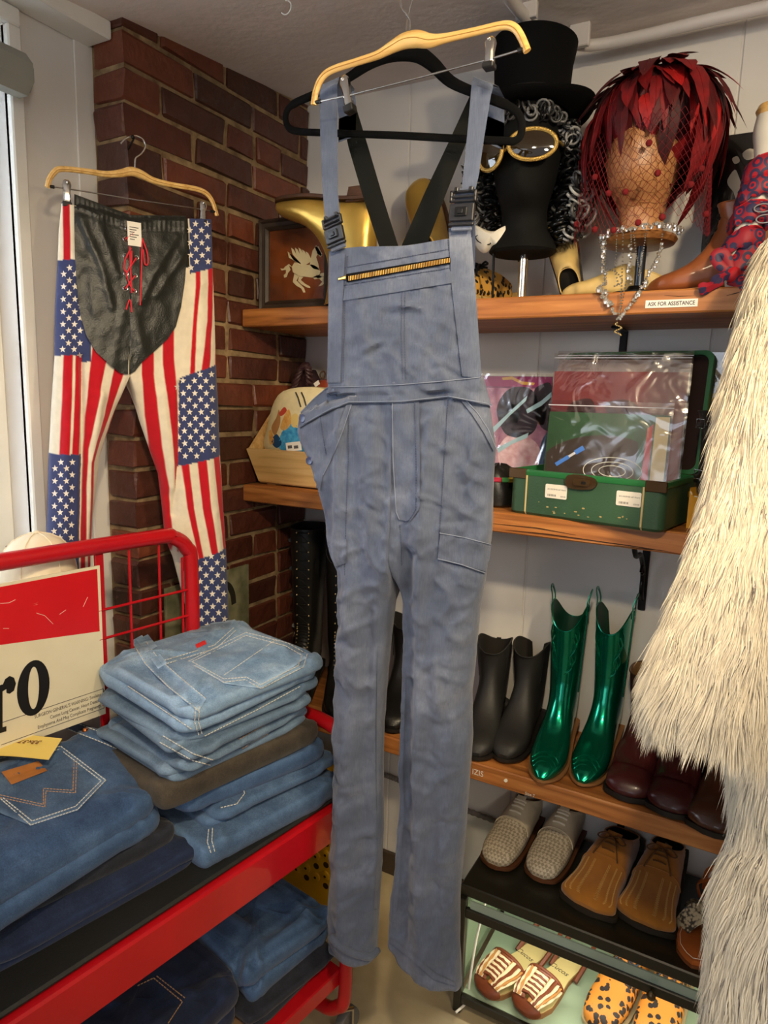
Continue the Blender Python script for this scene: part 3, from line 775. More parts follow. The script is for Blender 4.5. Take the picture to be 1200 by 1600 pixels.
# bunched strap tab going down behind the right facing
ribbon('strap_tail', Plane((0, 1.075, 0), (0, -1, 0)), [(728, 330), (733, 360), (738, 420)], [(741, 320), (743, 370), (742, 420)], .003, MATS['seam_dark_thread'], ov)

# ---------------------------------------------------------------- hangers of the overalls
PB = Plane((0, 1.088, 0), (0, -1, 0))
bh = thing('velvet_hanger', 'black velvet suit hanger holding the straps of the blue overalls', 'hanger', PB.at(630, 214))
px = [(630, 212), (520, 208), (464, 205), (449, 196), (447, 178), (458, 163), (495, 146), (540, 124), (580, 98), (615, 84), (650, 84), (676, 100), (705, 128), (750, 148), (795, 166), (812, 182), (815, 205), (806, 219), (780, 220), (630, 212)]
P = spline([PB.at(*p) for p in px], 5)
R = [.0062] * len(P)
for i, p in enumerate(P):
    u, v = proj(p)
    if v < 165: R[i] = .0075 + .006 * math.exp(-((u - 632) / 60) ** 2)
g = G(); g.tube(P, R, 12, up=(0, -1, 0), flat=.55); obj('body', g, velvet, bh)
g = G(); hk = [PB.at(632, 84), PB.at(634, 60), PB.at(637, 30)]; c0 = Vector(PB.at(640, -25)); g.tube(spline(hk + [tuple(c0 + Vector((.022 * math.cos(a), 0, .022 * math.sin(a)))) for a in np.linspace(-1.2, 3.2, 10)], 4), .0017, 8); obj('hook', g, steel, bh)

PH = Plane((0, 1.0, 0), (0, -1, 0))
wood_hanger('clip_hanger', 'pale wooden clip hanger in front of the blue overalls and top hat', PH,
            [(490, 164), (494, 142), (503, 122), (520, 109), (560, 96), (590, 86), (612, 74), (632, 64), (652, 61), (672, 64), (695, 60), (740, 50), (785, 40), (803, 43), (814, 57), (824, 80)],
            [.0055, .0058, .006, .006, .006, .0068, .009, .0115, .012, .0098, .007, .006, .006, .006, .0058, .0055],
            [(493, 160), (545, 149), (660, 120), (770, 91), (820, 76)], [((537, 118), (548, 176)), ((767, 57), (764, 108))],
            [(640, 60), (641, 40), (640, 30), (632, 18), (627, 8), (622, -20), (632, -48), (655, -52), (668, -36)])
# the eye hook in the ceiling that carries both hangers
e0 = Vector(PH.at(645, -50)); top = ceil_z(1.02)
g = G(); g.tube([(e0.x, 1.0, top), (e0.x, 1.0, e0.z + .03)] + [(e0.x + .016 * math.sin(a), 1.0 + .04 * (1 - math.cos(a)) * .4, e0.z + .014 + .016 * math.cos(a)) for a in np.linspace(0, 5.2, 12)], .0022, 8)
o = obj('eye_hook', g, steel); tag(o, 'steel eye hook in the ceiling above the overalls hangers', 'hook')

# ---------------------------------------------------------------- the flag trousers on the brick corner
LP = np.array([-1.255, .90]); RP = np.array([-1.114, 1.22]); dP = (RP - LP) / np.linalg.norm(RP - LP)
PF = Plane((LP[0], LP[1], 0), (dP[1], -dP[0], 0))
ft = thing('flag_trousers', 'stars and stripes trousers with black leather front hanging on the brick corner', 'trousers', PF.at(205, 985))
RED, CRM, BLU = rgb(186, 20, 34), rgb(226, 214, 190), rgb(58, 66, 108)
def xat(poly, y): return poly_x(poly, y)
def stripes(x, bounds, first):
    c = CRM if first % 2 else RED
    for k, b in enumerate(bounds):
        t = min(1.0, max(0.0, (x - b + .8) / 1.6)); nx = CRM if (k + 1 + first) % 2 else RED
        if t <= 0: break
        c = tuple(p + (q - p) * t for p, q in zip(c, nx))
    return c
bl_ = [(300, 116), (405, 116), (560, 123), (640, 122), (720, 121), (850, 118), (990, 112)]
bl_ = [(p[1], p[0]) for p in bl_]
LB = [[(138, 545), (131, 600), (126, 650), (124, 700), (120, 860)], [(160, 560), (151, 600), (141, 650), (131, 700), (128, 760), (128, 860)],
      [(174, 560), (166, 600), (156, 650), (143, 690), (135, 720), (133, 860)], [(187, 580), (178, 610), (166, 650), (150, 690), (140, 720), (139, 860)], [(200, 590), (187, 615), (170, 655), (155, 705), (150, 740), (140, 860)], [(230, 590), (196, 615), (180, 640), (160, 690), (152, 730), (146, 860)]]
DARK = rgb(28, 29, 27)
def col_left(x, y):
    b = xat(bl_, y)
    if x > 117 and y < 420: return DARK
    if x < b:
        if y < 407 - (x - 90) * -.02: return stripes(x, [97, 107, 118], 1)
        if y < 556: return BLU
        if y < 708: return stripes(x + (y - 600) * .05, [93, 107, 111, 122], 1)
        return BLU
    if y < 566 and x < 136: return BLU
    return stripes(x, [xat(q, y) for q in LB], 1)
br_ = [(292, 345), (290, 430), (284, 500), (276, 560), (272, 600), (271, 720), (267, 760), (268, 800), (274, 860), (285, 900), (302, 975)]
RBf = [[(213, 585), (222, 650), (232, 700), (246, 740)], [(232, 585), (240, 650), (247, 700), (258, 760), (266, 840)], [(246, 570), (256, 650), (262, 700), (267, 760), (272, 830)], [(264, 560), (270, 640), (272, 720), (274, 800)]]
RS1 = [[(300, 430), (295, 500), (289, 580)], [(308, 430), (301, 500), (297, 580)], [(322, 430), (318, 500), (307, 580)], [(332, 430), (328, 500), (321, 580)], [(345, 430), (333, 560)]]
RS2 = [[(275, 725), (284, 790), (301, 868)], [(286, 725), (294, 790), (309, 868)], [(299, 722), (307, 790), (322, 868)], [(313, 718), (320, 790), (333, 868)], [(325, 715), (334, 790), (345, 868)], [(339, 712), (347, 790), (353, 868)]]
def col_right(x, y):
    b = xat(br_, y)
    if x < 290 and y < 420: return DARK
    if x >= b:
        if y < 430 - (x - 290) * .25: return BLU
        if y < 592 - (x - 268) * .33: return stripes(x, [xat(q, y) for q in RS1], 1)
        if y < 726 - (x - 272) * .22: return BLU
        if y < 869 - (x - 301) * .32: return stripes(x, [xat(q, y) for q in RS2], 1)
        return BLU
    if y > 860: return CRM
    return stripes(x, [xat(q, y) for q in RBf], 1)
flagL = [(96, 318), (92, 360), (90, 405), (86, 480), (85, 560), (80, 640), (76, 720), (74, 800), (72, 850), (70, 990)]
flagLi = [(196, 345), (196, 588), (188, 612), (176, 650), (162, 690), (154, 715), (150, 755), (145, 800), (141, 850), (138, 990)]
flagRi = [(196, 345), (196, 588), (206, 615), (217, 655), (236, 710), (247, 740), (253, 790), (258, 840), (270, 870), (300, 985)]
flagR = [(330, 343), (332, 420), (335, 500), (337, 570), (342, 700), (348, 800), (352, 860), (357, 985)]
ridF = [([(122, 560), (122, 700), (120, 850)], -.010, 4), ([(150, 620), (136, 720), (130, 840)], .010, 8), ([(100, 430), (96, 850)], .006, 9)]
ridG = [([(273, 600), (271, 720), (266, 800)], -.008, 5), ([(245, 620), (262, 760)], .007, 9), ([(310, 450), (318, 700), (330, 900)], .006, 14)]
fT = lambda y: interp([(340, .45), (420, .8), (600, 1.0), (1000, .9)], y)
gFL = trouser_half(PF, flagL, flagLi, .036, 'right', 592, 330, 150, make_wr(.004, .0018, 21, ridF), tmul=fT, colf=col_left)
gFR = trouser_half(PF, flagRi, flagR, .036, 'left', 592, 330, 150, make_wr(.004, .0018, 25, ridG), tmul=fT, colf=col_right)
flag_cloth = mat('flag_cotton', (1, 1, 1), .85, vcol=True, var=.10, vs=60, sheen=.15, weave=.25, ws=900, spec=.2)
obj('trouser_leg', gFL, flag_cloth, ft, angle=None, colattr=True); obj('trouser_leg', gFR, flag_cloth, ft, angle=None, colattr=True)
SF = Surf(merge(gFL, gFR), PF)
# printed stars
g = G(); rnd = random.Random(5)
def star_at(x, y, R=5.0, rot=0.0):
    c = SF.at(x, y, .0008); ex = (SF.at(x + 2, y, .0008) - c) / 2; ey = (SF.at(x, y + 2, .0008) - c) / 2
    if ex.length > .005 or ey.length > .005: return
    vs = []
    for k in range(10):
        a = -PI / 2 + k * PI / 5 + rot; r = R if k % 2 == 0 else R * .42
        vs.append(c + ex * r * math.cos(a) * .92 + ey * r * math.sin(a))
    g.add([c] + vs, [(0, 1 + k, 1 + (k + 1) % 10) for k in range(10)])
row = 0
for y in np.arange(340, 985, 9.8):
    for x in np.arange(70 + (row % 2) * 9, 362, 18):
        xx = x + (y - 600) * .03 * (1 if x > 200 else -.5)
        side = 'L' if xx < 200 else 'R'
        if side == 'L': xl_, xr_ = poly_x(flagL, y), poly_x(flagLi, y); cf = col_left
        else: xl_, xr_ = poly_x(flagRi, y), poly_x(flagR, y); cf = col_right
        if not (xl_ + 4 < xx < xr_ - 3): continue
        if all(cf(xx + dx, y + dy) == BLU for dx, dy in ((-4, 0), (4, 0), (0, -5), (0, 5))): star_at(xx, y, 5.7, rnd.uniform(-.15, .15))
    row += 1
obj('printed_stars', g, mat('star_print', rgb(226, 218, 204), .85), ft, smooth=False, kind='stuff')
# black leather front
lea = mat('black_leather', rgb(32, 34, 31), .38, bump=.35, bs=350, var=.2, vs=8)
leL = [(116, 303), (116, 350), (117, 400), (120, 450), (125, 490), (135, 525), (150, 550), (172, 570), (188, 583)]
leM = [(205, 344), (203, 585)]
leR = [(291, 337), (292, 400), (289, 440), (283, 480), (275, 510), (262, 530), (240, 550), (222, 566), (211, 580)]
wl_ = make_wr(.0015, .0012, 31, [([(125, 340), (160, 420), (175, 480)], .004, 6), ([(150, 340), (185, 430)], .003, 6), ([(275, 370), (240, 430), (222, 470)], .005, 7), ([(285, 400), (245, 460)], .004, 6), ([(195, 480), (175, 570)], .003, 8), ([(210, 490), (225, 560)], .003, 8)])
def wl2(x, y):
    w = float(wl_(np.array([x]), np.array([y]))[0])
    top = np.interp(x, [116, 196, 291], [303, 335, 337])
    if y < top + 26: w += .0022 * abs(math.sin(x * .42)) * (1 - abs((y - top - 13) / 13) ** 4) - (.0015 if abs(y - top - 24) < 3 else 0)
    return max(-.002, w) + .001
g = patch(SF, leL, [(204, 336), (204, 400), (203, 470), (203, 520), (202, 550), (200, 570), (200, 585)], 90, 40, .004, .004, wl2); obj('leather_front', g, lea, ft, angle=None)
g = patch(SF, [(204, 336), (204, 400), (203, 470), (203, 520), (202, 550), (202, 570), (202, 585)], leR, 90, 40, .004, .004, wl2); obj('leather_front', g, lea, ft, angle=None)
gl = G(); 
SL = Surf(merge(gFL, gFR, g), PF)
chrome = mat('chrome', rgb(225, 222, 215), .15, 1.0)
eyes = [(199, 357), (196, 374), (196, 400), (213, 403), (197, 428), (211, 431), (196, 451), (210, 455), (197, 484), (206, 488)]
for q in eyes:
    p = Vector(SF.at(*q, .007)); c = frame(p, (dP[0], dP[1], 0), (0, 0, 1)); g = G()
    g.tube([c @ Vector((.0042 * math.cos(a), .0042 * math.sin(a), 0)) for a in np.linspace(0, 2 * PI, 14)[:-1]], .0013, 6, closed=True); obj('eyelet', g, chrome, ft)
lace_red = mat('red_cord', rgb(196, 34, 48), .7)
for path in ([(197, 484), (203, 468), (206, 488)], [(196, 451), (204, 440), (211, 431)], [(210, 455), (203, 445), (197, 428)], [(197, 428), (205, 415), (213, 403)], [(203, 385), (204, 420), (206, 458)], [(205, 388), (196, 405), (194, 420), (199, 424), (205, 410), (206, 392)],
             [(222, 375), (221, 420), (219, 477)], [(222, 372), (230, 395), (231, 412), (226, 412), (224, 390)], [(199, 357), (204, 362), (208, 368)], [(196, 374), (203, 368), (210, 362)]):
    g = G(); g.tube(spline([SF.at(*q, .011) for q in path], 5), .0016, 7); obj('lace', g, lace_red, ft)
# price card
o_ = Vector(SF.at(205, 350, .016)); M = frame(Vector(PF.at(200, 383, .034)), Vector(PF.at(221, 386)) - Vector(PF.at(200, 383)), Vector(PF.at(206, 348)) - Vector(PF.at(200, 383)))
W = (Vector(PF.at(221, 386)) - Vector(PF.at(200, 383))).length; H = (Vector(PF.at(206, 348)) - Vector(PF.at(200, 383))).length
g = G(); g.box(0, W, 0, H, 0, .0008, M)
card = obj('price_card', g, mat('card_white', rgb(232, 226, 212), .7)); rebase(card, M @ Vector((W / 2, 0, 0))); tag(card, 'small white price card tied to the laces of the flag trousers', 'tag')
ink = mat('ink_grey', rgb(90, 84, 80), .8)
g = G()
for k in range(6): g.box(W * .15, W * (.5 + .3 * ((k * 7) % 3) / 2), H * (.25 + .1 * k), H * (.285 + .1 * k), .0008, .0011, M)
obj('writing', g, ink, card, smooth=False, kind='stuff')
wood_hanger('clip_hanger', 'pale wooden clip hanger holding the stars and stripes trousers', PF,
            [(74, 293), (77, 281), (85, 269), (96, 264), (130, 267), (165, 272), (188, 271), (205, 268), (220, 272), (240, 282), (270, 289), (305, 295), (322, 302), (332, 315), (339, 337)],
            [.0048, .005, .0055, .0055, .0055, .006, .0075, .009, .0085, .0065, .0055, .0055, .0055, .005, .0048],
            [(76, 291), (120, 297), (210, 312), (300, 325), (336, 331)], [((104, 281), (104, 324)), ((317, 314), (316, 350))],
            [(211, 268), (211, 252), (213, 246), (222, 239), (227, 229), (224, 219), (215, 213), (205, 213), (196, 217), (189, 224)])
nail = Vector(PF.at(209, 213)); 
g = G(); g.tube([(nail.x, nail.y, nail.z - .004), (-1.248, 1.094, nail.z - .004)], .002, 8); g.ball((nail.x + .004, nail.y - .006, nail.z - .004), .0042)
o = obj('nail', g, black_iron); tag(o, 'dark iron nail in the brick corner carrying the flag trousers hanger', 'nail')
# ================================================================ RED DISPLAY CART AND JEANS
F0 = np.array([-.70, 1.157]); CD = np.array([.157, .988]); CD /= np.linalg.norm(CD); CL = np.array([-CD[1], CD[0]])
def cart(s, w, z):
    p = F0 + s * CD + w * CL; return (p[0], p[1], z)
cd3, cl3 = Vector((CD[0], CD[1], 0)), Vector((CL[0], CL[1], 0))
MC = frame((F0[0], F0[1], 0), cd3, cl3)      # local x = along, y = towards the window, z up
red_paint = mat('red_enamel', rgb(178, 14, 24), .28, var=.08, vs=10, coat=.35, bump=.05, bs=60)
mat_black = mat('black_mat', rgb(26, 26, 24), .55, bump=.3, bs=160)
ct = thing('display_cart', 'red tubular metal display cart with a sign board back and two decks', 'cart', cart(-.45, .19, 0))
S0 = -1.25
g = G(); g.box(S0, .0, .008, .37, .56, .64, MC, b=.004); deck = obj('upper_deck', g, red_paint, ct, smooth=False)
g = G(); g.box(S0, -.01, .022, .365, .6405, .651, MC, b=.004); obj('deck_mat', g, mat_black, deck, smooth=False)
g = G(); g.box(S0, .0, .01, .37, .185, .225, MC, b=.003); low = obj('lower_deck', g, red_paint, ct, smooth=False)
g = G(); g.box(S0, -.005, .06, .365, .2255, .229, MC, b=.001); obj('deck_liner', g, mat('worn_board', rgb(110, 84, 60), .7, var=.2, vs=14), low, smooth=False)
# end loops of bent tube
def loop(s, zt):
    P = [(s, .0, zt - .07), (s, .022, zt - .02), (s, .07, zt), (s, .19, zt), (s, .31, zt), (s, .358, zt - .02), (s, .38, zt - .07), (s, .38, .42), (s, .38, .17), (s, .358, .115), (s, .31, .09), (s, .19, .09), (s, .07, .09), (s, .022, .115), (s, 0, .17), (s, 0, .42)]
    return [MC @ Vector(p) for p in spline(P, 6, closed=True)]
for s, zt in ((.0, .80), (S0, .80)):
    g = G(); g.tube(loop(s, zt), .0155, 12, closed=True); obj('end_frame', g, red_paint, ct)
# back frame
SB0, SB1, ZR = S0, -.118, 1.195
P = [(SB1, .38, .30), (SB1, .38, .8), (SB1, .38, 1.11), (SB1 - .012, .38, 1.16), (SB1 - .045, .38, 1.188), (SB1 - .10, .38, ZR), (-.6, .38, ZR), (SB0 + .1, .38, ZR), (SB0 + .03, .38, 1.17), (SB0, .38, 1.10), (SB0, .38, .30)]
g = G(); g.tube([MC @ Vector(p) for p in spline(P, 6)], .0165, 12); obj('back_frame', g, red_paint, ct)
for z in (1.065, 1.005, .935, .865):
    g = G(); g.tube([MC @ Vector((-.345, .376, z)), MC @ Vector((SB1, .376, z))], .0028, 7); obj('grid_wire', g, red_paint, ct)
for s in (-.27, -.2, -.142):
    g = G(); g.tube([MC @ Vector((s, .380, .65)), MC @ Vector((s, .380, 1.19 if s < -.15 else 1.14))], .0028, 7); obj('grid_wire', g, red_paint, ct)
g = G(); g.box(-.345, -.328, .376, .384, .62, 1.18, MC, b=.001); obj('back_bar', g, red_paint, ct, smooth=False)
# casters
for s in (.045, S0 - .045):
    for w in (.03, .35):
        if s < -.5: continue
        g = G(); c = MC @ Vector((s, w, .035)); M = frame(c, cd3, (0, 0, 1)); g.lathe([(.012, -.011), (.033, -.011), (.035, -.008), (.035, .008), (.033, .011), (.012, .011)], 24, M)
        cst = obj('caster', g, mat('caster_grey', rgb(86, 84, 80), .5), ct)
        g = G(); g.tube([c + Vector((0, 0, .0)) - cl3 * .016, c - cl3 * .016 + Vector((0, 0, .045)), MC @ Vector((s - .03, w, .085))], .005, 6); g.tube([c + cl3 * .016, c + cl3 * .016 + Vector((0, 0, .045)), MC @ Vector((s - .03, w, .085))], .005, 6); obj('fork', g, steel, cst)

# ---- sign board
PSG = Plane(cart(0, .3735, 0), tuple(-cl3))
def sg(px, py, off=0.0): return Vector(PSG.at(px, py, off))
def s_of(p): return (Vector(p) - Vector((F0[0], F0[1], 0))).dot(cd3)
sgn = thing('cigarette_sign', 'red and cream tin advertising sign with black lettering on the cart back', 'sign', cart(-.7, .374, .86))
sr = s_of(sg(160, 985)); zt_, zb_ = 1.158, .845
g = G(); g.box(S0 + .05, sr, .3735, .3765, zb_, zt_, MC); obj('panel', g, mat('sign_cream', rgb(222, 212, 182), .35, var=.04, vs=12), sgn, smooth=False)
g = G(); M2 = frame(PSG.p0, cd3, (0, 0, 1))
def pl2(poly, off, th, name, m, parent):
    """flat printed shape: polygon of px points on the board"""
    g = G(); A = [sg(x, y, off) for x, y in poly]; B = [sg(x, y, off - th) for x, y in poly]
    g.loft([[tuple(p) for p in A], [tuple(p) for p in B]]); return obj(name, g, m, parent, smooth=False)
sred = mat('sign_red', rgb(204, 22, 30), .3, var=.05, vs=10)
def zs(px, py): return sg(px, py).z
q0 = sr - .006
zr1, zr2 = sg(153, 987).z, sg(0, 996).z; s1, s2 = s_of(sg(153, 987)), s_of(sg(0, 996))
zl = zr1 + (zr2 - zr1) / (s2 - s1) * (S0 + .06 - s1); zl = min(zl, zt_ - .03)
g = G(); poly = [(q0, zt_ - .006), (q0, zr1), (S0 + .056, zl), (S0 + .056, zt_ - .006)]
g.loft([[tuple(MC @ Vector((a, w, z))) for a, z in poly] for w in (.3735, .3731)]); obj('red_field', g, sred, sgn, smooth=False)
black_ink = mat('black_ink', rgb(22, 20, 20), .4)
# the letters r and o
def ellipse(cx, cy, rx, ry, n=36): return [(cx + rx * math.cos(2 * PI * k / n), cy + ry * math.sin(2 * PI * k / n)) for k in range(n)]
def on_board(poly): return [(Vector(sg(x, y)) - Vector(PSG.p0)).dot(cd3) for x, y in poly]
g = G(); A = ellipse(52, 1075, 25.5, 43); B = ellipse(52.5, 1075, 8.5, 33)
sh = lambda P, o: [tuple(sg(x + 0 * y, y - (x - 52) * .30, o)) for x, y in P]
for o in (.0006,):
    a = sh(A, o); b = sh(B, o); n = len(a); g.add(a + b, [(k, (k + 1) % n, n + (k + 1) % n, n + k) for k in range(n)])
    g.loft([a, sh(A, -.0003)], cap0=False, cap1=False)
obj('letter', g, black_ink, sgn, smooth=False)
g = G()
for P in ([(-14, 1055), (4, 1055), (4, 1122), (10, 1122), (10, 1130), (-20, 1130), (-20, 1122), (-14, 1122)], [(4, 1066), (4, 1056), (8, 1048), (15, 1045), (22, 1050), (25, 1060), (22, 1070), (15, 1073), (10, 1070), (10, 1064)]):
    g.loft([sh(P, .0006), sh(P, -.0003)])
obj('letter', g, black_ink, sgn, smooth=False)
# warning box at the lower right
ox = s_of(sg(162, 1086))
for k, line in enumerate(("SURGEON GENERAL'S WARNING: Smoking", "Causes Lung Cancer, Heart Disease,", "Emphysema And May Complicate Pregnancy.")):
    M = frame(MC @ Vector((ox - .006, .3733, .887 - k * .0115)), cd3, (0, 0, 1)); obj('warning_line', text_geo(line, M, .0098, .0002, 'RIGHT', sx=.72), ink, sgn, smooth=False)
g = G(); zb1 = .900
for a, b, z0, z1 in ((ox - .2, ox, zb1, zb1 + .001), (ox - .2, ox, zb1 - .042, zb1 - .041), (ox - .001, ox, zb1 - .042, zb1)): g.box(a, b, .3730, .3736, z0, z1, MC)
obj('warning_frame', g, ink, sgn, smooth=False, kind='stuff')
scr = mat('scratch_white', rgb(232, 220, 200), .6)
for path in ([(0, 943), (14, 942), (24, 937)], [(57, 958), (70, 962), (83, 975)], [(93, 960), (103, 953)], [(130, 948), (137, 933)], [(5, 982), (14, 982)]):
    g = G(); g.tube([sg(x, y, .0006) for x, y in path], .0004, 5); obj('scratch', g, scr, sgn, kind='stuff')

# ---- folded denim
def make_denim(name, c_dark, c_mid, c_light):
    m = bpy.data.materials.new(name); m.use_nodes = True; nt = m.node_tree; b = nt.nodes['Principled BSDF']
    tc = nt.nodes.new('ShaderNodeTexCoord')
    nz = nt.nodes.new('ShaderNodeTexNoise'); nz.inputs['Scale'].default_value = 14; nz.inputs['Detail'].default_value = 8; nz.inputs['Roughness'].default_value = .7; nt.links.new(tc.outputs['Object'], nz.inputs['Vector'])
    rp = nt.nodes.new('ShaderNodeValToRGB'); e = rp.color_ramp.elements
    e[0].position = .3; e[1].position = .72; e[0].color = (*c_dark, 1); e[1].color = (*c_light, 1); e.new(.5).color = (*c_mid, 1); nt.links.new(nz.outputs['Fac'], rp.inputs[0])
    n2 = nt.nodes.new('ShaderNodeTexNoise'); n2.inputs['Scale'].default_value = 480; n2.inputs['Detail'].default_value = 1; nt.links.new(tc.outputs['Object'], n2.inputs['Vector'])
    r2 = nt.nodes.new('ShaderNodeValToRGB'); r2.color_ramp.elements[0].position = .3; r2.color_ramp.elements[1].position = .7
    r2.color_ramp.elements[0].color = (.78, .78, .8, 1); r2.color_ramp.elements[1].color = (1.18, 1.18, 1.16, 1); nt.links.new(n2.outputs['Fac'], r2.inputs[0])
    mx = nt.nodes.new('ShaderNodeMix'); mx.data_type = 'RGBA'; mx.blend_type = 'MULTIPLY'; mx.inputs[0].default_value = 1
    nt.links.new(rp.outputs[0], mx.inputs[6]); nt.links.new(r2.outputs[0], mx.inputs[7])
    ge = nt.nodes.new('ShaderNodeNewGeometry'); r5 = nt.nodes.new('ShaderNodeValToRGB'); r5.color_ramp.elements[0].position = .51; r5.color_ramp.elements[1].position = .60; r5.color_ramp.elements[1].color = (.75, .75, .75, 1); nt.links.new(ge.outputs['Pointiness'], r5.inputs[0])
    m5 = nt.nodes.new('ShaderNodeMix'); m5.data_type = 'RGBA'; nt.links.new(r5.outputs[0], m5.inputs[0]); nt.links.new(mx.outputs[2], m5.inputs[6]); m5.inputs[7].default_value = (*[min(1, x * 1.5) for x in c_light], 1)
    nt.links.new(m5.outputs[2], b.inputs['Base Color'])
    b1 = nt.nodes.new('ShaderNodeBump'); b1.inputs['Strength'].default_value = .3; b1.inputs['Distance'].default_value = .0008; nt.links.new(n2.outputs['Fac'], b1.inputs['Height'])
    n3 = nt.nodes.new('ShaderNodeTexNoise'); n3.inputs['Scale'].default_value = 45; n3.inputs['Detail'].default_value = 3; nt.links.new(tc.outputs['Object'], n3.inputs['Vector'])
    b2 = nt.nodes.new('ShaderNodeBump'); b2.inputs['Strength'].default_value = .35; b2.inputs['Distance'].default_value = .003; nt.links.new(n3.outputs['Fac'], b2.inputs['Height']); nt.links.new(b1.outputs[0], b2.inputs['Normal']); nt.links.new(b2.outputs[0], b.inputs['Normal'])
    b.inputs['Roughness'].default_value = .88; b.inputs['Specular IOR Level'].default_value = .2; b.inputs['Sheen Weight'].default_value = .15
    MATS[name] = m
    return m
den_light = make_denim('denim_light', rgb(84, 112, 146), rgb(112, 142, 174), rgb(148, 174, 200))
den_pale = make_denim('denim_pale', rgb(62, 84, 108), rgb(84, 106, 130), rgb(114, 136, 158))
den_mid = make_denim('denim_mid', rgb(48, 70, 100), rgb(64, 88, 120), rgb(88, 114, 146))
den_blue = make_denim('denim_blue', rgb(40, 60, 92), rgb(54, 78, 112), rgb(76, 102, 138))
den_navy = make_denim('denim_navy', rgb(20, 28, 48), rgb(27, 37, 62), rgb(38, 50, 80))
den_char = make_denim('denim_charcoal', rgb(44, 40, 34), rgb(58, 52, 44), rgb(76, 68, 58))
den_dark = make_denim('denim_black', rgb(24, 26, 32), rgb(32, 34, 42), rgb(44, 48, 58))
thread_pale = mat('thread_pale', rgb(196, 196, 190), .9); thread_gold = mat('thread_gold', rgb(168, 132, 96), .9); copper = mat('copper_rivet', rgb(190, 110, 60), .3, 1.0)

def sheet(g, corners, z0, z1, seed, jit=.012, droop=.008, wr=.003, N=168):
    """one folded layer of cloth: a soft slab with tight rounded folds; corners = four (s, w, dz) going round"""
    rr = random.Random(seed); C4 = [np.array((c[0] + rr.uniform(-jit, jit), c[1] + rr.uniform(-jit, jit), c[2])) for c in corners]
    e = 2 / 13.0; ol = []
    for k in range(N):
        a = 2 * PI * (k + .5) / N; c, s_ = math.cos(a), math.sin(a); ol.append((.5 + .5 * math.copysign(abs(c) ** e, c), .5 + .5 * math.copysign(abs(s_) ** e, s_)))
    U = np.array([o[0] for o in ol]); V = np.array([o[1] for o in ol]); ang = np.arctan2(V - .5, U - .5)
    edge = jit * 1.6 * pn(U * 3.1 + seed, V * 3.1, seed) + jit * .7 * pn(U * 9 + seed, V * 9, seed + 1)
    rings = []
    prof = [(.05, .0), (.6, .0), (.93, .0), (.985, .12), (1.0, .40), (1.0, .62), (.988, .88), (.965, .99), (.92, 1.0), (.85, 1.0), (.75, 1.0), (.62, 1.0), (.5, 1.0), (.36, 1.0), (.2, 1.0), (.05, 1.0)]
    for k, h in prof:
        kk = k + edge * 3.0 * smoothstep(.3, 1.0, k); uu = .5 + (U - .5) * kk; vv = .5 + (V - .5) * kk
        Q = (C4[0][None] * ((1 - uu) * (1 - vv))[:, None] + C4[1][None] * (uu * (1 - vv))[:, None] + C4[2][None] * (uu * vv)[:, None] + C4[3][None] * ((1 - uu) * vv)[:, None])
        z = z0 + (z1 - z0) * h + Q[:, 2]
        z = z - droop * smoothstep(.70, 1.0, k) * (1 + 1.2 * pn(U * 4 + seed, V * 4, seed + 5)) * (1.0 if h > .3 else .9)
        xy = F0[None] + Q[:, :1] * CD[None] + Q[:, 1:2] * CL[None]
        w = wr * (1.3 * pn(xy[:, 0] * 20, xy[:, 1] * 20, seed) + 1.6 * (.6 - 2.6 * np.abs(pn(xy[:, 0] * 11 + xy[:, 1] * 8, xy[:, 1] * 12 - xy[:, 0] * 5, seed + 2))) + 1.2 * (.5 - 2.6 * np.abs(pn(xy[:, 0] * 24 - xy[:, 1] * 12, xy[:, 1] * 22 + xy[:, 0] * 9, seed + 4))) + .5 * pn(xy[:, 0] * 55, xy[:, 1] * 55, seed + 3))
        z = z + w * (.35 + .65 * h)
        rings.append([(float(x), float(y), float(zz)) for (x, y), zz in zip(xy, z)])
    g.loft(rings); return g
def folded(corners, layers, seed, rough=.012, top_wr=.004, rnd_=.10, sag=.0):
    g = G(); n = max(1, layers)
    for i in range(n):
        c4 = []
        for (s, w, zb, zt) in corners:
            c4.append((s, w, zb + (zt - zb) * i / n))
        th = min(zt - zb for (_, _, zb, zt) in corners) / n
        # heights differ per corner: dz carries the tilt
        sheet(g, c4, 0.0, th * 1.04, seed * 7 + i, jit=rough, droop=.006 + .004 * i, wr=top_wr * (.5 + .5 * (i + 1) / n))
    return g
def jeans(label, corners, layers, m, seed, group, **k):
    g = folded(corners, layers, seed, **k)
    c = np.mean([c[:3] for c in corners], axis=0)
    t = thing('folded_jeans', label, 'jeans', cart(c[0], c[1], c[2]), group=group)
    obj('denim', g, m, t, angle=None)
    return t, g
RS = 'folded jeans piled at the far end of the cart'
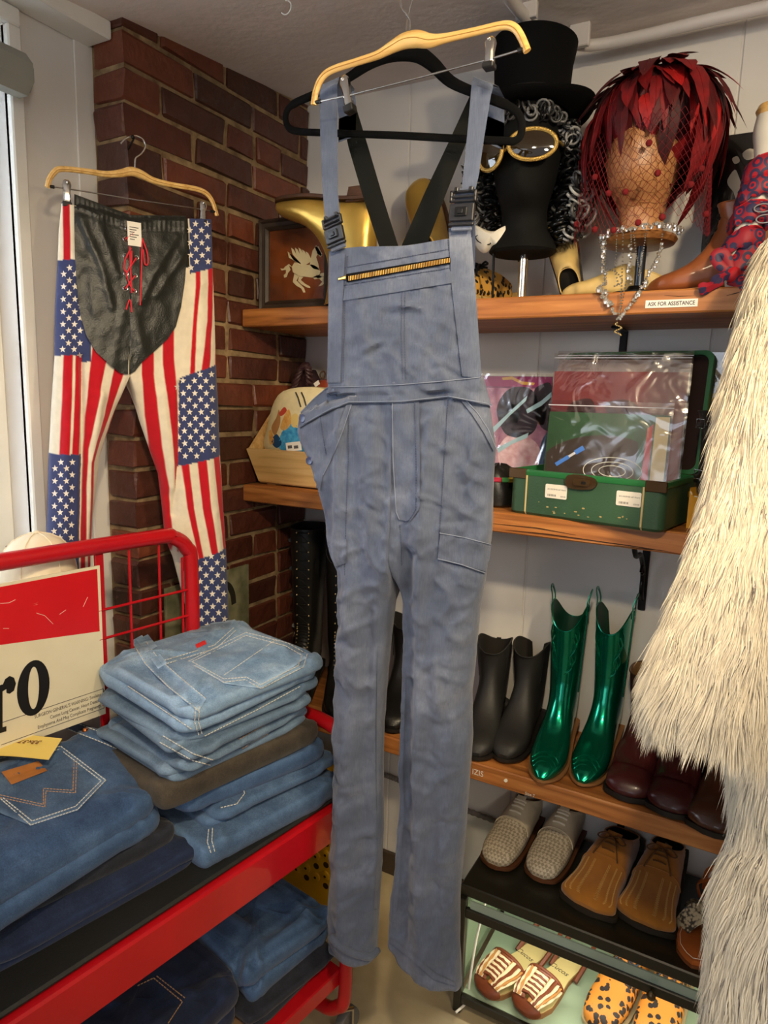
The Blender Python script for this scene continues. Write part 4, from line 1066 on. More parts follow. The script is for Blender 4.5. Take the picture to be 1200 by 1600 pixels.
# right-hand stack, bottom to top: s from -.33 to 0, w from .06 to .34
def lev(s0, s1, w0, w1, z0, z1, d=0.0, tilt=0.0): return [(s0, w0, z0, z1), (s1, w0 + d, z0, z1), (s1, w1, z0 + tilt, z1 + tilt), (s0, w1, z0 + tilt, z1 + tilt)]
j1, g1 = jeans('light blue folded jeans at the bottom of the far pile, on the black mat', lev(-.345, .0, .050, .345, .651, .694, -.02), 1, den_mid, 1, RS, rough=.014, top_wr=.004)
j2, g2 = jeans('mid blue folded jeans with pale hem stitching, second lowest of the far pile', lev(-.30, .01, .080, .35, .694, .730, -.03), 2, den_mid, 2, RS, rough=.014)
j3, g3 = jeans('blue folded jeans just under the charcoal pair in the far pile', lev(-.33, .0, .10, .35, .730, .766, -.05), 1, den_blue, 3, RS, rough=.016)
j4, g4 = jeans('charcoal brown folded jeans in the middle of the far pile', lev(-.390, -.015, .105, .35, .766, .812, -.03), 1, den_char, 4, RS, rough=.012)
j5, g5 = jeans('dusty blue folded jeans with a stitched pocket resting on the charcoal pair', lev(-.37, -.04, .085, .35, .812, .860, -.01, .004), 3, den_pale, 5, RS, rough=.018)
j6, g6 = jeans('washed blue folded jeans with a pale waistband, second from the top of the far pile', lev(-.36, -.025, .085, .37, .860, .908, .0, .012), 3, den_pale, 6, RS, rough=.018)
j7, g7 = jeans('light washed blue folded jeans with back pocket, topmost of the far pile', lev(-.350, .0, .075, .370, .908, .954, .0, .024), 2, den_light, 7, RS, rough=.012, top_wr=.006)
# the nearer pile
RF = 'folded jeans piled at the near end of the cart'
k1, h1 = jeans('dark navy folded jeans at the bottom of the near pile, on the black mat', [(-.72, .10, .651, .69), (-.325, .065, .651, .69), (-.33, .34, .651, .70), (-.72, .34, .651, .70)], 2, den_navy, 11, RF, rough=.012)
k2, h2 = jeans('dark grey folded jeans sandwiched in the near pile', [(-.74, .12, .692, .722), (-.345, .115, .692, .722), (-.335, .345, .702, .74), (-.74, .345, .702, .74)], 1, den_dark, 12, RF, rough=.012)
k3, h3 = jeans('blue folded jeans with leather patch and zigzag pocket stitching, topmost of the near pile', [(-.74, .085, .724, .795), (-.385, .125, .724, .79), (-.362, .357, .742, .868), (-.74, .357, .742, .868)], 2, den_blue, 13, RF, rough=.010, top_wr=.005)

def decal(sf, parent, name, left, right, m, n=16, k=4, off=.004, th=.005): return obj(name, patch(sf, left, right, n, k, off, th), m, parent, angle=60)
def sew(sf, parent, poly, m=None, r=.0011, off=.0034, n=5): return obj('stitching', stitch(sf, poly, r, off, n=n, dash=.72), m or thread_pale, parent, kind='stuff')
SJ7 = Surf(merge(g7, g6), Plane((0, 1.0, .95), (0, 0, 1)))
d = j7.children[0]
decal(SJ7, j7, 'waistband', [(222, 992), (245, 1026), (280, 1058), (322, 1092)], [(204, 1002), (226, 1038), (262, 1074), (310, 1112)], den_light, 26, 5)
decal(SJ7, j7, 'belt_loop', [(213, 1000), (231, 991)], [(228, 1020), (246, 1010)], den_light, 4, 6, .0065, .004)
decal(SJ7, j7, 'belt_loop', [(236, 1030), (250, 1022)], [(247, 1045), (261, 1036)], den_light, 4, 6, .0065, .004)
decal(SJ7, j7, 'waistband', [(286, 982), (320, 976), (362, 972)], [(290, 990), (322, 986), (360, 983)], den_pale, 16, 3)
decal(SJ7, j7, 'back_pocket', [(293, 1034), (340, 1010), (384, 988)], [(350, 1068), (408, 1076), (480, 1027)], den_light, 18, 18, .0035, .004)
for poly in ([(293, 1034), (340, 1010), (384, 988), (450, 1005), (480, 1022), (474, 1042), (408, 1076), (383, 1062), (350, 1066), (293, 1034)], [(300, 1034), (342, 1014), (384, 993), (446, 1009), (472, 1024), (466, 1040), (407, 1070), (385, 1058), (350, 1061), (300, 1034)]): sew(SJ7, j7, poly)
for poly in ([(256, 1032), (300, 1019), (335, 1008), (366, 980)], [(260, 1037), (302, 1024), (338, 1013), (369, 984)], [(222, 994), (246, 1027), (281, 1058), (322, 1092)], [(207, 1004), (228, 1038), (264, 1074), (312, 1111)], [(350, 1055), (430, 1000)]): sew(SJ7, j7, poly)
decal(SJ7, j7, 'tab', [(305, 1007), (320, 1000)], [(308, 1013), (323, 1006)], mat('red_tab', rgb(196, 40, 40), .7), 4, 3, .006, .004)
SJ6 = Surf(merge(g6, g5), Plane((0, 1.0, .9), (0, 0, 1)))
decal(SJ6, j6, 'waistband', [(164, 1054), (195, 1064), (240, 1086), (286, 1112)], [(160, 1066), (190, 1078), (236, 1100), (282, 1126)], den_light, 26, 5)
decal(SJ6, j6, 'belt_loop', [(163, 1053), (188, 1058)], [(162, 1067), (186, 1073)], den_light, 4, 6, .006, .004)
SJ5 = Surf(merge(g5, g4), Plane((0, 1.0, .85), (0, 0, 1)))
decal(SJ5, j5, 'pocket', [(374, 1155), (415, 1132)], [(378, 1172), (420, 1146)], den_pale, 8, 5)
for poly in ([(374, 1155), (415, 1132)], [(378, 1170), (420, 1146)]): sew(SJ5, j5, poly, thread_gold)
sew(Surf(g2, Plane((0, 1, .7), (0, 0, 1))), j2, [(345, 1262), (370, 1256), (382, 1240), (378, 1222)])
SJA = Surf(merge(g1, g2, g3, g4, g5, g6, g7), Plane((0, 1.0, .8), (0, 0, 1)))
for tt, poly in ((j7, [(306, 1106), (304, 1128), (311, 1150)]), (j7, [(312, 1104), (310, 1128), (316, 1148)]), (j5, [(250, 1160), (300, 1188), (330, 1196)]), (j5, [(255, 1150), (302, 1178), (334, 1188)]), (j1, [(326, 1296), (324, 1316), (330, 1334)]), (j1, [(332, 1294), (331, 1314), (336, 1332)]), (j6, [(200, 1072), (250, 1106), (300, 1140)]), (j6, [(320, 1150), (400, 1110), (470, 1072)])): sew(SJA, tt, poly)
# near pile's details
S3 = Surf(h3, Plane((0, 1.0, .8), (0, 0, 1)))
decal(S3, k3, 'waistband', [(62, 1118), (110, 1124), (170, 1146), (232, 1172), (276, 1200)], [(62, 1134), (108, 1140), (164, 1162), (226, 1190), (272, 1216)], den_blue, 34, 5)
decal(S3, k3, 'belt_loop', [(40, 1131), (50, 1126)], [(64, 1148), (76, 1142)], den_blue, 5, 4, .007, .004)
decal(S3, k3, 'back_pocket', [(-20, 1185), (95, 1166), (166, 1218)], [(-20, 1262), (48, 1290), (122, 1266)], den_mid, 20, 14, .0035, .004)
for poly in ([(0, 1180), (95, 1166), (165, 1219), (121, 1265), (48, 1289), (0, 1247)], [(0, 1185), (94, 1171), (158, 1220), (118, 1260), (50, 1283), (4, 1246)]): sew(S3, k3, poly)
for o in (0, 4): sew(S3, k3, [(0, 1242 + o), (68 + o * .5, 1257 + o), (68 + o, 1232 + o), (114 + o, 1235 + o), (116 + o, 1186)], thread_gold, .0009)
for poly in ([(110, 1126), (170, 1149), (232, 1175), (276, 1202)], [(106, 1139), (162, 1161), (224, 1188), (270, 1213)], [(15, 1152), (60, 1140), (84, 1124)]): sew(S3, k3, poly)
g = G(); p = S3.at(133, 1141, .005); g.lathe([(.0, .003), (.004, .003), (.0055, .001), (.0055, -.002)], 14, Matrix.Translation(p)); obj('rivet', g, copper, k3)
decal(S3, k3, 'leather_patch', [(2, 1206), (60, 1189)], [(18, 1226), (74, 1204)], mat('tan_leather', rgb(166, 106, 52), .6, var=.12, vs=40), 8, 5, .006, .003)
# yellow paper size tag lying on them
tz = max(S3.at(x, y).z for x, y in ((-20, 1165), (40, 1165), (80, 1165))) + .010
A = [Vector(atz(-40, 1146, tz)), Vector(atz(97, 1152, tz + .006)), Vector(atz(76, 1185, tz)), Vector(atz(-40, 1182, tz))]
g = G(); rows = []
for i in range(9):
    t = i / 8; dz = Vector((0, 0, .003 * math.sin(t * 4))); rows.append([tuple(A[0].lerp(A[1], t) + dz), tuple(A[3].lerp(A[2], t) + dz)])
g.grid(rows); g.grid([[tuple(Vector(p) - Vector((0, 0, .0006))) for p in r] for r in rows])
tagp = obj('size_tag', g, mat('yellow_paper', rgb(232, 206, 112), .75)); rebase(tagp, A[3]); tag(tagp, 'yellow paper size tag handwritten 33x37 on the near blue jeans', 'tag')
x = (A[0] - A[1]).normalized(); o_ = A[1].lerp(A[2], .28) + x * .030 + Vector((0, 0, .0030)); z = Vector((0, 0, 1)); y = z.cross(x)
M = Matrix(((x.x, y.x, z.x, o_.x), (x.y, y.y, z.y, o_.y), (x.z, y.z, z.z, o_.z), (0, 0, 0, 1)))
obj('writing', text_geo('33x37', M, .017, .0002, shear=.2), mat('pen_brown', rgb(120, 70, 60), .8), tagp, smooth=False)

# lower deck
q0_, e0_ = jeans('black folded trousers under the blue pair on the lower red deck', [(-.24, .03, .23, .262), (.02, .035, .23, .262), (.0, .30, .23, .262), (-.23, .32, .23, .262)], 2, den_dark, 23, 'folded jeans on the lower deck', rough=.012)
q1, e1 = jeans('blue folded jeans on the lower red deck at the far end', [(-.225, .07, .266, .33), (.005, .06, .266, .355), (-.005, .30, .266, .375), (-.21, .32, .266, .36)], 2, den_blue, 21, 'folded jeans on the lower deck', rough=.014, top_wr=.012)
q2, e2 = jeans('dark navy folded jeans on the lower red deck at the near end', [(-.60, .05, .23, .31), (-.235, .07, .23, .31), (-.225, .32, .23, .36), (-.60, .32, .23, .36)], 2, den_navy, 22, 'folded jeans on the lower deck', rough=.014, top_wr=.009)
SQ = Surf(merge(e1, e2), Plane((0, 1.0, .33), (0, 0, 1)))
sew(SQ, q2, [(215, 1540), (240, 1528), (285, 1565), (262, 1600)], thread_gold); sew(SQ, q2, [(245, 1525), (290, 1560)], thread_gold)
sew(SQ, q1, [(330, 1425), (380, 1400), (430, 1385)], den_navy)

# ---- yellow perforated plastic crate behind the cart
yel = mat('yellow_plastic', rgb(206, 156, 18), .35, var=.06, vs=20); hole = mat('hole_dark', rgb(52, 32, 10), .8)
a0 = aty(432, 1310, 1.50); a1 = aty(600, 1312, 1.50); zt = a0[2]
cr = thing('plastic_crate', 'yellow plastic crate with round bosses on the floor behind the cart', 'crate', ((a0[0] + a1[0]) / 2, 1.58, 0))
x0, x1, zc = a0[0] - .08, aty(599, 1290, 1.50)[0] - .125, float(aty(598, 1262, 1.50)[2])
g = G(); b = .006
g.box(x0, x1, 1.50, 1.504, .0, zc, b=.0015); cw = obj('wall', g, yel, cr, smooth=False)
g = G(); g.box(x0, x1, 1.66, 1.664, .0, zc, b=.0015); obj('wall', g, yel, cr, smooth=False)
for xx in (x0, x1 - .004):
    g = G(); g.box(xx, xx + .004, 1.504, 1.66, .0, zc, b=.0015); obj('wall', g, yel, cr, smooth=False)
g = G(); g.box(x0, x1, 1.504, 1.66, .0, .006); obj('base', g, yel, cr, smooth=False)
for i in range(8):
    for k in range(9):
        xx = x0 + .022 + i * .034; zz = zc - .022 - k * .034 ; zz -= .017 * (i % 2)
        if xx > x1 - .015 or zz < .03: continue
        M = frame((xx, 1.50, zz), (1, 0, 0), (0, 0, 1)); g = G(); big = (i + k) % 2 == 0
        if big: g.lathe([(.0145, 0), (.013, .004), (.006, .006), (.004, .006)], 14, M); bo = obj('boss', g, yel, cw); h = G(); h.lathe([(.0, .0066), (.0042, .0066), (.0042, .005)], 10, M); obj('hole', h, hole, cw)
        else: h = G(); h.lathe([(.0, .0006), (.0095, .0006), (.0095, -.001)], 12, M); obj('hole', h, hole, cw)

# ---- pale cap lying on the window sill
cc = Vector((-1.217, .815, WZ0)); capm = mat('cap_cotton', rgb(226, 212, 184), .85, var=.08, vs=25, weave=.2, ws=700)
cp = thing('baseball_cap', 'cream cotton baseball cap on the window sill behind the red rail', 'cap', cc)
R0 = .070
prof = [(R0 * 1.0, 0), (R0 * 1.0, .02), (R0 * .98, .045), (R0 * .92, .068), (R0 * .8, .088), (R0 * .6, .104), (R0 * .35, .114), (R0 * .1, .118), (.001, .118)]
g = G(); g.lathe(prof, 36, Matrix.Translation(cc), cap=False); obj('crown', g, capm, cp)
for k in range(6):
    g = G(); a = k * PI / 3; g.tube([cc + Vector((r * 1.005 * math.cos(a), r * 1.005 * math.sin(a), z + .0005)) for r, z in prof], .0012, 5); obj('seam', g, capm, cp)
    a += PI / 6; g = G(); M = Matrix.Translation(cc + Vector((R0 * .80 * math.cos(a), R0 * .80 * math.sin(a), .089))); g.tube([M @ Vector((.004 * math.cos(b), .004 * math.sin(b), 0)) for b in np.linspace(0, 2 * PI, 12)[:-1]], .0014, 6, closed=True); obj('eyelet', g, mat('eyelet_brown', rgb(110, 80, 60), .5), cp)
g = G(); g.ball(cc + Vector((0, 0, .119)), .007, sc=(1, 1, .5)); obj('button', g, capm, cp)
g = G(); top = []; bot = []
for k in range(13):
    a = -PI / 2 - 1.1 + 2.2 * k / 12; r1 = R0 * (1.0 + .75 * math.cos((a + PI / 2) * 1.3) ** .7)
    top.append([tuple(cc + Vector((R0 * .97 * math.cos(a), R0 * .97 * math.sin(a), .008))), tuple(cc + Vector((r1 * math.cos(a), r1 * math.sin(a), .004)))])
g.grid(top); g.grid([[tuple(Vector(p) - Vector((0, 0, .003))) for p in r] for r in top]); obj('peak', g, capm, cp)

# ---- painting leaning on the brick side face, behind the trousers
q = [atx(258, 917, XB + .012), atx(388, 884, XB + .012), atx(388, 985, XB + .012)]
y0, y1, z1, z0 = q[0][1], q[1][1], (q[0][2] + q[1][2]) / 2, .70
pa = thing('unframed_painting', 'small grey green unframed painting against the brick pier behind the jeans', 'painting', (XB + .012, (y0 + y1) / 2, z0))
g = G(); g.box(XB + .006, XB + .014, y0, y1, z0, z1, b=.001); obj('panel', g, mat('painting_green', rgb(98, 98, 70), .6, col2=rgb(150, 146, 112), vs=18, var=.2), pa, smooth=False)
g = G(); yc = (y0 + y1) / 2
for s_ in (-1, 1):
    P = [(XB + .0145, yc + s_ * a, z) for a, z in ((.09, z1 - .10), (.085, z1 - .07), (.07, z1 - .045), (.05, z1 - .04), (.035, z1 - .07), (.03, z1 - .11), (.05, z1 - .14), (.09, z1 - .16))]
    g = G(); g.tube(spline(P, 5), .011, 6, up=(1, 0, 0), flat=.06); obj('brush_stroke', g, mat('paint_dark', rgb(44, 42, 34), .5), pa)
# ================================================================ SHOES AND BOOTS
# a shoe is lofted from sections (front y,z / back y,z / half width) that fan from the toe over the instep up the shaft;
# local axes: toe along +y, heel at y = 0, z up
OX = [(.280, .026, .278, .014, .014), (.268, .041, .266, .013, .032), (.245, .053, .243, .012, .042), (.21, .061, .205, .012, .047), (.175, .073, .165, .012, .046), (.145, .088, .12, .012, .042),
      (.125, .098, .07, .012, .038), (.112, .103, .03, .012, .036), (.104, .104, .002, .014, .034), (.098, .102, -.006, .035, .034), (.094, .098, -.004, .062, .032)]
COW = [(.278, .020, .276, .011, .008), (.266, .033, .264, .010, .021), (.243, .046, .242, .009, .033), (.212, .057, .207, .009, .041), (.182, .071, .172, .011, .042), (.156, .091, .13, .018, .039), (.138, .114, .08, .030, .035),
       (.124, .14, .03, .038, .033), (.116, .165, .0, .046, .033), (.110, .187, -.008, .08, .034), (.110, .21, -.004, .13, .035), (.112, .24, -.002, .20, .037), (.117, .285, -.006, .27, .040), (.121, .335, -.014, .335, .043)]
ANK = [(.272, .026, .270, .014, .012), (.260, .042, .258, .013, .028), (.238, .054, .236, .012, .039), (.208, .064, .203, .012, .044), (.178, .079, .168, .013, .043), (.152, .102, .125, .018, .039), (.136, .126, .075, .026, .036),
       (.125, .15, .03, .030, .034), (.119, .172, .0, .034, .034), (.117, .19, -.008, .07, .036), (.118, .205, -.006, .12, .039), (.121, .222, -.006, .18, .042), (.124, .235, -.008, .232, .044)]
def tall(h, base=ANK, flare=.012):
    s = list(base[:-2]); n = 5
    for k in range(1, n + 1):
        t = k / n; z = .215 + (h - .215) * t
        s.append((.119 + .010 * t, z, -.006 - .012 * t, z - (.03 * (1 - t)), .040 + flare * t))
    return s
def cr(P, sub):
    P = [np.array(p, float) for p in P]; out = []
    for i in range(len(P) - 1):
        p0 = P[max(0, i - 1)]; p1 = P[i]; p2 = P[i + 1]; p3 = P[min(len(P) - 1, i + 2)]
        for k in range(sub):
            t = k / sub; out.append(.5 * ((2 * p1) + (-p0 + p2) * t + (2 * p0 - 5 * p1 + 4 * p2 - p3) * t * t + (-p0 + 3 * p1 - 3 * p2 + p3) * t ** 3))
    out.append(P[-1]); return out
class Last:
    def __init__(s, secs, toe=1.0, sub=4, e=.82, scallop=None, hsc=1.0, wsc=1.0):
        secs = [(a, b * hsc if b > .2 else b, c, d * hsc if d > .2 else d, w * wsc * (toe if i < 2 else (1 + (toe - 1) * .35 if i == 2 else 1))) for i, (a, b, c, d, w) in enumerate(secs)]
        s.raw = secs; s.S = cr(secs, sub); s.sub = sub; s.e = e; s.sc = scallop
    def pt(s, u, th, off=0.0):
        """u in section units, th = angle from the front/top line"""
        f = max(0, min(len(s.raw) - 1, u)) * s.sub; i = int(min(f, len(s.S) - 2)); q = s.S[i] + (s.S[i + 1] - s.S[i]) * (f - i)
        fy, fz, by, bz, hw = q; cy, cz = (fy + by) / 2, (fz + bz) / 2; c, sn = math.cos(th), math.sin(th)
        L = math.hypot(fy - by, fz - bz) / 2 + off; d = ((fy - by), (fz - bz)); n = math.hypot(*d) or 1; d = (d[0] / n, d[1] / n)
        cc = math.copysign(abs(c) ** s.e, c); ss = math.copysign(abs(sn) ** s.e, sn)
        if c < 0 and u < 7: cc = math.copysign(abs(c) ** .5, c)
        p = Vector(((hw + off) * ss, cy + d[0] * L * cc, cz + d[1] * L * cc))
        if s.sc is not None and u > len(s.raw) - 2.5: p.z += s.sc(th) * (u - (len(s.raw) - 2.5)) / 1.5
        return p
    def upper(s, n=28, u0=0, u1=None, col=None):
        u1 = len(s.raw) - 1 if u1 is None else u1; k = int((u1 - u0) * s.sub); g = G()
        rings = [[tuple(s.pt(u0 + (u1 - u0) * i / k, 2 * PI * j / n)) for j in range(n)] for i in range(k + 1)]
        g.loft(rings, cap0=True, cap1=False); return g
    def lining(s, n=28, depth=.05):
        """inner wall: follows the upper a little inside, down from the opening"""
        g = G(); u1 = len(s.raw) - 1
        du = 3.2 if u1 < 11 else 4.2
        rings = [[tuple(s.pt(u1, 2 * PI * j / n, .0002)) for j in range(n)]]
        rings += [[tuple(s.pt(u1 - du * k / 8, 2 * PI * j / n, -.0028)) for j in range(n)] for k in range(9)]
        g.loft(rings, cap0=False, cap1=True); return g
    def collar(s, r=.0018, n=40): 
        g = G(); u1 = len(s.raw) - 1; g.tube([s.pt(u1, 2 * PI * j / n) for j in range(n)], r, 7, closed=True); return g
    def sole(s, t=.012, ext=.004, heel=None):
        """outsole under the bottom line; heel = (length, inset)"""
        pts = [(q[2], q[3], q[4]) for q in s.S if q[3] < .05 and q[2] > -.02]
        y0 = pts[0][0]; rows = [(y0 + ext, pts[0][1], pts[0][2] * .55 + ext * .3)] + [(y, z, w + ext) for y, z, w in pts]
        yl, zl, wl = rows[-1]; rows += [(yl - .008, zl, wl * .8), (yl - .012, zl, wl * .45)]
        g = G(); rings = []
        for y, z, w in rows: rings.append([(-w, y, z + .002), (-w, y, z + .002 - t * .8), (-w * .96, y, z + .002 - t), (w * .96, y, z + .002 - t), (w, y, z + .002 - t * .8), (w, y, z + .002)])
        g.loft(rings); return g
    def heel(s, length=.055, w=.030, taper=.86, ztop=.036):
        g = G(); rings = []
        for z, k in ((0, taper), (.004, taper), (ztop, 1.0)):
            out = []
            for j in range(20):
                a = PI + PI * j / 19; out.append((w * k * math.cos(a), .018 + (w * k * 1.0) * math.sin(a) * 1.0, z))
            out += [(w * k, length * k, z), (-w * k, length * k, z)]; rings.append(out)
        g.loft(rings); return g
def place(name, label, cat, toe, heel, z, group, length, dx=(0, 0)):
    a = atz(*toe, z); b = atz(*heel, z); d = (a - b)[:2]; d /= np.linalg.norm(d); base = a[:2] - d * length + np.array(dx)
    return thing(name, label, cat, (base[0], base[1], z), math.atan2(d[1], d[0]) - PI / 2, group)
def put(name, g, m, t, **k): return obj(name, g, m, t, world=False, **k)
def lace_rows(L, t, m, us, half=.012, r=.0016, eyelet=None, bow=False, cross=True):
    """laces across the instep between eyelets"""
    def side(u, sg, off=.002):
        # angle giving that half-width
        th = .25
        for k in range(40):
            th = .05 + k * .03
            if abs(L.pt(u, sg * th).x) >= half: break
        return L.pt(u, sg * th, off), th
    prev = None
    for i, u in enumerate(us):
        a, _ = side(u, -1); b, _ = side(u, 1); mid = L.pt(u, 0, .004)
        if eyelet is not None:
            for p in (a, b): g = G(); g.ball(p, .0027, 8, 5); put('eyelet', g, eyelet, t)
        g = G(); g.tube([a, (a + mid) / 2 + Vector((0, .001, .001)), mid, (b + mid) / 2 + Vector((0, .001, .001)), b], r, 6); put('lace', g, m, t)
        if cross and prev is not None:
            g = G(); g.tube([prev[0], (prev[0] + b) / 2 + Vector((0, .001, .003)), b], r, 6); put('lace', g, m, t)
        prev = (a, b)
    if bow:
        c = L.pt(us[-1], 0, .006)
        for sg in (-1, 1):
            g = G(); g.tube(spline([c, c + Vector((sg * .018, .004, .008)), c + Vector((sg * .034, .012, .0)), c + Vector((sg * .022, .016, -.003)), c], 6), r, 6); put('lace', g, m, t)
            g = G(); g.tube(spline([c, c + Vector((sg * .012, .018, .0)), c + Vector((sg * .024, .04, -.016)), c + Vector((sg * .03, .05, -.03))], 6), r, 6); put('lace', g, m, t)
def stripe_on(L, t, name, m, path, r=.0012, off=.0008, flat=.6):
    g = G(); g.tube([L.pt(u, th, off) for u, th in path], r, 6); return put(name, g, m, t)

leather_blk = mat('leather_black', rgb(24, 23, 22), .35, bump=.2, bs=200, var=.2, vs=12)
leather_blk2 = mat('leather_black_matte', rgb(34, 33, 32), .55, bump=.25, bs=180, var=.25, vs=10)
rubber = mat('sole_rubber', rgb(28, 24, 20), .6); lining_dk = mat('lining_dark', rgb(30, 26, 22), .9); lining_tan = mat('lining_tan', rgb(150, 118, 78), .8)
sole_tan = mat('sole_tan', rgb(150, 104, 62), .55); black_lace = mat('black_lace', rgb(18, 18, 18), .8)

# ---- metallic green western boots
green = mat('green_metallic', rgb(0, 138, 104), .2, .85, bump=.5, bs=30, coat=.4)
def western(label, toe, heel, z, grp, m=green, sole=sole_tan, stackm=sole_tan, relief=True, hsc=1.05, straps=True, length=.272):
    t = place('western_boot', label, 'boot', toe, heel, z, grp, length)
    L = Last(COW, hsc=hsc, scallop=lambda th: -.028 * math.cos(2 * th) - .004)
    put('upper', L.upper(36), m, t); put('lining', L.lining(36, .12), mat('green_lining', rgb(10, 62, 46), .6) if m is green else lining_dk, t)
    put('outsole', L.sole(.006, .004), sole, t); put('heel', L.heel(.05, .028, .84, .042), stackm, t); put('collar', L.collar(.0016), m, t)
    if straps:
        for sg in (-1, 1):
            a = L.pt(13, sg * PI / 2 - .18 * sg); b = L.pt(13, sg * PI / 2 + .18 * sg); top = (a + b) / 2 + Vector((sg * .006, 0, .036))
            g = G(); g.tube(spline([a - Vector((0, 0, .02)), a + Vector((0, 0, .012)), top + Vector((0, .010, 0)), top - Vector((0, .010, 0)), b + Vector((0, 0, .012)), b - Vector((0, 0, .02))], 5), .0048, 6, up=(1, 0, 0), flat=.35); put('pull_strap', g, m, t)
    if relief:
        for k in (.0, .35, .7):
            for sg in (-1, 1):
                pa = [(9.6 + k, sg * (.15 + k * .3)), (10.3 + k, sg * (.55 + k * .35)), (11 + k * .8, sg * (.35 + k * .3)), (11.6 + k * .6, sg * (.7 + k * .3)), (12.3 + k * .4, sg * (.45 + k * .4))]
                P = cr(pa, 6); stripe_on(L, t, 'relief_stitch', m, [(p[0], p[1]) for p in P], .0017, .0004)
        for k in range(3): stripe_on(L, t, 'relief_stitch', m, [(1.6 + .45 * k + .25 * math.cos(3 * a), a) for a in np.linspace(-1.0, 1.0, 16)], .0012, .0004)
        for sg in (-1, 1): stripe_on(L, t, 'side_seam', m, [(u, sg * PI / 2) for u in np.linspace(9.3, 12.9, 14)], .0018, .0004)
    return t
western('metallic emerald green western boot beside the black ankle boots', (845, 1225), (880, 1150), ZL, 'pair of metallic green western boots')
western('metallic emerald green western boot nearer the burgundy lace boots', (908, 1230), (948, 1160), ZL, 'pair of metallic green western boots')

# ---- plain black ankle boots
def ankle(label, toe, heel, grp, m=leather_blk2, h=1.0, zip_=True, z=ZL, length=.266, wsc=1.0):
    t = place('ankle_boot', label, 'boot', toe, heel, z, grp, length)
    L = Last(ANK, hsc=h, wsc=wsc, scallop=lambda th: -.012 * math.cos(2 * th))
    put('upper', L.upper(32), m, t); put('lining', L.lining(32, .08), lining_dk, t); put('outsole', L.sole(.008, .004), rubber, t); put('heel', L.heel(.055, .030, .92, .028), rubber, t); put('collar', L.collar(.0016), m, t)
    for sg in (-1, 1): stripe_on(L, t, 'gusset_seam', black_lace, [(u, sg * 1.2) for u in np.linspace(8.5, 11.9, 12)], .0009, .0003)
    g = G(); p = L.pt(11.6, PI, .0); g.box(p.x - .006, p.x + .006, p.y - .004, p.y + .002, p.z - .01, p.z + .018, b=.001); put('pull_tab', g, black_lace, t, smooth=False)
    return t
ankle('scuffed black leather ankle boot half hidden by the overalls leg', (742, 1190), (770, 1122), 'pair of black ankle boots', h=1.0)
ankle('scuffed black leather ankle boot next to the green western boots', (785, 1193), (828, 1130), 'pair of black ankle boots', h=1.0)
ankle('black leather ankle boot seen between the overalls legs', (612, 1147), (634, 1090), 'pair of black ankle boots on the lowest shelf', leather_blk, 1.06)

# ---- tall black laced boots in the corner
def tallboot(label, base, ang, buckles):
    t = thing('laced_knee_boot', label, 'boot', base, ang, 'pair of tall black laced boots')
    S = tall(.485); L = Last(S, hsc=1.0); N = len(S) - 1
    put('upper', L.upper(32), leather_blk, t); put('lining', L.lining(32, .1), lining_dk, t); put('outsole', L.sole(.014, .005), rubber, t); put('heel', L.heel(.06, .032, .95, .03), rubber, t); put('collar', L.collar(.002), leather_blk, t)
    us = list(np.linspace(4.6, N - .2, 22))
    lace_rows(L, t, black_lace, us, .016, .0014, mat('brass_hook', rgb(196, 176, 130), .35, .9), cross=True)
    if buckles:
        for u in (N - .7, N - 2.2, N - 3.7, N - 5.0):
            p = L.pt(u, 1.75, .002); q = L.pt(u, 1.5, .003)
            g = G(); g.tube([L.pt(u, a, .002) for a in np.linspace(1.1, 2.7, 10)], .009, 6, up=None, flat=1.0) if False else g.tube([L.pt(u, a, .001) for a in np.linspace(1.0, 2.8, 12)], .0065, 6); bs_ = put('buckle_strap', g, leather_blk, t)
            o_ = L.pt(u, 2.0, .012); x_ = (L.pt(u, 2.3) - L.pt(u, 1.7)).normalized(); M = frame(o_, x_, (0, 0, 1))
            g = G(); R = [(-.012, -.014), (.012, -.014), (.012, .014), (-.012, .014)]; g.tube([M @ Vector((a, b, 0)) for a, b in R], .0022, 6, closed=True); g.tube([M @ Vector((0, -.014, 0)), M @ Vector((0, .014, 0))], .0018, 6); put('buckle', g, steel, bs_)
    return t
tallboot('tall black laced boot with steel side buckles against the brick pier', (-1.165, 1.685, ZL), math.atan2(-.84, .30) - PI / 2, True)
tb = tallboot('tall black laced boot with a dangling lace bow, farther from the brick', (-1.055, 1.675, ZL), math.atan2(-.80, .50) - PI / 2, False)
g = G(); c = Vector((.0, .128, .462)); g.tube(spline([c, c + Vector((.03, .012, .012)), c + Vector((.045, .014, -.02)), c + Vector((.03, .014, -.05)), c + Vector((.015, .01, -.02)), c], 6), .0015, 6); put('lace_bow', g, black_lace, tb)
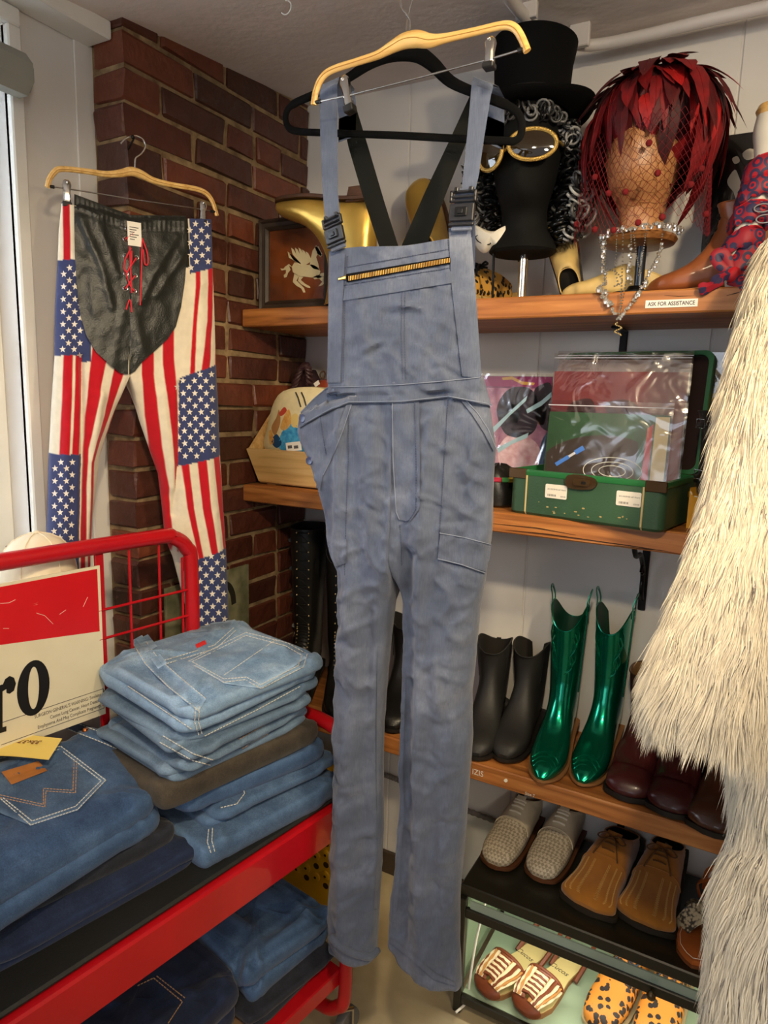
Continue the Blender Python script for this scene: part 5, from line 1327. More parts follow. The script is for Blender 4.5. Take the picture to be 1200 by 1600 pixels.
# ---- burgundy kiltie lace boots
burg = mat('burgundy_leather', rgb(66, 24, 24), .3, var=.2, vs=14, coat=.2); brownb = mat('oxblood_brown', rgb(72, 40, 26), .28, var=.25, vs=10, coat=.2)
def kiltie(label, toe, heel, h):
    t = place('kiltie_boot', label, 'boot', toe, heel, ZL, 'pair of burgundy lace boots', .275)
    L = Last(ANK, toe=1.45, hsc=h, wsc=1.08)
    put('upper', L.upper(32), burg, t); put('lining', L.lining(32, .08), lining_tan, t); put('outsole', L.sole(.012, .005), rubber, t); put('heel', L.heel(.06, .032, .96, .028), rubber, t); put('collar', L.collar(.002), brownb, t)
    lace_rows(L, t, mat('brown_lace', rgb(40, 24, 18), .8), list(np.linspace(5.2, 11.8, 8)), .015, .0018, mat('brass', rgb(206, 164, 82), .25, 1.0), cross=True)
    # fringed tongue flap over the toe
    g = G(); top = []; bot = []
    for j in range(25):
        th = -1.15 + 2.3 * j / 24; zz = .35 * (j % 2) * .5
        top.append([tuple(L.pt(4.8 - k * (2.0 + zz * .5) / 6, th * (1 - .12 * (6 - k) / 6), .004 + .0015 * math.sin(k))) for k in range(7)]); bot.append([tuple(L.pt(4.8 - k * (2.0 + zz * .5) / 6, th * (1 - .12 * (6 - k) / 6), .001)) for k in range(7)])
    g.grid(top); g.grid(bot); put('kiltie_flap', g, burg, t)
    return t
kiltie('burgundy lace up boot with fringed flap beside the green boots', (975, 1255), (1010, 1175), 1.0)
kiltie('burgundy lace up boot with fringed flap under the fur cuff', (1042, 1280), (1077, 1192), 1.0)
t = place('brown_boot', 'shiny brown round toed boot half hidden behind the fur coat', 'boot', (1108, 1308), (1146, 1222), ZL, None, .27)
L = Last(ANK, toe=1.5, wsc=1.08); put('upper', L.upper(32), brownb, t); put('lining', L.lining(32, .08), lining_dk, t); put('outsole', L.sole(.012, .005), rubber, t); put('heel', L.heel(.06, .032, .96, .028), rubber, t); put('collar', L.collar(.002), brownb, t)
lace_rows(L, t, MATS['brown_lace'], list(np.linspace(5.2, 11.5, 7)), .015, .0018, None)

# ================================================================ LOW DISPLAY CASE WITH SHOES ON IT AND IN IT
ZC = .345; X0, X1, Y0, Y1 = -.53, .62, 1.394, YW - .02
case_m = mat('case_dark', rgb(30, 29, 22), .35, var=.1, vs=8, coat=.2); mint = mat('mint_board', rgb(158, 178, 152), .5, var=.05, vs=6)
dc = thing('display_case', 'low dark metal display case with lit mint interior under the lowest shelf', 'display case', ((X0 + X1) / 2, (Y0 + Y1) / 2, 0))
g = G(); g.box(X0, X1, Y0 + .012, Y1, ZC - .030, ZC, b=.003); obj('top', g, case_m, dc, smooth=False)
for x in (X0, X1 - .02):
    for y in (Y0, Y1 - .02):
        g = G(); g.box(x, x + .02, y, y + .02, 0, ZC - .030, b=.002); obj('post', g, case_m, dc, smooth=False)
for z0, z1 in ((.268, .292), (.030, .052)):
    g = G(); g.box(X0 + .02, X1 - .02, Y0, Y0 + .014, z0, z1, b=.002); rl = obj('front_rail', g, case_m, dc, smooth=False)
    if z0 > .2:
        g = G(); p = aty(1021, 1527, Y0); g.lathe([(.004, 0), (.004, .008), (.009, .012), (.010, .018), (.006, .022), (.0, .023)], 16, frame((p[0], Y0, .28), (1, 0, 0), (0, 0, 1))); obj('knob', g, mat('knob_bronze', rgb(90, 74, 50), .3, .8), rl)
for x in (X0 + .004, X1 - .012):
    g = G(); g.box(x, x + .005, Y0 + .02, Y1 - .02, .052, ZC - .03); obj('side_pane', g, mat('green_glass', rgb(190, 214, 180), .08, trans=.6, alpha=1), dc, smooth=False)
g = G(); g.box(X0 + .02, X1 - .02, Y0 + .014, Y1 - .02, .036, .052); obj('inner_floor', g, mint, dc, smooth=False)
g = G(); g.box(X0 + .02, X1 - .02, Y1 - .022, Y1 - .016, .052, ZC - .03); obj('back_board', g, mint, dc, smooth=False)
g = G(); g.box(X0 + .03, X1 - .03, Y0 + .006, Y0 + .010, .293, .314); obj('glass_strip', g, mat('strip_glass', rgb(150, 170, 160), .1, .2), dc, smooth=False)
# tube lamp inside the case
g = G(); g.tube([(X0 + .05, Y0 + .06, .298), (X1 - .05, Y0 + .06, .298)], .007, 10); lampt = obj('tube_lamp', g, mat('lamp_white', (1, 1, 1), .5, emit=(1.0, .93, .74), es=5.0), dc)
ll = bpy.data.lights.new('case_lamp_light', 'AREA'); ll.shape = 'RECTANGLE'; ll.size = 1.0; ll.size_y = .02; ll.energy = 1.6; ll.color = (1.0, .93, .74)
lo = bpy.data.objects.new('case_lamp_light', ll); COL.objects.link(lo); lo.location = ((X0 + X1) / 2, Y0 + .06, .288); lo.rotation_euler = (math.radians(18), 0, 0)
g = G(); g.tube(spline([aty(712, 1582, Y0 - .02), atz(735, 1560, .03), (X0 + .03, Y0 + .03, .06), (X0 + .035, Y0 + .05, .18), (X0 + .05, Y0 + .06, .29)], 6), .003, 8); o = obj('lamp_cord', g, mat('cord_white', rgb(226, 222, 210), .5)); tag(o, 'white lamp cord coming out of the display case front corner', 'cord')

# white woven lace shoes
def make_basket(name, c1, c2, sc, rough=.5):
    m = bpy.data.materials.new(name); m.use_nodes = True; nt = m.node_tree; b = nt.nodes['Principled BSDF']
    tc = nt.nodes.new('ShaderNodeTexCoord'); mp = nt.nodes.new('ShaderNodeMapping'); mp.inputs['Rotation'].default_value = (0, 0, PI / 4); nt.links.new(tc.outputs['Object'], mp.inputs[0])
    ck = nt.nodes.new('ShaderNodeTexChecker'); ck.inputs['Scale'].default_value = sc; ck.inputs[1].default_value = (*c1, 1); ck.inputs[2].default_value = (*c2, 1); nt.links.new(mp.outputs[0], ck.inputs[0])
    nt.links.new(ck.outputs[0], b.inputs['Base Color']); bp = nt.nodes.new('ShaderNodeBump'); bp.inputs['Strength'].default_value = .6; bp.inputs['Distance'].default_value = .002; nt.links.new(ck.outputs['Fac'], bp.inputs['Height']); nt.links.new(bp.outputs[0], b.inputs['Normal'])
    b.inputs['Roughness'].default_value = rough; MATS[name] = m
    return m
white_l = mat('white_leather', rgb(196, 184, 158), .5, var=.06, vs=30); white_w = make_basket('white_woven', rgb(196, 184, 160), rgb(150, 138, 116), 150)
def oxford(label, toe, heel, grp, m, vampm, lacem, solem, name='lace_shoe', toe_w=1.0, e=.82, z=ZC, length=.28, us=(5.0, 5.7, 6.4, 7.1), half=.014, r=.0016, bow=False, wsc=1.0, sole_t=.010, dx=(0, 0)):
    t = place(name, label, 'shoe', toe, heel, z, grp, length, dx)
    L = Last(OX, toe=toe_w, e=e, wsc=wsc); put('upper', L.upper(32, 4.2, None), m, t); put('vamp', L.upper(32, 0, 4.35), vampm, t)
    put('lining', L.lining(32, .045), lining_dk, t); put('outsole', L.sole(sole_t, .004), solem, t); put('collar', L.collar(.002), m, t)
    stripe_on(L, t, 'quarter_seam', m, [(4.25 + .25 * math.cos(a * 1.6), a) for a in np.linspace(-1.5, 1.5, 18)], .0014, .001)
    g = G(); rows = []
    for k in range(6):
        u = 4.6 + k * .95; rows.append([tuple(L.pt(min(u, 10), a, .0005) + Vector((0, .0 + .004 * (k / 5), .012 * (k / 5) ** 2))) for a in np.linspace(-.28, .28, 5)])
    g.grid(rows); put('tongue', g, m, t)
    lace_rows(L, t, lacem, list(us), half, r, None, bow, cross=False)
    return t, L
brown_sole = mat('brown_sole', rgb(96, 58, 32), .5)
oxford('pale grey woven leather lace shoe at the left end of the case top', (768, 1362), (838, 1268), 'pair of pale woven lace shoes', white_l, white_w, mat('cream_lace', rgb(226, 218, 198), .8), brown_sole, toe_w=1.1, length=.285, r=.0028)
oxford('pale grey woven leather lace shoe beside the tan suede pair', (838, 1382), (898, 1292), 'pair of pale woven lace shoes', white_l, white_w, MATS['cream_lace'], brown_sole, toe_w=1.1, length=.285, r=.0028)
suede = mat('tan_suede', rgb(160, 104, 40), .95, var=.14, vs=22, sheen=.4, bump=.3, bs=300, spec=.1)
for lb, toe, heel in (('tan suede square toed lace shoe beside the pale woven pair', (907, 1436), (985, 1322)), ('tan suede square toed lace shoe beside the snakeskin sandal', (1000, 1464), (1046, 1346))):
    t, L = oxford(lb, toe, heel, 'pair of tan suede lace shoes', suede, suede, mat('suede_lace', rgb(90, 58, 26), .8), mat('dark_sole', rgb(44, 36, 26), .6), toe_w=1.7, e=.62, length=.30, wsc=1.16, bow=True, sole_t=.014, r=.0019)
    for th in (-.85, -.5, -.17, .17, .5, .85):
        for o in (0, .045): stripe_on(L, t, 'vamp_stitching', mat('stitch_cream', rgb(206, 164, 92), .9), [(u, th + o + (.03 * math.sin(u * 40))) for u in np.linspace(.9, 4.0, 40)], .0006, .0006)
# snakeskin strap sandal
snake = bpy.data.materials.new('snakeskin'); snake.use_nodes = True
nt = snake.node_tree; b = nt.nodes['Principled BSDF']; vo = nt.nodes.new('ShaderNodeTexVoronoi'); vo.inputs['Scale'].default_value = 160; tcn = nt.nodes.new('ShaderNodeTexCoord'); nt.links.new(tcn.outputs['Object'], vo.inputs['Vector'])
nz = nt.nodes.new('ShaderNodeTexNoise'); nz.inputs['Scale'].default_value = 45; nt.links.new(tcn.outputs['Object'], nz.inputs['Vector']); mm = nt.nodes.new('ShaderNodeMath'); mm.operation = 'MULTIPLY'; nt.links.new(vo.outputs['Distance'], mm.inputs[0]); nt.links.new(nz.outputs['Fac'], mm.inputs[1])
rp = nt.nodes.new('ShaderNodeValToRGB'); rp.color_ramp.elements[0].position = .22; rp.color_ramp.elements[0].color = (*rgb(206, 190, 150), 1); rp.color_ramp.elements[1].position = .36; rp.color_ramp.elements[1].color = (*rgb(70, 60, 48), 1); nt.links.new(mm.outputs[0], rp.inputs[0]); nt.links.new(rp.outputs[0], b.inputs['Base Color']); b.inputs['Roughness'].default_value = .4
tanl = mat('orange_tan_leather', rgb(176, 96, 42), .4, var=.08, vs=20)
sd = place('strap_sandal', 'tan leather sandal with snakeskin cross straps at the right of the case top', 'sandal', (1080, 1512), (1133, 1388), ZC, None, .27)
def foot_outline(n=40, L=.27, w=.045):
    out = []
    for k in range(n):
        a = 2 * PI * k / n; y = L / 2 - (L / 2) * math.cos(a); hw = interp([(0, .0), (.02, .022), (.06, .031), (.11, .030), (.17, .041), (.21, .044), (.245, .034), (.262, .018), (.27, 0)], y)
        out.append((hw * (1 if a < PI else -1) + .004 * math.sin(y * 12), y))
    return out
fo = foot_outline()
g = G(); g.prism(fo, .006, .018); put('footbed', g, tanl, sd, angle=30); g = G(); g.prism([(x * 1.03, .135 + (y - .135) * 1.015) for x, y in fo], 0, .007); put('outsole', g, mat('sandal_sole', rgb(120, 66, 30), .6), sd, angle=30)
g = G(); g.tube([(x * .9, .135 + (y - .135) * .95, .0182) for x, y in fo], .0008, 5, closed=True); put('stitching', g, MATS['cream_lace'], sd)
def band(p0, p1, h, w, name, m, tw=0.0):
    g = G(); rows = []; p0, p1 = Vector(p0), Vector(p1); d = (p1 - p0); sdv = Vector((-d.y, d.x, 0)).normalized()
    for k in range(13):
        t_ = k / 12; c = p0.lerp(p1, t_) + Vector((0, 0, h * math.sin(PI * t_) ** .8)); rows.append([tuple(c + sdv * w * s_ + Vector((0, 0, tw * s_))) for s_ in (-1, -.33, .33, 1)])
    g.grid(rows); g.grid([[tuple(Vector(p) - Vector((0, 0, .0025))) for p in r_] for r_ in rows]); put(name, g, m, sd)
band((-.047, .20, .01), (.04, .10, .01), .058, .022, 'cross_strap', snake, .01); band((.047, .19, .01), (-.04, .12, .01), .05, .02, 'cross_strap', snake, .01)
g = G(); g.tube(spline([(-.034, .03, .02), (-.036, -.004, .05), (0, -.02, .065), (.036, -.004, .05), (.034, .03, .02)], 6), .006, 6, flat=.4); put('heel_strap', g, tanl, sd)
g = G(); g.tube(spline([(.036, .06, .02), (.04, .07, .06), (.0, .09, .095), (-.04, .075, .062), (-.036, .06, .02)], 6), .006, 6, flat=.4); put('ankle_strap', g, tanl, sd)
g = G(); g.tube([Vector((-.044, .075, .064)) + Vector((0, .008 * math.cos(a), .009 * math.sin(a))) for a in np.linspace(0, 2 * PI, 12)[:-1]], .0016, 6, closed=True); put('buckle', g, steel, sd)

# huarache slingbacks inside the case
ZI = .052
stripm = [mat('hu_white', rgb(222, 204, 166), .5), mat('hu_brown', rgb(116, 58, 32), .45), mat('hu_tan', rgb(180, 126, 68), .5)]
insole = mat('insole_cream', rgb(224, 204, 140), .6)
for lb, toe, heel in (('woven brown and cream slingback sandal at the left inside the lit case', (757, 1562), (856, 1482)), ('woven brown and cream slingback sandal nearer the leopard shoes', (818, 1592), (903, 1506))):
    t = place('woven_slingback', lb, 'sandal', toe, heel, ZI, 'pair of woven slingback sandals', .262, (.0, .012))
    L = Last(OX, toe=1.25, wsc=.95)
    fo2 = [(x * .98, y) for x, y in foot_outline(40, .265)]
    g = G(); g.prism(fo2, .0, .012); put('outsole', g, sole_tan, t, angle=30); g = G(); g.prism([(x * .95, .13 + (y - .13) * .97) for x, y in fo2], .012, .016); ins = put('insole', g, insole, t, angle=30)
    Mx = Matrix.Translation((.012, .105, .0163)) @ Matrix.Rotation(math.radians(180), 4, 'Z')
    put('stamped_name', text_geo('Cucos', Mx, .020, .0002, 'CENTER', shear=.3), mat('stamp_grey', rgb(84, 76, 66), .7), ins, smooth=False)
    put('toe_cap', L.upper(30, 0, 1.35), stripm[1], t)
    for k in range(13):
        th0 = -1.45 + 2.9 * k / 12
        if k == 6: continue
        g = G(); g.tube([L.pt(u, th0 * (.55 + .45 * smoothstep(1, 4, u)) + .02 * math.sin(u * 5 + k), .0012 + .001 * math.sin(u * 8 + k * PI)) for u in np.linspace(1.2, 3.7, 14)], .0052, 6, flat=.35, up=None); put('woven_strip', g, stripm[(0, 2, 0, 1)[k % 4]], t)
    for k in range(11):
        u = 1.6 + k * .18
        for sg in (-1, 1): g = G(); g.tube([L.pt(u, sg * .3, .003), L.pt(u + .09, 0, .007), L.pt(u + .18, -sg * .3, .003)], .0032, 6); put('braid', g, stripm[0 if k % 2 else 1], t)
    g = G(); g.tube([L.pt(3.75, a, .002) for a in np.linspace(-1.5, 1.5, 16)], .0045, 6); put('vamp_edge', g, stripm[1], t)
    g = G(); g.tube(spline([(-.036, .10, .012), (-.036, .04, .04), (-.028, .0, .058), (0, -.012, .062), (.028, .0, .058), (.036, .04, .04), (.036, .10, .012)], 6), .006, 6, up=(0, 0, 1), flat=1.4); put('heel_strap', g, stripm[1], t)
    g = G(); M = frame((.038, .05, .036), (0, 1, 0), (0, 0, 1)); g.tube([M @ Vector(p) for p in ((-.008, -.007, 0), (.008, -.007, 0), (.008, .007, 0), (-.008, .007, 0))], .0014, 6, closed=True); put('buckle', g, steel, t)
# leopard print lace shoes inside the case
def make_leopard(name, base, spot_, sc, thr=.34):
    m = bpy.data.materials.new(name); m.use_nodes = True; nt = m.node_tree; b = nt.nodes['Principled BSDF']; tc = nt.nodes.new('ShaderNodeTexCoord')
    nz = nt.nodes.new('ShaderNodeTexNoise'); nz.inputs['Scale'].default_value = sc * .9; nt.links.new(tc.outputs['Object'], nz.inputs['Vector'])
    vm = nt.nodes.new('ShaderNodeVectorMath'); vm.operation = 'MULTIPLY_ADD'; vm.inputs[1].default_value = (.012,) * 3; nt.links.new(nz.outputs['Color'], vm.inputs[0]); nt.links.new(tc.outputs['Object'], vm.inputs[2])
    vo = nt.nodes.new('ShaderNodeTexVoronoi'); vo.inputs['Scale'].default_value = sc; nt.links.new(vm.outputs[0], vo.inputs['Vector'])
    rp = nt.nodes.new('ShaderNodeValToRGB'); rp.color_ramp.interpolation = 'EASE'; e = rp.color_ramp.elements; e[0].position = thr; e[0].color = (*spot_, 1); e[1].position = thr + .06; e[1].color = (*base, 1)
    nt.links.new(vo.outputs['Distance'], rp.inputs[0]); nt.links.new(rp.outputs[0], b.inputs['Base Color']); b.inputs['Roughness'].default_value = .6; MATS[name] = m
    return m
leo = make_leopard('leopard_print', rgb(206, 132, 46), rgb(38, 30, 28), 62, .40)
for lb, toe, heel in (('orange leopard print lace shoe with dark laces inside the lit case', (925, 1628), (985, 1540)), ('orange leopard print lace shoe with a loose blue lace inside the lit case', (1008, 1660), (1048, 1566))):
    t, L = oxford(lb, toe, heel, 'pair of leopard print lace shoes', leo, leo, mat('navy_lace', rgb(44, 52, 66), .7), mat('cream_sole', rgb(190, 170, 130), .6), z=ZI, length=.275, bow=True, r=.0024, dx=(0, .022))
# ================================================================ TOP SHELF
YT = 1.53
def px_x(px, py, y=YT): return aty(px, py, y)[0]
def px_z(px, py, y=YT): return aty(px, py, y)[2]
# ---- framed winged horse picture
fx0, fy = aty(409, 400, 1.53)[0], 1.53
tl = aty(409, 347, fy); bl = aty(413, 477, fy)
zf0, zf1 = ZT, tl[2]; fx0 = XB + .012; fx1 = fx0 + .235
pf = thing('framed_picture', 'dark framed brown picture of a cream winged horse by the brick pier', 'picture', ((fx0 + fx1) / 2, fy, zf0))
frm = mat('frame_dark_wood', rgb(62, 50, 40), .45, var=.2, vs=30, bump=.2, bs=80)
fw = .028
def mould(x0, x1, z0, z1):
    g = G()
    prof = [(0, 0), (0, .018), (.006, .022), (.010, .016), (.018, .014), (.022, .017), (.028, .010), (.028, 0)]
    rings = []
    for cx, cz, dx, dz in ((x0, z0, 1, 1), (x1, z0, -1, 1), (x1, z1, -1, -1), (x0, z1, 1, -1), (x0, z0, 1, 1)):
        rings.append([(cx + dx * p[0], fy - p[1], cz + dz * p[0]) for p in prof])
    g.loft(rings, cap0=False, cap1=False); return g
obj('frame', mould(fx0, fx1, zf0, zf1), frm, pf, angle=25)
g = G(); g.box(fx0 + .02, fx1 - .02, fy - .006, fy, zf0 + .02, zf1 - .02)
brownpic = mat('picture_brown', rgb(66, 28, 10), .3, col2=rgb(150, 78, 30), var=.2, vs=7, coat=.4)
pan = obj('picture_panel', g, brownpic, pf, smooth=False)
cream = mat('inlay_cream', rgb(214, 196, 150), .4); 
PPn = Plane((0, fy - .0065, 0), (0, -1, 0))
def flat(poly, name, m, parent, pl=PPn, th=.0012):
    P = [tuple(pl.at(*p)) for p in poly]; Q = [tuple(pl.at(p[0], p[1], th)) for p in poly]; g = G(); g.loft([P, Q]); return obj(name, g, m, parent, smooth=False)
def zc(P): return [(380 + x / 3.0, 250 + y / 3.0) for x, y in P]     # from the close-up's pixels
flat(zc([(228, 500), (240, 480), (270, 482), (300, 492), (325, 490), (345, 500), (362, 520), (358, 545), (330, 552), (300, 548), (270, 545), (250, 540), (232, 525)]), 'horse_body', cream, pan)
flat(zc([(312, 492), (318, 455), (325, 425), (340, 405), (355, 405), (360, 420), (370, 440), (362, 452), (350, 440), (342, 455), (352, 485), (358, 515), (330, 510)]), 'horse_neck', cream, pan)
flat(zc([(335, 408), (342, 400), (350, 410), (362, 430), (371, 448), (362, 455), (348, 440)]), 'horse_head', cream, pan)
for P in ([(340, 548), (365, 530), (388, 528), (390, 560), (380, 580), (365, 590), (352, 592), (362, 580), (376, 566), (376, 545), (350, 556)], [(325, 550), (345, 540), (372, 545), (385, 565), (372, 572), (355, 556), (335, 560)],
          [(240, 530), (262, 545), (250, 565), (265, 580), (285, 600), (292, 620), (282, 622), (272, 602), (250, 590), (232, 572)], [(262, 545), (282, 548), (270, 562), (290, 580), (312, 592), (315, 600), (300, 598), (272, 582), (256, 566)]): flat(zc(P), 'horse_leg', cream, pan)
flat(zc([(232, 505), (215, 495), (222, 515), (210, 530), (205, 548), (192, 552), (190, 540), (200, 530), (200, 515), (180, 518), (174, 508), (188, 510), (196, 500), (215, 487)]), 'horse_tail', cream, pan)
for k in range(6):
    x0, y0 = 300 - k * 4, 500; ex, ey = 208 + k * 17, 402 + 9 * abs(k - 2.5) - (k == 1) * 8; flat(zc([(x0, y0), (x0 - 18, y0 - 6), (ex + 6, ey + 34), (ex, ey + 4), (ex + 12, ey + 12), (ex + 30, ey + 48)]), 'wing_feather', cream, pan, th=.0018 + .0003 * k)

# ---- golden ankle boots, one on its head, one standing on its heel
gold = mat('gold_leather', rgb(214, 174, 84), .3, .6, var=.15, vs=10, bump=.4, bs=24); heelst = mat('stacked_heel', rgb(84, 56, 38), .5, var=.25, vs=60, stretch=(1, 1, 14))
def shoe_any(name, label, secs, m, rot, loc, grp, toe=1.0, wsc=1.0, solem=None, hl=True, hsc=1.0, sole_t=.008, lin=None, hm=None, hz=.030, cat='boot', scale=1.0):
    t = thing(name, label, cat, loc, 0, grp, rot=rot); t.scale = (scale,) * 3
    L = Last(secs, toe=toe, wsc=wsc, hsc=hsc); put('upper', L.upper(32), m, t); put('lining', L.lining(32, .06), lin or lining_dk, t); put('outsole', L.sole(sole_t, .004), solem or rubber, t); put('collar', L.collar(.0018), m, t)
    if hl: put('heel', L.heel(.06, .030, .9, hz), hm or solem or rubber, t)
    return t, L
# upside down: toe to the left, sole up
zs_ = ZT + .235
shoe_any('gold_boot', 'golden leather ankle boot standing upside down behind the winged horse picture', ANK, gold, (PI, 0, -PI / 2 + .03), (px_x(560, 330, 1.48) + .040, 1.482, ZT + .268), 'pair of golden ankle boots', solem=heelst, toe=1.2, hz=.034, hsc=1.13)
# toe up
gb2, _ = shoe_any('gold_boot', 'golden leather ankle boot with its rounded toe pointing straight up', ANK, gold, (PI / 2, -.40, 0), (-.735, 1.715, ZT + .035), 'pair of golden ankle boots', solem=heelst, toe=1.15, wsc=1.05, hsc=.86, scale=1.0)
gb2.scale = (1.0, 1.22, .85)

# ---- leopard espadrille
leo2 = make_leopard('leopard_fabric', rgb(186, 140, 60), rgb(20, 18, 16), 70, .42)
t, L = shoe_any('espadrille', 'leopard print laced espadrille with braided rope sole beside the black head', OX, leo2, (0, 0, PI - .35), (px_x(800, 460, 1.66) - .03, 1.70, ZT), None, toe=1.4, wsc=1.05, solem=mat('rope_sole', rgb(176, 146, 88), .9, bump=1.0, bs=140), hl=False, sole_t=.012, scale=.9)
for k in range(4):
    g = G(); fl = [q for q in L.S if q[3] < .05 and q[2] > -.005]; P = [(q[4] + .005, q[2], .003 + k * .005) for q in fl] + [(-q[4] - .005, q[2], .003 + k * .005) for q in fl[::-1]]
    g.tube([Vector(p) for p in P], [.0032 + .0008 * (i % 2) for i in range(len(P))], 6, closed=True); put('rope_coil', g, MATS['rope_sole'], t)
lace_rows(L, t, black_lace, [4.6, 5.4, 6.2, 7.0, 7.8], .016, .003, None, True)
for a in np.linspace(-1.3, 1.3, 26): g = G(); g.tube([L.pt(1.3, a, .002), L.pt(.9, a * 1.15, .004)], .0008, 5); put('whip_stitch', g, cream, t)
# ---- white mask with black markings
mk = thing('eye_mask', 'white eye mask with black painted eye outlines by the espadrille', 'mask', (px_x(770, 392, 1.50), 1.50, ZT))
PM = Plane((0, 1.50, 0), (0, -1, 0)); g = G()
ol = [(738, 366), (742, 352), (756, 358), (770, 362), (786, 358), (800, 350), (805, 364), (800, 382), (788, 394), (771, 388), (756, 396), (743, 384)]
cen = np.mean(ol, axis=0); P0 = [PM.at(*p) for p in spline([(x, y, 0) for x, y in ol], 3, True) and [(q.x, q.y) for q in spline([(x, y, 0) for x, y in ol], 3, True)]]
rings = []
for k, d in ((1.0, 0), (.96, .006), (.7, .016), (.4, .022), (.05, .024)): rings.append([tuple(np.array(PM.at(*cen)) + (p - np.array(PM.at(*cen))) * k + np.array([0, -d, 0])) for p in P0])
g.loft(rings, cap0=True); obj('face_shell', g, mat('mask_white', rgb(226, 218, 200), .5), mk)
for cx in (755, 791):
    P = [PM.at(cx + 12 * math.cos(a) * (1 if cx < 770 else -1), 375 + 6 * math.sin(a) + 4 * math.cos(a), .016) for a in np.linspace(0, 2 * PI, 20)[:-1]]; g = G(); g.tube(P, .0022, 6, closed=True, flat=.6); obj('eye_outline', g, black_ink, mk)
# stand it on the shelf with its stem
g = G(); p = PM.at(772, 396); g.tube([(p[0], 1.498, p[2] + .01), (p[0], 1.505, ZT)], .003, 6); obj('stem', g, black_iron, mk)

# ---- mannequin heads
def head_rings(rows, face=1.0, n=40):
    """rows: z, forward offset, half width, half depth; face bumps by height; faces -y"""
    out = []
    for z, fo_, hw, hd, nose, brow in rows:
        ring = []
        for j in range(n):
            a = 2 * PI * j / n; x = hw * math.sin(a); y = -hd * math.cos(a) - fo_
            fr = max(0, math.cos(a)); y -= nose * math.exp(-(a if a < PI else 2 * PI - a) ** 2 / .035) ; y -= brow * math.exp(-(abs((a if a < PI else 2 * PI - a) - .5)) ** 2 / .05)
            ring.append((x, y, z))
        out.append(ring)
    return out
# black head
hx = (px_x(778, 300) + px_x(862, 300)) / 2 + .004; hz0 = px_z(822, 398)
bh_ = thing('mannequin_head', 'black mannequin head on a chrome rod wearing wig, goggles and top hat', 'mannequin head', (hx, YT, ZT), .12, 'mannequin heads on the top shelf')
blackm = mat('mannequin_black', rgb(12, 12, 12), .8, bump=.1, bs=300, spec=.2)
zb = hz0 - ZT
rows = [(zb, .0, .066, .060, 0, 0), (zb + .006, .0, .074, .066, 0, 0), (zb + .022, .0, .070, .060, 0, 0), (zb + .045, .0, .055, .052, 0, 0), (zb + .068, 0, .049, .050, 0, 0), (zb + .088, .006, .049, .058, .0, 0), (zb + .098, .014, .050, .070, 0, 0),
        (zb + .115, .018, .055, .078, .002, 0), (zb + .135, .018, .061, .081, .006, 0), (zb + .148, .017, .064, .082, .002, 0), (zb + .158, .016, .066, .083, .012, 0), (zb + .172, .015, .069, .084, .014, .0), (zb + .19, .013, .072, .085, .008, -.003), (zb + .205, .012, .074, .087, .003, -.002), (zb + .225, .010, .076, .091, 0, .002),
        (zb + .25, .006, .077, .093, 0, 0), (zb + .28, .002, .074, .090, 0, 0), (zb + .305, 0, .064, .078, 0, 0), (zb + .322, 0, .045, .055, 0, 0), (zb + .33, 0, .015, .02, 0, 0)]
g = G(); g.loft(head_rings(rows)); put('head', g, blackm, bh_)
g = G(); g.tube([(0.004, 0, 0), (0.004, 0, zb + .01)], .0095, 16); put('rod', g, chrome, bh_)
g = G(); g.lathe([(.03, 0), (.03, .003), (.012, .006), (.012, .008)], 20); put('foot_plate', g, chrome, bh_)
# top hat
zb2 = px_z(835, 182); zt2 = px_z(835, 70)
th_ = thing('top_hat', 'black felt top hat on the black mannequin head', 'hat', (hx, YT, zb2), .1)
felt = mat('black_felt', rgb(9, 9, 10), .9, bump=.15, bs=400, spec=.15); H = zt2 - zb2
g = G(); g.lathe([(.083, 0), (.081, .02), (.079, H * .35), (.082, H * .7), (.088, H * .93), (.089, H * .985), (.086, H), (.0, H * 1.005)], 44, sx=1.0, sy=1.12, cap=False); put('crown', g, felt, th_)
g = G(); rings = []
for r, dz in ((.082, .002), (.1, .0), (.122, .002), (.132, .006), (.134, .009), (.131, .010), (.12, .006), (.1, .004), (.082, .006)):
    rings.append([(r * math.cos(a), r * 1.12 * math.sin(a), dz - .004 + .018 * abs(math.cos(a)) ** 3 * ((r - .082) / .05)) for a in np.linspace(0, 2 * PI, 45)[:-1]])
g.loft(rings, cap0=False, cap1=False); put('brim', g, felt, th_)
g = G(); g.lathe([(.0835, .004), (.0845, .006), (.0825, .03), (.081, .032)], 44, sy=1.12, cap=False); put('hat_band', g, mat('satin_band', rgb(20, 20, 21), .4), th_)
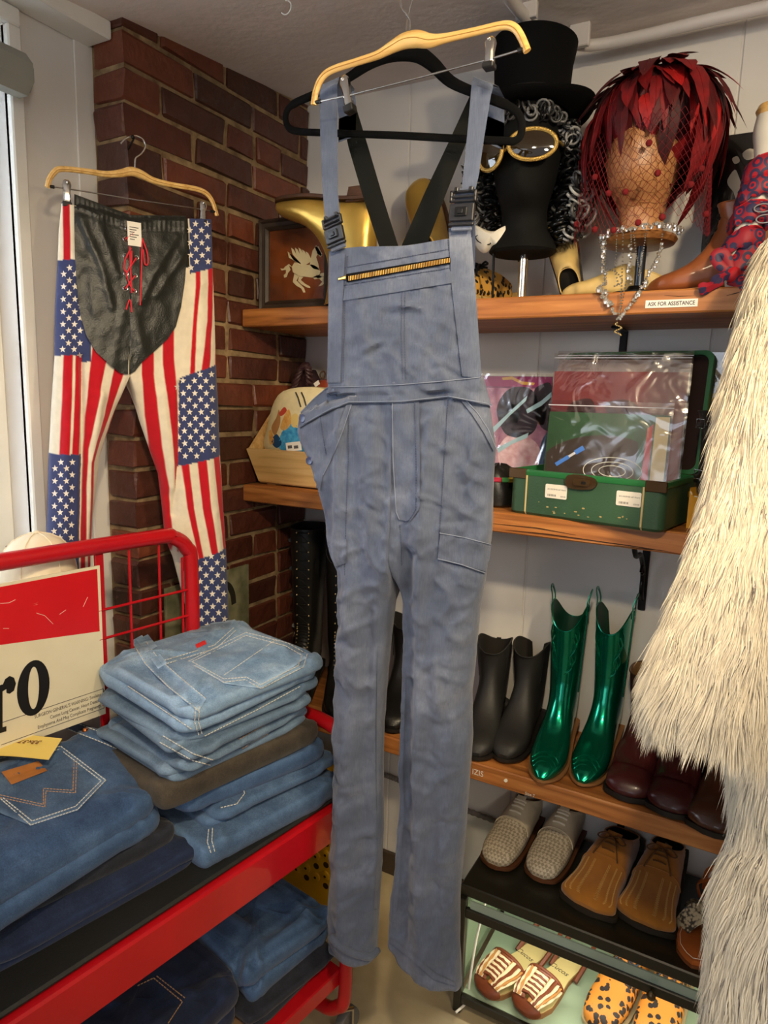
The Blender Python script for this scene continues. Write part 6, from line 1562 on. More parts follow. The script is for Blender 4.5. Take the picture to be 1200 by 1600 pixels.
# curly wig
wg = thing('curly_wig', 'curly black and grey wig on the black mannequin head', 'wig', (hx, YT, hz0 + .02))
rw = random.Random(11); gd, gg = G(), G()
def curl(c, axis, R, r, turns, g, tone):
    ax = Vector(axis).normalized(); u = ax.orthogonal().normalized(); v = ax.cross(u); n = int(turns * 12); P = []
    ph = rw.uniform(0, 6)
    for k in range(n + 1):
        t_ = k / n; a = ph + 2 * PI * turns * t_; rr = R * (1 - .45 * t_); P.append(Vector(c) + ax * (t_ - .5) * R * 1.6 * turns * .55 + u * rr * math.cos(a) + v * rr * math.sin(a))
    g.tube(P, r, 5, col=tone)
for k in range(270):
    sd_ = rw.choice((-1, 1)); q = rw.random()
    z = hz0 + (.055 if sd_ < 0 else .03) + .215 * q
    w = interp([(0, .112), (.15, .132), (.5, .124), (.8, .112), (1, .085)], q)
    a = rw.uniform(-.25, 1.9); rad = rw.uniform(.84, 1.08)
    x = sd_ * w * math.cos(a * .75) * rad; y = (w * math.sin(a) * .9) * rad - .02
    if abs(x) < .068 and y < .03: continue
    tone = rw.choice([(.012, .012, .013)] * 2 + [(.05, .05, .05), (.14, .14, .142), (.26, .26, .26), (.36, .36, .35)])
    curl((hx + x, YT + y, z), (rw.uniform(-1, 1), rw.uniform(-1, 1), rw.uniform(-1, 1)), rw.uniform(.012, .021), rw.uniform(.0022, .004), rw.uniform(1.2, 2.0), gd, tone)
for k in range(26):   # fringe over the forehead
    a = rw.uniform(-1.1, 1.1); curl((hx + .095 * math.sin(a), YT - .10 * math.cos(a) - .005, hz0 + .258 + rw.uniform(-.012, .012)), (rw.uniform(-1, 1), rw.uniform(-1, 1), rw.uniform(-1, 1)), rw.uniform(.010, .016), .0026, 1.6, gd, rw.choice([(.01, .01, .01), (.05, .05, .05), (.16, .16, .16)]))
for k in range(120):  # dark underlayer
    sd_ = rw.choice((-1, 1)); q = rw.random(); z = hz0 + .02 + .25 * q; a = rw.uniform(-.1, 2.0); w = interp([(0, .075), (.2, .09), (1, .085)], q)
    curl((hx + sd_ * w * math.cos(a * .75), YT + w * math.sin(a) * .9, z), (rw.uniform(-.4, .4), rw.uniform(-.4, .4), -1), rw.uniform(.014, .02), .004, 2.2, gd, (.006, .006, .006))
o = obj('curls', gd, mat('wig_hair', (.1, .1, .1), .35, vcol=True, spec=.5), wg, colattr=True, angle=None, kind='stuff')
# goggles
gl_ = thing('glitter_goggles', 'round gold glitter framed dark goggles on the black mannequin head', 'goggles', (hx, YT - .1, hz0 + .2))
glit = mat('gold_glitter', rgb(170, 130, 60), .35, .8, col2=rgb(240, 206, 120), var=.5, vs=500, bump=1.0, bs=500); lensm = mat('dark_lens', rgb(40, 30, 10), .06, coat=.6, spec=.8)
for (cx, cy, rx, ry, dd) in ((766, 240, 22, 26, .0), (832, 225, 36, 24, .0)):
    PL = Plane((0, YT - .112, 0), (0, -1, 0)); c = Vector(PL.at(cx, cy)); ex = (Vector(PL.at(cx + rx, cy)) - c).length; ez = (Vector(PL.at(cx, cy + ry)) - c).length
    n_ = Vector((-.35 if cx < 800 else .30, -1, 0)).normalized(); xa = Vector((-n_.y, n_.x, 0)); M = frame(c, xa, (0, 0, 1))
    P = [M @ Vector((ex * math.cos(a), ez * math.sin(a), 0)) for a in np.linspace(0, 2 * PI, 33)[:-1]]
    g = G(); g.tube(P, .0042, 8, closed=True); fr_ = obj('rim', g, glit, gl_)
    g = G(); g.loft([[tuple(M @ Vector((ex * k * math.cos(a), ez * k * math.sin(a), d))) for a in np.linspace(0, 2 * PI, 33)[:-1]] for k, d in ((1, 0), (.7, .004), (.35, .006), (.02, .0065))], cap0=True); obj('lens', g, lensm, fr_)
g = G(); g.tube(spline([PL.at(788, 236), PL.at(794, 230, .004), PL.at(799, 230)], 4), .003, 8); obj('bridge', g, glit, gl_)
for sg in (-1, 1): g = G(); g.tube([(hx + sg * .062, YT - .095, hz0 + .205), (hx + sg * .083, YT - .05, hz0 + .205), (hx + sg * .085, YT + .02, hz0 + .20)], .0025, 6); obj('temple', g, glit, gl_)

# wooden head with feather hat
wx = (px_x(940, 365) + px_x(1063, 365)) / 2; wz = px_z(1000, 372)
wh = thing('mannequin_head', 'cracked varnish wooden mannequin head on a turned disc wearing a feather hat', 'mannequin head', (wx, YT, ZT), -.05, 'mannequin heads on the top shelf')
crk = bpy.data.materials.new('cracked_varnish'); crk.use_nodes = True; nt = crk.node_tree; b = nt.nodes['Principled BSDF']; tcn = nt.nodes.new('ShaderNodeTexCoord'); vo = nt.nodes.new('ShaderNodeTexVoronoi'); vo.feature = 'DISTANCE_TO_EDGE'; vo.inputs['Scale'].default_value = 60; nt.links.new(tcn.outputs['Object'], vo.inputs['Vector'])
rp = nt.nodes.new('ShaderNodeValToRGB'); rp.color_ramp.elements[0].color = (*rgb(110, 66, 34), 1); rp.color_ramp.elements[1].position = .07; rp.color_ramp.elements[1].color = (*rgb(186, 132, 84), 1); nt.links.new(vo.outputs[0], rp.inputs[0]); nt.links.new(rp.outputs[0], b.inputs['Base Color']); b.inputs['Roughness'].default_value = .4
zb = wz - ZT
rows = [(zb, 0, .044, .044, 0, 0), (zb + .02, 0, .042, .043, 0, 0), (zb + .05, .0, .044, .048, 0, 0), (zb + .066, .008, .049, .060, 0, 0), (zb + .078, .016, .055, .074, .0, 0), (zb + .095, .02, .061, .082, .002, 0), (zb + .112, .02, .066, .086, .006, 0), (zb + .126, .02, .069, .088, .002, 0), (zb + .14, .019, .072, .089, .010, 0),
        (zb + .158, .018, .074, .089, .010, -.002), (zb + .18, .016, .075, .09, .003, -.003), (zb + .2, .012, .076, .092, 0, .001), (zb + .23, .008, .074, .092, 0, 0), (zb + .26, .004, .064, .08, 0, 0), (zb + .28, 0, .045, .056, 0, 0), (zb + .288, 0, .015, .02, 0, 0)]
g = G(); g.loft(head_rings(rows)); put('head', g, crk, wh)
woodd = make_wood('turned_wood', rgb(90, 56, 26), rgb(130, 84, 44), rgb(150, 102, 58), .3, 3)
g = G(); g.lathe([(.0, -.018), (.055, -.018), (.068, -.014), (.073, -.006), (.070, 0), (.05, .002), (0, .002)], 40, Matrix.Translation((0, 0, zb)), cap=False); put('disc', g, woodd, wh)
g = G(); g.tube([(0.006, 0, 0), (0.006, 0, zb - .015)], .010, 14); put('rod', g, mat('rod_dark', rgb(60, 66, 74), .3, .7), wh)
g = G(); g.lathe([(.05, 0), (.05, .006), (.02, .01), (.014, .02)], 24); put('foot_plate', g, black_iron, wh)
# feather hat
fh = thing('feather_hat', 'big round hat of dark red feathers with a spotted net veil', 'hat', (wx + .02, YT, wz + .17))
fmats = [mat('feather_maroon', rgb(74, 5, 10), .6, var=.3, vs=60, stretch=(1, .2, 1)), mat('feather_red', rgb(112, 9, 14), .6, var=.3, vs=60, stretch=(1, .2, 1)), mat('feather_bright', rgb(152, 20, 20), .5, var=.3, vs=60), mat('feather_wine', rgb(54, 4, 8), .65, var=.3, vs=60)]
def feather_mesh(L, W, bend, m, seed):
    r_ = random.Random(seed); g = G(); rows = []
    n = 10
    for i in range(n + 1):
        t_ = i / n; w = W * (math.sin(PI * min(1, t_ * .93 + .05)) ** .7) * (1 - .25 * t_) * (1 + .12 * r_.uniform(-1, 1)) * (0.05 if i == n else 1)
        y = L * t_ - .0 * t_; z = -bend * t_ * t_ * L
        rows.append([(-w, y - .25 * w, z + .25 * w), (-w * .5, y, z + .06 * w), (0, y + .1 * w, z), (w * .5, y, z + .06 * w), (w, y - .25 * w, z + .25 * w)])
    g.grid(rows); g.tube([rows[i][2] for i in range(n)], [.0011 * (1 - i / n) + .0003 for i in range(n)], 4)
    return mesh_from(g, 'feather', m, smooth=True)
fmesh = {m_i: [feather_mesh(.078 + .016 * k, .0165 + .003 * (k % 2), .45 + .15 * k, fmats[m_i], 5 * m_i + k) for k in range(4)] for m_i in range(4)}
rf = random.Random(4); C0 = Vector((wx + .012, YT, wz + .208)); Ra, Rz = .118, .100
NF = 254
for k in range(NF):
    f = (k + .5) / NF; sn = 1.0 - 1.30 * f; el = math.asin(max(-.9, min(1, sn))); az = k * 2.39996 + rf.uniform(-.2, .2)
    nrm = Vector((math.cos(az) * math.cos(el), math.sin(az) * math.cos(el), math.sin(el)))
    frontal = -nrm.y > .35 and abs(nrm.x) < .75
    if frontal and el < .12:
        nrm = Vector((nrm.x, -nrm.y * rf.uniform(-1, .2), abs(nrm.z) + rf.uniform(.1, .7))).normalized(); el = math.asin(nrm.z)
    p = C0 + Vector((nrm.x * Ra, nrm.y * Ra, nrm.z * Rz))
    down = Vector((nrm.x * .6, nrm.y * .6, -.8)) if el < 1.25 else Vector((rf.uniform(-1, 1), rf.uniform(-1, 1), .2))
    tdir = (down - nrm * down.dot(nrm)).normalized()
    lift = rf.uniform(.08, .34) if el < .9 else rf.uniform(.25, .7)
    tdir = (tdir + nrm * lift + Vector((rf.uniform(-.38, .38), rf.uniform(-.38, .38), rf.uniform(-.08, .12)))).normalized()
    zn = (nrm - tdir * nrm.dot(tdir)).normalized(); xn = tdir.cross(zn)
    frontal = -nrm.y > .3 and abs(nrm.x) < .7
    sc_ = rf.uniform(.55, .8) if frontal and el < .6 else (rf.uniform(.95, 1.3) if el < .15 else rf.uniform(.75, 1.05))
    me = rf.choice(fmesh[rf.choice([0, 0, 0, 1, 1, 1, 1, 2, 3])])
    o = bpy.data.objects.new('feather', me); COL.objects.link(o); o.parent = fh
    o.matrix_local = Matrix.Translation(-fh.location) @ Matrix(((xn.x, tdir.x, zn.x, p.x), (xn.y, tdir.y, zn.y, p.y), (xn.z, tdir.z, zn.z, p.z), (0, 0, 0, 1))) @ Matrix.Diagonal((sc_ * rf.uniform(.85, 1.25), sc_, sc_, 1))
for k in range(46):
    az = -PI / 2 + rf.uniform(-1.15, 1.15); el = rf.uniform(.1, .55); nrm = Vector((math.cos(az) * math.cos(el), math.sin(az) * math.cos(el), math.sin(el)))
    p = C0 + Vector((nrm.x * Ra, nrm.y * Ra, nrm.z * Rz - .012)); tdir = (Vector((nrm.x * .12 + rf.uniform(-.3, .3), nrm.y * .10, -1))).normalized(); zn = (nrm - tdir * nrm.dot(tdir)).normalized(); xn = tdir.cross(zn)
    sc_ = max(.35, (p.z - (wz + .150 + rf.uniform(-.008, .014))) / .10); me = rf.choice(fmesh[rf.choice([0, 0, 1, 1, 2, 3])])
    o = bpy.data.objects.new('feather', me); COL.objects.link(o); o.parent = fh
    o.matrix_local = Matrix.Translation(-fh.location) @ Matrix(((xn.x, tdir.x, zn.x, p.x), (xn.y, tdir.y, zn.y, p.y), (xn.z, tdir.z, zn.z, p.z), (0, 0, 0, 1))) @ Matrix.Diagonal((max(.7, sc_), sc_, sc_, 1))
g = G(); g.ball(C0 + Vector((0, 0, .012)), .112, 24, 14, sc=(1, 1, .82)); obj('cap_base', g, fmats[3], fh)
# net veil
net = mat('net_red', rgb(120, 22, 30), .7); gv = G()
def veil(a, h): 
    R_ = .118 + .012 * math.sin(3 * a) + .012 * (1 - h); return Vector((wx + .012 + R_ * math.sin(a) * 1.0, YT - .005 - R_ * math.cos(a), wz - .005 + h * .19 + .012 * math.sin(4 * a)))
for k in range(-14, 46):
    for sg in (-1, 1):
        P = []
        for i in range(17):
            h = i / 16; a = -1.75 + 3.5 * ((k + (sg * h * 11)) / 32)
            if -1.75 <= a <= 1.75: P.append(veil(a, h))
        if len(P) > 2: gv.tube(P, .00042, 3)
vl = obj('veil', gv, net, fh, kind='stuff')
for (a, h) in ((-.9, .55), (-.55, .42), (-.2, .38), (.25, .40), (.7, .33), (.1, .72), (-1.3, .12), (-.35, .05), (.05, .0), (1.15, .2), (.9, .55), (-.75, .05), (.35, -.02)):
    g = G(); g.ball(veil(a, h), .0062, 10, 6); obj('pompom', g, mat('pompom_red', rgb(110, 14, 20), .95), vl)
# ---- rhinestone necklace draped round the disc
nk = thing('rhinestone_necklace', 'silver rhinestone and bead necklace hanging from the wooden head over the shelf edge', 'necklace', (wx - .03, 1.447, wz - .1))
gem = mat('rhinestone', rgb(214, 208, 196), .12, .75); bead = mat('pewter_bead', rgb(150, 142, 126), .28, .95)
def gems(pts, r, name, seed):
    g = G(); r_ = random.Random(seed)
    for p in pts:
        for q in range(2): g.ball(Vector(p) + Vector((r_.uniform(-.003, .003), r_.uniform(-.003, .003), r_.uniform(-.004, .004))), r * r_.uniform(.6, 1.25), 6, 4, sc=(r_.uniform(.6, 1.2), .7, r_.uniform(.6, 1.6)))
    obj(name, g, gem, nk, smooth=False, kind='stuff')
ch = [(wx + .076 * math.sin(a), YT - .076 * math.cos(a), wz + .004 + .006 * math.sin(a)) for a in np.linspace(-1.9, 2.0, 46)]
gems(ch, .0042, 'gem_collar', 1)
PN = Plane((0, 1.449, 0), (0, -1, 0))
gems([PN.at(p.x, p.y) for p in spline([(944, 378, 0), (941, 405, 0), (944, 430, 0), (947, 455, 0), (955, 478, 0), (966, 498, 0), (978, 484, 0), (992, 466, 0), (1004, 450, 0), (1015, 428, 0), (1026, 405, 0), (1034, 382, 0)], 5)], .0036, 'gem_loop', 2)
gems([PN.at(p.x, p.y) for p in spline([(985, 382, 0), (984, 410, 0), (980, 425, 0), (986, 440, 0)], 3)], .0036, 'gem_drop', 3)
gems([PN.at(p.x, p.y) for p in spline([(937, 448, 0), (940, 460, 0), (948, 468, 0)], 3)], .0045, 'gem_drop', 4)
for path in ([(947, 368), (946, 410), (944, 445)], [(964, 364), (963, 395), (961, 420), (966, 445)], [(974, 364), (972, 420), (970, 470), (966, 498)], [(986, 362), (986, 400), (976, 450), (968, 492)], [(990, 362), (995, 400), (1002, 428)], [(1010, 360), (1005, 395), (998, 430)], [(1035, 366), (1030, 392), (1012, 428), (990, 470)], [(945, 420), (962, 425), (972, 440), (958, 448)]):
    q = spline([(x, y, 0) for x, y in path], 10); g = G(); last = None
    for p in q:
        if last is None or (p - last).length > 3.1: g.ball(PN.at(p.x, p.y, .002), .0019, 6, 4); last = p
    obj('bead_string', g, bead, nk, kind='stuff')
g = G(); c = Vector(PN.at(966, 514)); 
for k in range(16): a = k * .7; g.ball(c + Vector((.006 * math.cos(a), 0, -.012 + .0016 * k)), .0024, 6, 4)
obj('pendant', g, mat('gold_tone', rgb(200, 170, 110), .25, 1.0), nk, kind='stuff')

# ---- cream brogue shoes
crm = mat('cream_leather', rgb(208, 178, 112), .5, var=.08, vs=20); dsole = mat('stack_brown_sole', rgb(52, 40, 30), .5, var=.3, vs=80, stretch=(1, 1, 10))
t, L = shoe_any('cream_shoe', 'cream leather shoe with thick dark sole lying under the necklace', OX, crm, (0, 0, PI / 2 + .12), (px_x(868, 445, 1.52) + .205, 1.60, ZT), 'pair of cream brogue shoes', toe=.9, solem=dsole, sole_t=.012, hl=False, cat='shoe', scale=.74)
t2, L2 = shoe_any('cream_shoe', 'cream leather shoe with punched diamond pattern standing toe up beside the wig', OX, crm, (PI / 2 - .1, -.28, .15), (px_x(893, 440, 1.58), 1.625, ZT + .004), 'pair of cream brogue shoes', toe=1.3, solem=dsole, sole_t=.012, hl=False, cat='shoe', scale=.68)
for k in range(-2, 3):
    for sg in (-1, 1): stripe_on(L2, t2, 'punched_line', mat('punch_tan', rgb(150, 116, 64), .7), [(u, .22 * k + sg * .22 * (u - 3)) for u in np.linspace(1.8, 4.6, 8)], .0009, .0004)
# ---- brown laced ankle boot
brn = mat('brown_calf', rgb(150, 84, 46), .38, var=.12, vs=14, coat=.15)
xx = px_x(1015, 443, 1.56)
t, L = shoe_any('laced_ankle_boot', 'chestnut brown laced ankle boot lying beside the wooden head', ANK, brn, (0, 0, PI / 2 + .0), (xx + .215, 1.575, ZT), None, toe=.8, hsc=.9, solem=mat('brown_edge', rgb(176, 124, 64), .5), scale=.82)
lace_rows(L, t, black_lace, [6.0, 7.2, 8.4, 9.6], .014, .004, None, False)
# ---- glossy cowhide patterned board behind
PCW = Plane((0, 1.70, 0), (0, -1, 0))
q = [PCW.at(1113, 216), PCW.at(1250, 180)]; x0 = q[0][0]; zt = q[0][2]
cwb = thing('cowhide_board', 'glossy black board with white cowhide patches leaning on the wall', 'board', (x0 + .15, 1.70, ZT))
g = G(); g.box(x0, x0 + .31, 1.695, 1.703, ZT, zt, b=.001); cb = obj('board', g, mat('gloss_black', rgb(16, 15, 14), .15, coat=.6), cwb, smooth=False)
PC2 = Plane((0, 1.6948, 0), (0, -1, 0)); wht = mat('patch_white', rgb(200, 190, 170), .3)
for P in ([(1137, 280), (1148, 265), (1154, 275), (1158, 290), (1152, 302), (1162, 300), (1152, 315), (1146, 300), (1138, 290)], [(1136, 322), (1160, 312), (1172, 300), (1190, 310), (1185, 335), (1160, 345), (1148, 350), (1150, 332)], [(1160, 240), (1172, 232), (1186, 238), (1180, 246), (1166, 250)], [(1144, 248), (1152, 244), (1156, 252), (1148, 256)], [(1188, 222), (1198, 218), (1196, 228)]):
    q = [(p.x, p.y) for p in spline([(x, y, 0) for x, y in P], 3, True)]; flat(q, 'white_patch', wht, cb, PC2, .0006)
# ---- white form wound with a patterned scarf
sf_ = thing('wrapped_form', 'white wooden capped form wound with a red and navy patterned scarf', 'display form', (px_x(1150, 440, 1.50), 1.51, ZT))
P = [aty(x, y, yy) for x, y, yy in ((1212, 178, 1.52), (1207, 205, 1.52), (1203, 232, 1.52), (1196, 262, 1.515), (1186, 300, 1.51), (1172, 345, 1.505), (1158, 390, 1.50), (1148, 425, 1.495), (1144, 447, 1.492))]
P[-1] = np.array([P[-1][0], 1.492, ZT + .002])
g = G(); g.tube(spline(P, 6), [x.x for x in spline([(r, 0, 0) for r in (.030, .032, .027, .020, .020, .022, .022, .018, .012)], 6)], 18); obj('white_form', g, mat('form_white', rgb(222, 216, 200), .45), sf_)
a = Vector(P[0]); d = (Vector(P[0]) - Vector(P[1])).normalized(); M = frame(a, d.orthogonal(), d.cross(d.orthogonal())); 
g = G(); g.lathe([(.0, -.004), (.030, -.004), (.034, .004), (.030, .014), (.0, .018)], 24, M if M.to_3x3().col[2].dot(d) > 0 else M @ Matrix.Rotation(PI, 4, 'X'), cap=False); obj('wooden_cap', g, hanger_wood, sf_)
sc = bpy.data.materials.new('scarf_print'); sc.use_nodes = True; nt = sc.node_tree; b = nt.nodes['Principled BSDF']; tcn = nt.nodes.new('ShaderNodeTexCoord'); vo = nt.nodes.new('ShaderNodeTexVoronoi'); vo.inputs['Scale'].default_value = 48; vo.inputs['Randomness'].default_value = .2; nt.links.new(tcn.outputs['Object'], vo.inputs['Vector'])
rp = nt.nodes.new('ShaderNodeValToRGB'); rp.color_ramp.interpolation = 'CONSTANT'; e = rp.color_ramp.elements; e[0].color = (*rgb(40, 40, 78), 1); e[1].position = .16; e[1].color = (*rgb(176, 20, 34), 1); e.new(.30).color = (*rgb(48, 42, 78), 1); e.new(.52).color = (*rgb(150, 22, 40), 1)
nt.links.new(vo.outputs['Distance'], rp.inputs[0]); nt.links.new(rp.outputs[0], b.inputs['Base Color']); b.inputs['Roughness'].default_value = .6
scarf = thing('patterned_scarf', 'red and navy printed scarf knotted round the white form with a trailing end', 'scarf', (px_x(1142, 430, 1.50), 1.475, ZT + .01))
ax = spline(P, 6)
for k, (i0, tilt) in enumerate(((20, .5), (25, .7), (30, .5), (36, .8))):
    g = G(); c = ax[i0]; tdir = (ax[i0 + 1] - ax[i0 - 1]).normalized(); u = tdir.orthogonal().normalized(); v = tdir.cross(u)
    ring = [c + (u * math.cos(a) + v * math.sin(a)) * .029 + tdir * tilt * .022 * math.sin(a) for a in np.linspace(0, 2 * PI, 26)[:-1]]
    g.tube(ring, [.0075 + .0012 * math.sin(j * 1.7 + k) for j in range(25)], 10, closed=True, flat=2.5, up=tuple(tdir)); obj('wrap', g, sc, scarf)
    g = G(); g.tube([p - tdir * .019 for p in ring], .0022, 6, closed=True); obj('red_edge', g, mat('scarf_red', rgb(186, 24, 36), .6), scarf)
def ribbon3(pts, w, name, m):
    g = G(); Q = spline(pts, 6); rows = []
    for i, p in enumerate(Q):
        t_ = (Q[min(i + 1, len(Q) - 1)] - Q[max(i - 1, 0)]).normalized(); sdv = t_.cross(Vector((0, -1, 0))).normalized(); ww = w * (1 + .2 * math.sin(i * .9)); rows.append([tuple(p + sdv * ww * s_ + Vector((0, -.004 * math.cos(s_ * 3), 0))) for s_ in (-1, -.5, 0, .5, 1)])
    g.grid(rows); g.grid([[tuple(Vector(q) + Vector((0, .003, 0))) for q in r_] for r_ in rows]); return obj(name, g, m, scarf)
ribbon3([aty(1150, 428, 1.468), aty(1128, 432, 1.452), aty(1112, 446, 1.447), aty(1092, 452, 1.443)], .010, 'trailing_end', sc)
ribbon3([aty(1148, 430, 1.468), aty(1160, 440, 1.455), aty(1180, 444, 1.450), aty(1200, 438, 1.450)], .016, 'trailing_end', sc)
ribbon3([aty(1172, 375, 1.478), aty(1160, 400, 1.474), aty(1148, 424, 1.468)], .018, 'knot_band', sc)
g = G(); p = Vector(aty(1146, 430, 1.468)); g.ball(p, .014, 12, 8, sc=(1, .8, 1.1)); obj('knot', g, MATS['scarf_red'], scarf)
g = G(); g.tube(spline([aty(1140, 425, 1.47), aty(1122, 412, 1.466), aty(1118, 398, 1.466), aty(1132, 396, 1.468), aty(1142, 422, 1.47)], 6), .009, 8, flat=.4, up=(0, -1, 0)); obj('bow_loop', g, sc, scarf)
for (x, y) in ((1192, 325), (1195, 342)):
    g = G(); c = Vector(aty(x, y, 1.466)); g.tube([c + Vector((.014 * math.cos(a), 0, .007 * math.sin(a))) for a in np.linspace(0, 2 * PI, 16)[:-1]], .0018, 6, closed=True); obj('scarf_ring', g, steel, scarf)
# shelf notice
lb0 = aty(1008, 482, 1.4565); lb1 = aty(1090, 477, 1.4565); lbt = aty(1008, 470, 1.4565)
w_ = lb1[0] - lb0[0]; h_ = lbt[2] - lb0[2]; zb_ = (lb0[2] + lb1[2]) / 2 - .001
g = G(); g.box(lb0[0], lb1[0], 1.4548, 1.4558, zb_, zb_ + h_); nt_ = obj('shelf_notice', g, mat('label_white', rgb(232, 228, 220), .5), smooth=False); rebase(nt_, (lb0[0] + w_ / 2, 1.4556, zb_)); tag(nt_, 'white printed notice reading ASK FOR ASSISTANCE on the top shelf edge', 'notice')
tg = text_geo('ASK FOR ASSISTANCE', frame((lb0[0] + w_ / 2, 1.4547, zb_ + h_ * .26), (1, 0, 0), (0, 0, 1)), h_ * .72, .0002, 'CENTER', bold=.00015)
xs_ = [v[0] for v in tg.v]; k_ = w_ * .9 / (max(xs_) - min(xs_)); cx_ = lb0[0] + w_ / 2; tg.v = [(cx_ + (v[0] - cx_) * k_, v[1], v[2]) for v in tg.v]
obj('lettering', tg, mat('label_ink', rgb(50, 50, 54), .7), nt_, smooth=False)
# ================================================================ MIDDLE SHELF
# ---- small pine bin
bx0 = XB + .006; bx1 = -.93
pb = thing('pine_bin', 'small open fronted pine bin on the middle shelf by the brick', 'crate', ((bx0 + bx1) / 2, 1.53, ZM))
yf0, yf1, zf0_, zf1_ = 1.492, 1.466, 1.262, 1.352
def bin_panel(name, P, th):  # P quads
    pass
fl = .022   # flare of the ends
g = G(); g.loft([[(bx0 + fl, yf0, zf0_), (bx0, yf1, zf1_), (bx0, yf1 + .011, zf1_ + .003), (bx0 + fl, yf0 + .011, zf0_)], [(bx1 - fl, yf0, zf0_), (bx1, yf1, zf1_), (bx1, yf1 + .011, zf1_ + .003), (bx1 - fl, yf0 + .011, zf0_)]]); obj('front_board', g, crate_wood, pb, smooth=False)
for x0, x1, s in ((bx0, bx0 + fl, 1), (bx1, bx1 - fl, -1)):
    g = G(); A = [(x1, yf0 + .011, zf0_), (x0, yf1 + .011, zf1_ + .003), (x0 - s * .006, 1.60, 1.470), (x1, 1.60, zf0_)]; g.loft([A, [(x + s * .010, y, z) for x, y, z in A]]); obj('end_board', g, crate_wood, pb, smooth=False)
g = G(); g.box(bx0 + .012, bx1 - .012, 1.60, 1.611, zf0_, 1.470, b=.001); obj('back_board', g, crate_wood, pb, smooth=False)
g = G(); g.box(bx0 + fl, bx1 - fl, yf0 + .005, 1.605, zf0_ - .004, zf0_ + .006, b=.001); obj('bottom_board', g, crate_wood, pb, smooth=False)
for x in (bx0 + fl + .02, bx1 - fl - .04):
    for y in (yf0 + .012, 1.57):
        g = G(); g.box(x, x + .03, y, y + .02, ZM, zf0_ - .004, b=.0008); obj('foot', g, crate_wood, pb, smooth=False)
# ---- cream printed pouch in the bin
PBg = Plane((0, 1.505, 0), (0, -1, 0))
po = thing('printed_pouch', 'cream zip pouch with watercolour blue and orange print in the pine bin', 'pouch', (PBg.at(455, 690)[0], 1.53, zf0_ + .006))
def hexa(F, B, n=6, bulge=.01):
    pass
front = [(416, 668), (441, 611), (522, 616), (522, 700), (420, 706)]
A = [np.array(PBg.at(*p)) for p in front]; cen = np.mean(A, axis=0); rings = []
base = [(p.x, p.y) for p in spline([(x, y, 0) for x, y in front], 6, True)]
base3 = [np.array(PBg.at(*p)) for p in base]
for k, dy in ((.05, -.014), (.6, -.011), (.9, -.004), (1.0, .004), (1.02, .03), (1.0, .058), (.9, .066), (.05, .07)):
    rings.append([tuple(cen + (p - cen) * k + np.array([0, dy, 0])) for p in base3])
g = G(); g.loft(rings); zm = min(v[2] for v in g.v); g.v = [(x, y, max(z, zf0_ + .006)) for x, y, z in g.v]
gp = g; pouch = obj('body', g, mat('pouch_cream', rgb(222, 206, 160), .5, var=.06, vs=60), po)
SP = Surf(g, PBg)
def blob(P, m, name='print_patch', sfp=SP, off=.0012, parent=None):
    q = spline([(x, y, 0) for x, y in P], 4, True); c = sum(q, Vector()) / len(q); g = G(); rings = [[tuple(sfp.at(c.x + (p.x - c.x) * k, c.y + (p.y - c.y) * k, off)) for p in q] for k in (1, .8, .55, .3, .05)]
    g.loft(rings, cap0=False); return obj(name, g, m, parent, angle=None)
blu1 = mat('print_blue', rgb(40, 130, 190), .5, col2=rgb(90, 180, 220), var=.3, vs=80); ora = mat('print_orange', rgb(206, 140, 60), .5, col2=rgb(226, 180, 100), var=.3, vs=80); prd = mat('print_red', rgb(190, 70, 50), .5); pnv = mat('print_navy', rgb(30, 70, 110), .5)
for P, m in (([(436, 700), (440, 676), (455, 662), (470, 668), (488, 668), (500, 690), (480, 704), (455, 706)], blu1), ([(445, 648), (452, 640), (455, 660), (446, 672), (438, 668)], ora), ([(424, 668), (432, 652), (436, 640), (438, 660), (430, 680)], mat('print_brown', rgb(170, 120, 70), .5)), ([(436, 646), (444, 636), (448, 642), (440, 650)], prd),
             ([(424, 690), (432, 678), (440, 692), (432, 700)], pnv), ([(455, 652), (462, 646), (470, 656), (466, 668), (456, 666)], mat('print_sand', rgb(226, 196, 120), .5)), ([(420, 676), (424, 672), (428, 690), (422, 694)], ora)): blob(P, m, parent=pouch)
for d in (0, 9): g = stitch(SP, [(462 + d, 613), (466 + d, 622), (470 + d, 636)], .002, .0015); obj('zip', g, mat('zip_dark', rgb(50, 46, 44), .6), pouch)
pc = thing('price_card', 'small white price card leaning on the cream pouch in the bin', 'tag', PBg.at(465, 700, .03))
M = frame(Vector(PBg.at(448, 706, .026)), (1, 0, .15), (0.1, 0, 1)); g = G(); g.box(0, .05, 0, .024, 0, .0008, M); cd_ = obj('card', g, MATS['card_white'], pc, smooth=False)
g = G(); g.box(.006, .02, .008, .016, .0008, .001, M); g.box(.026, .04, .006, .014, .0008, .001, M); obj('writing', g, ink, cd_, smooth=False, kind='stuff')
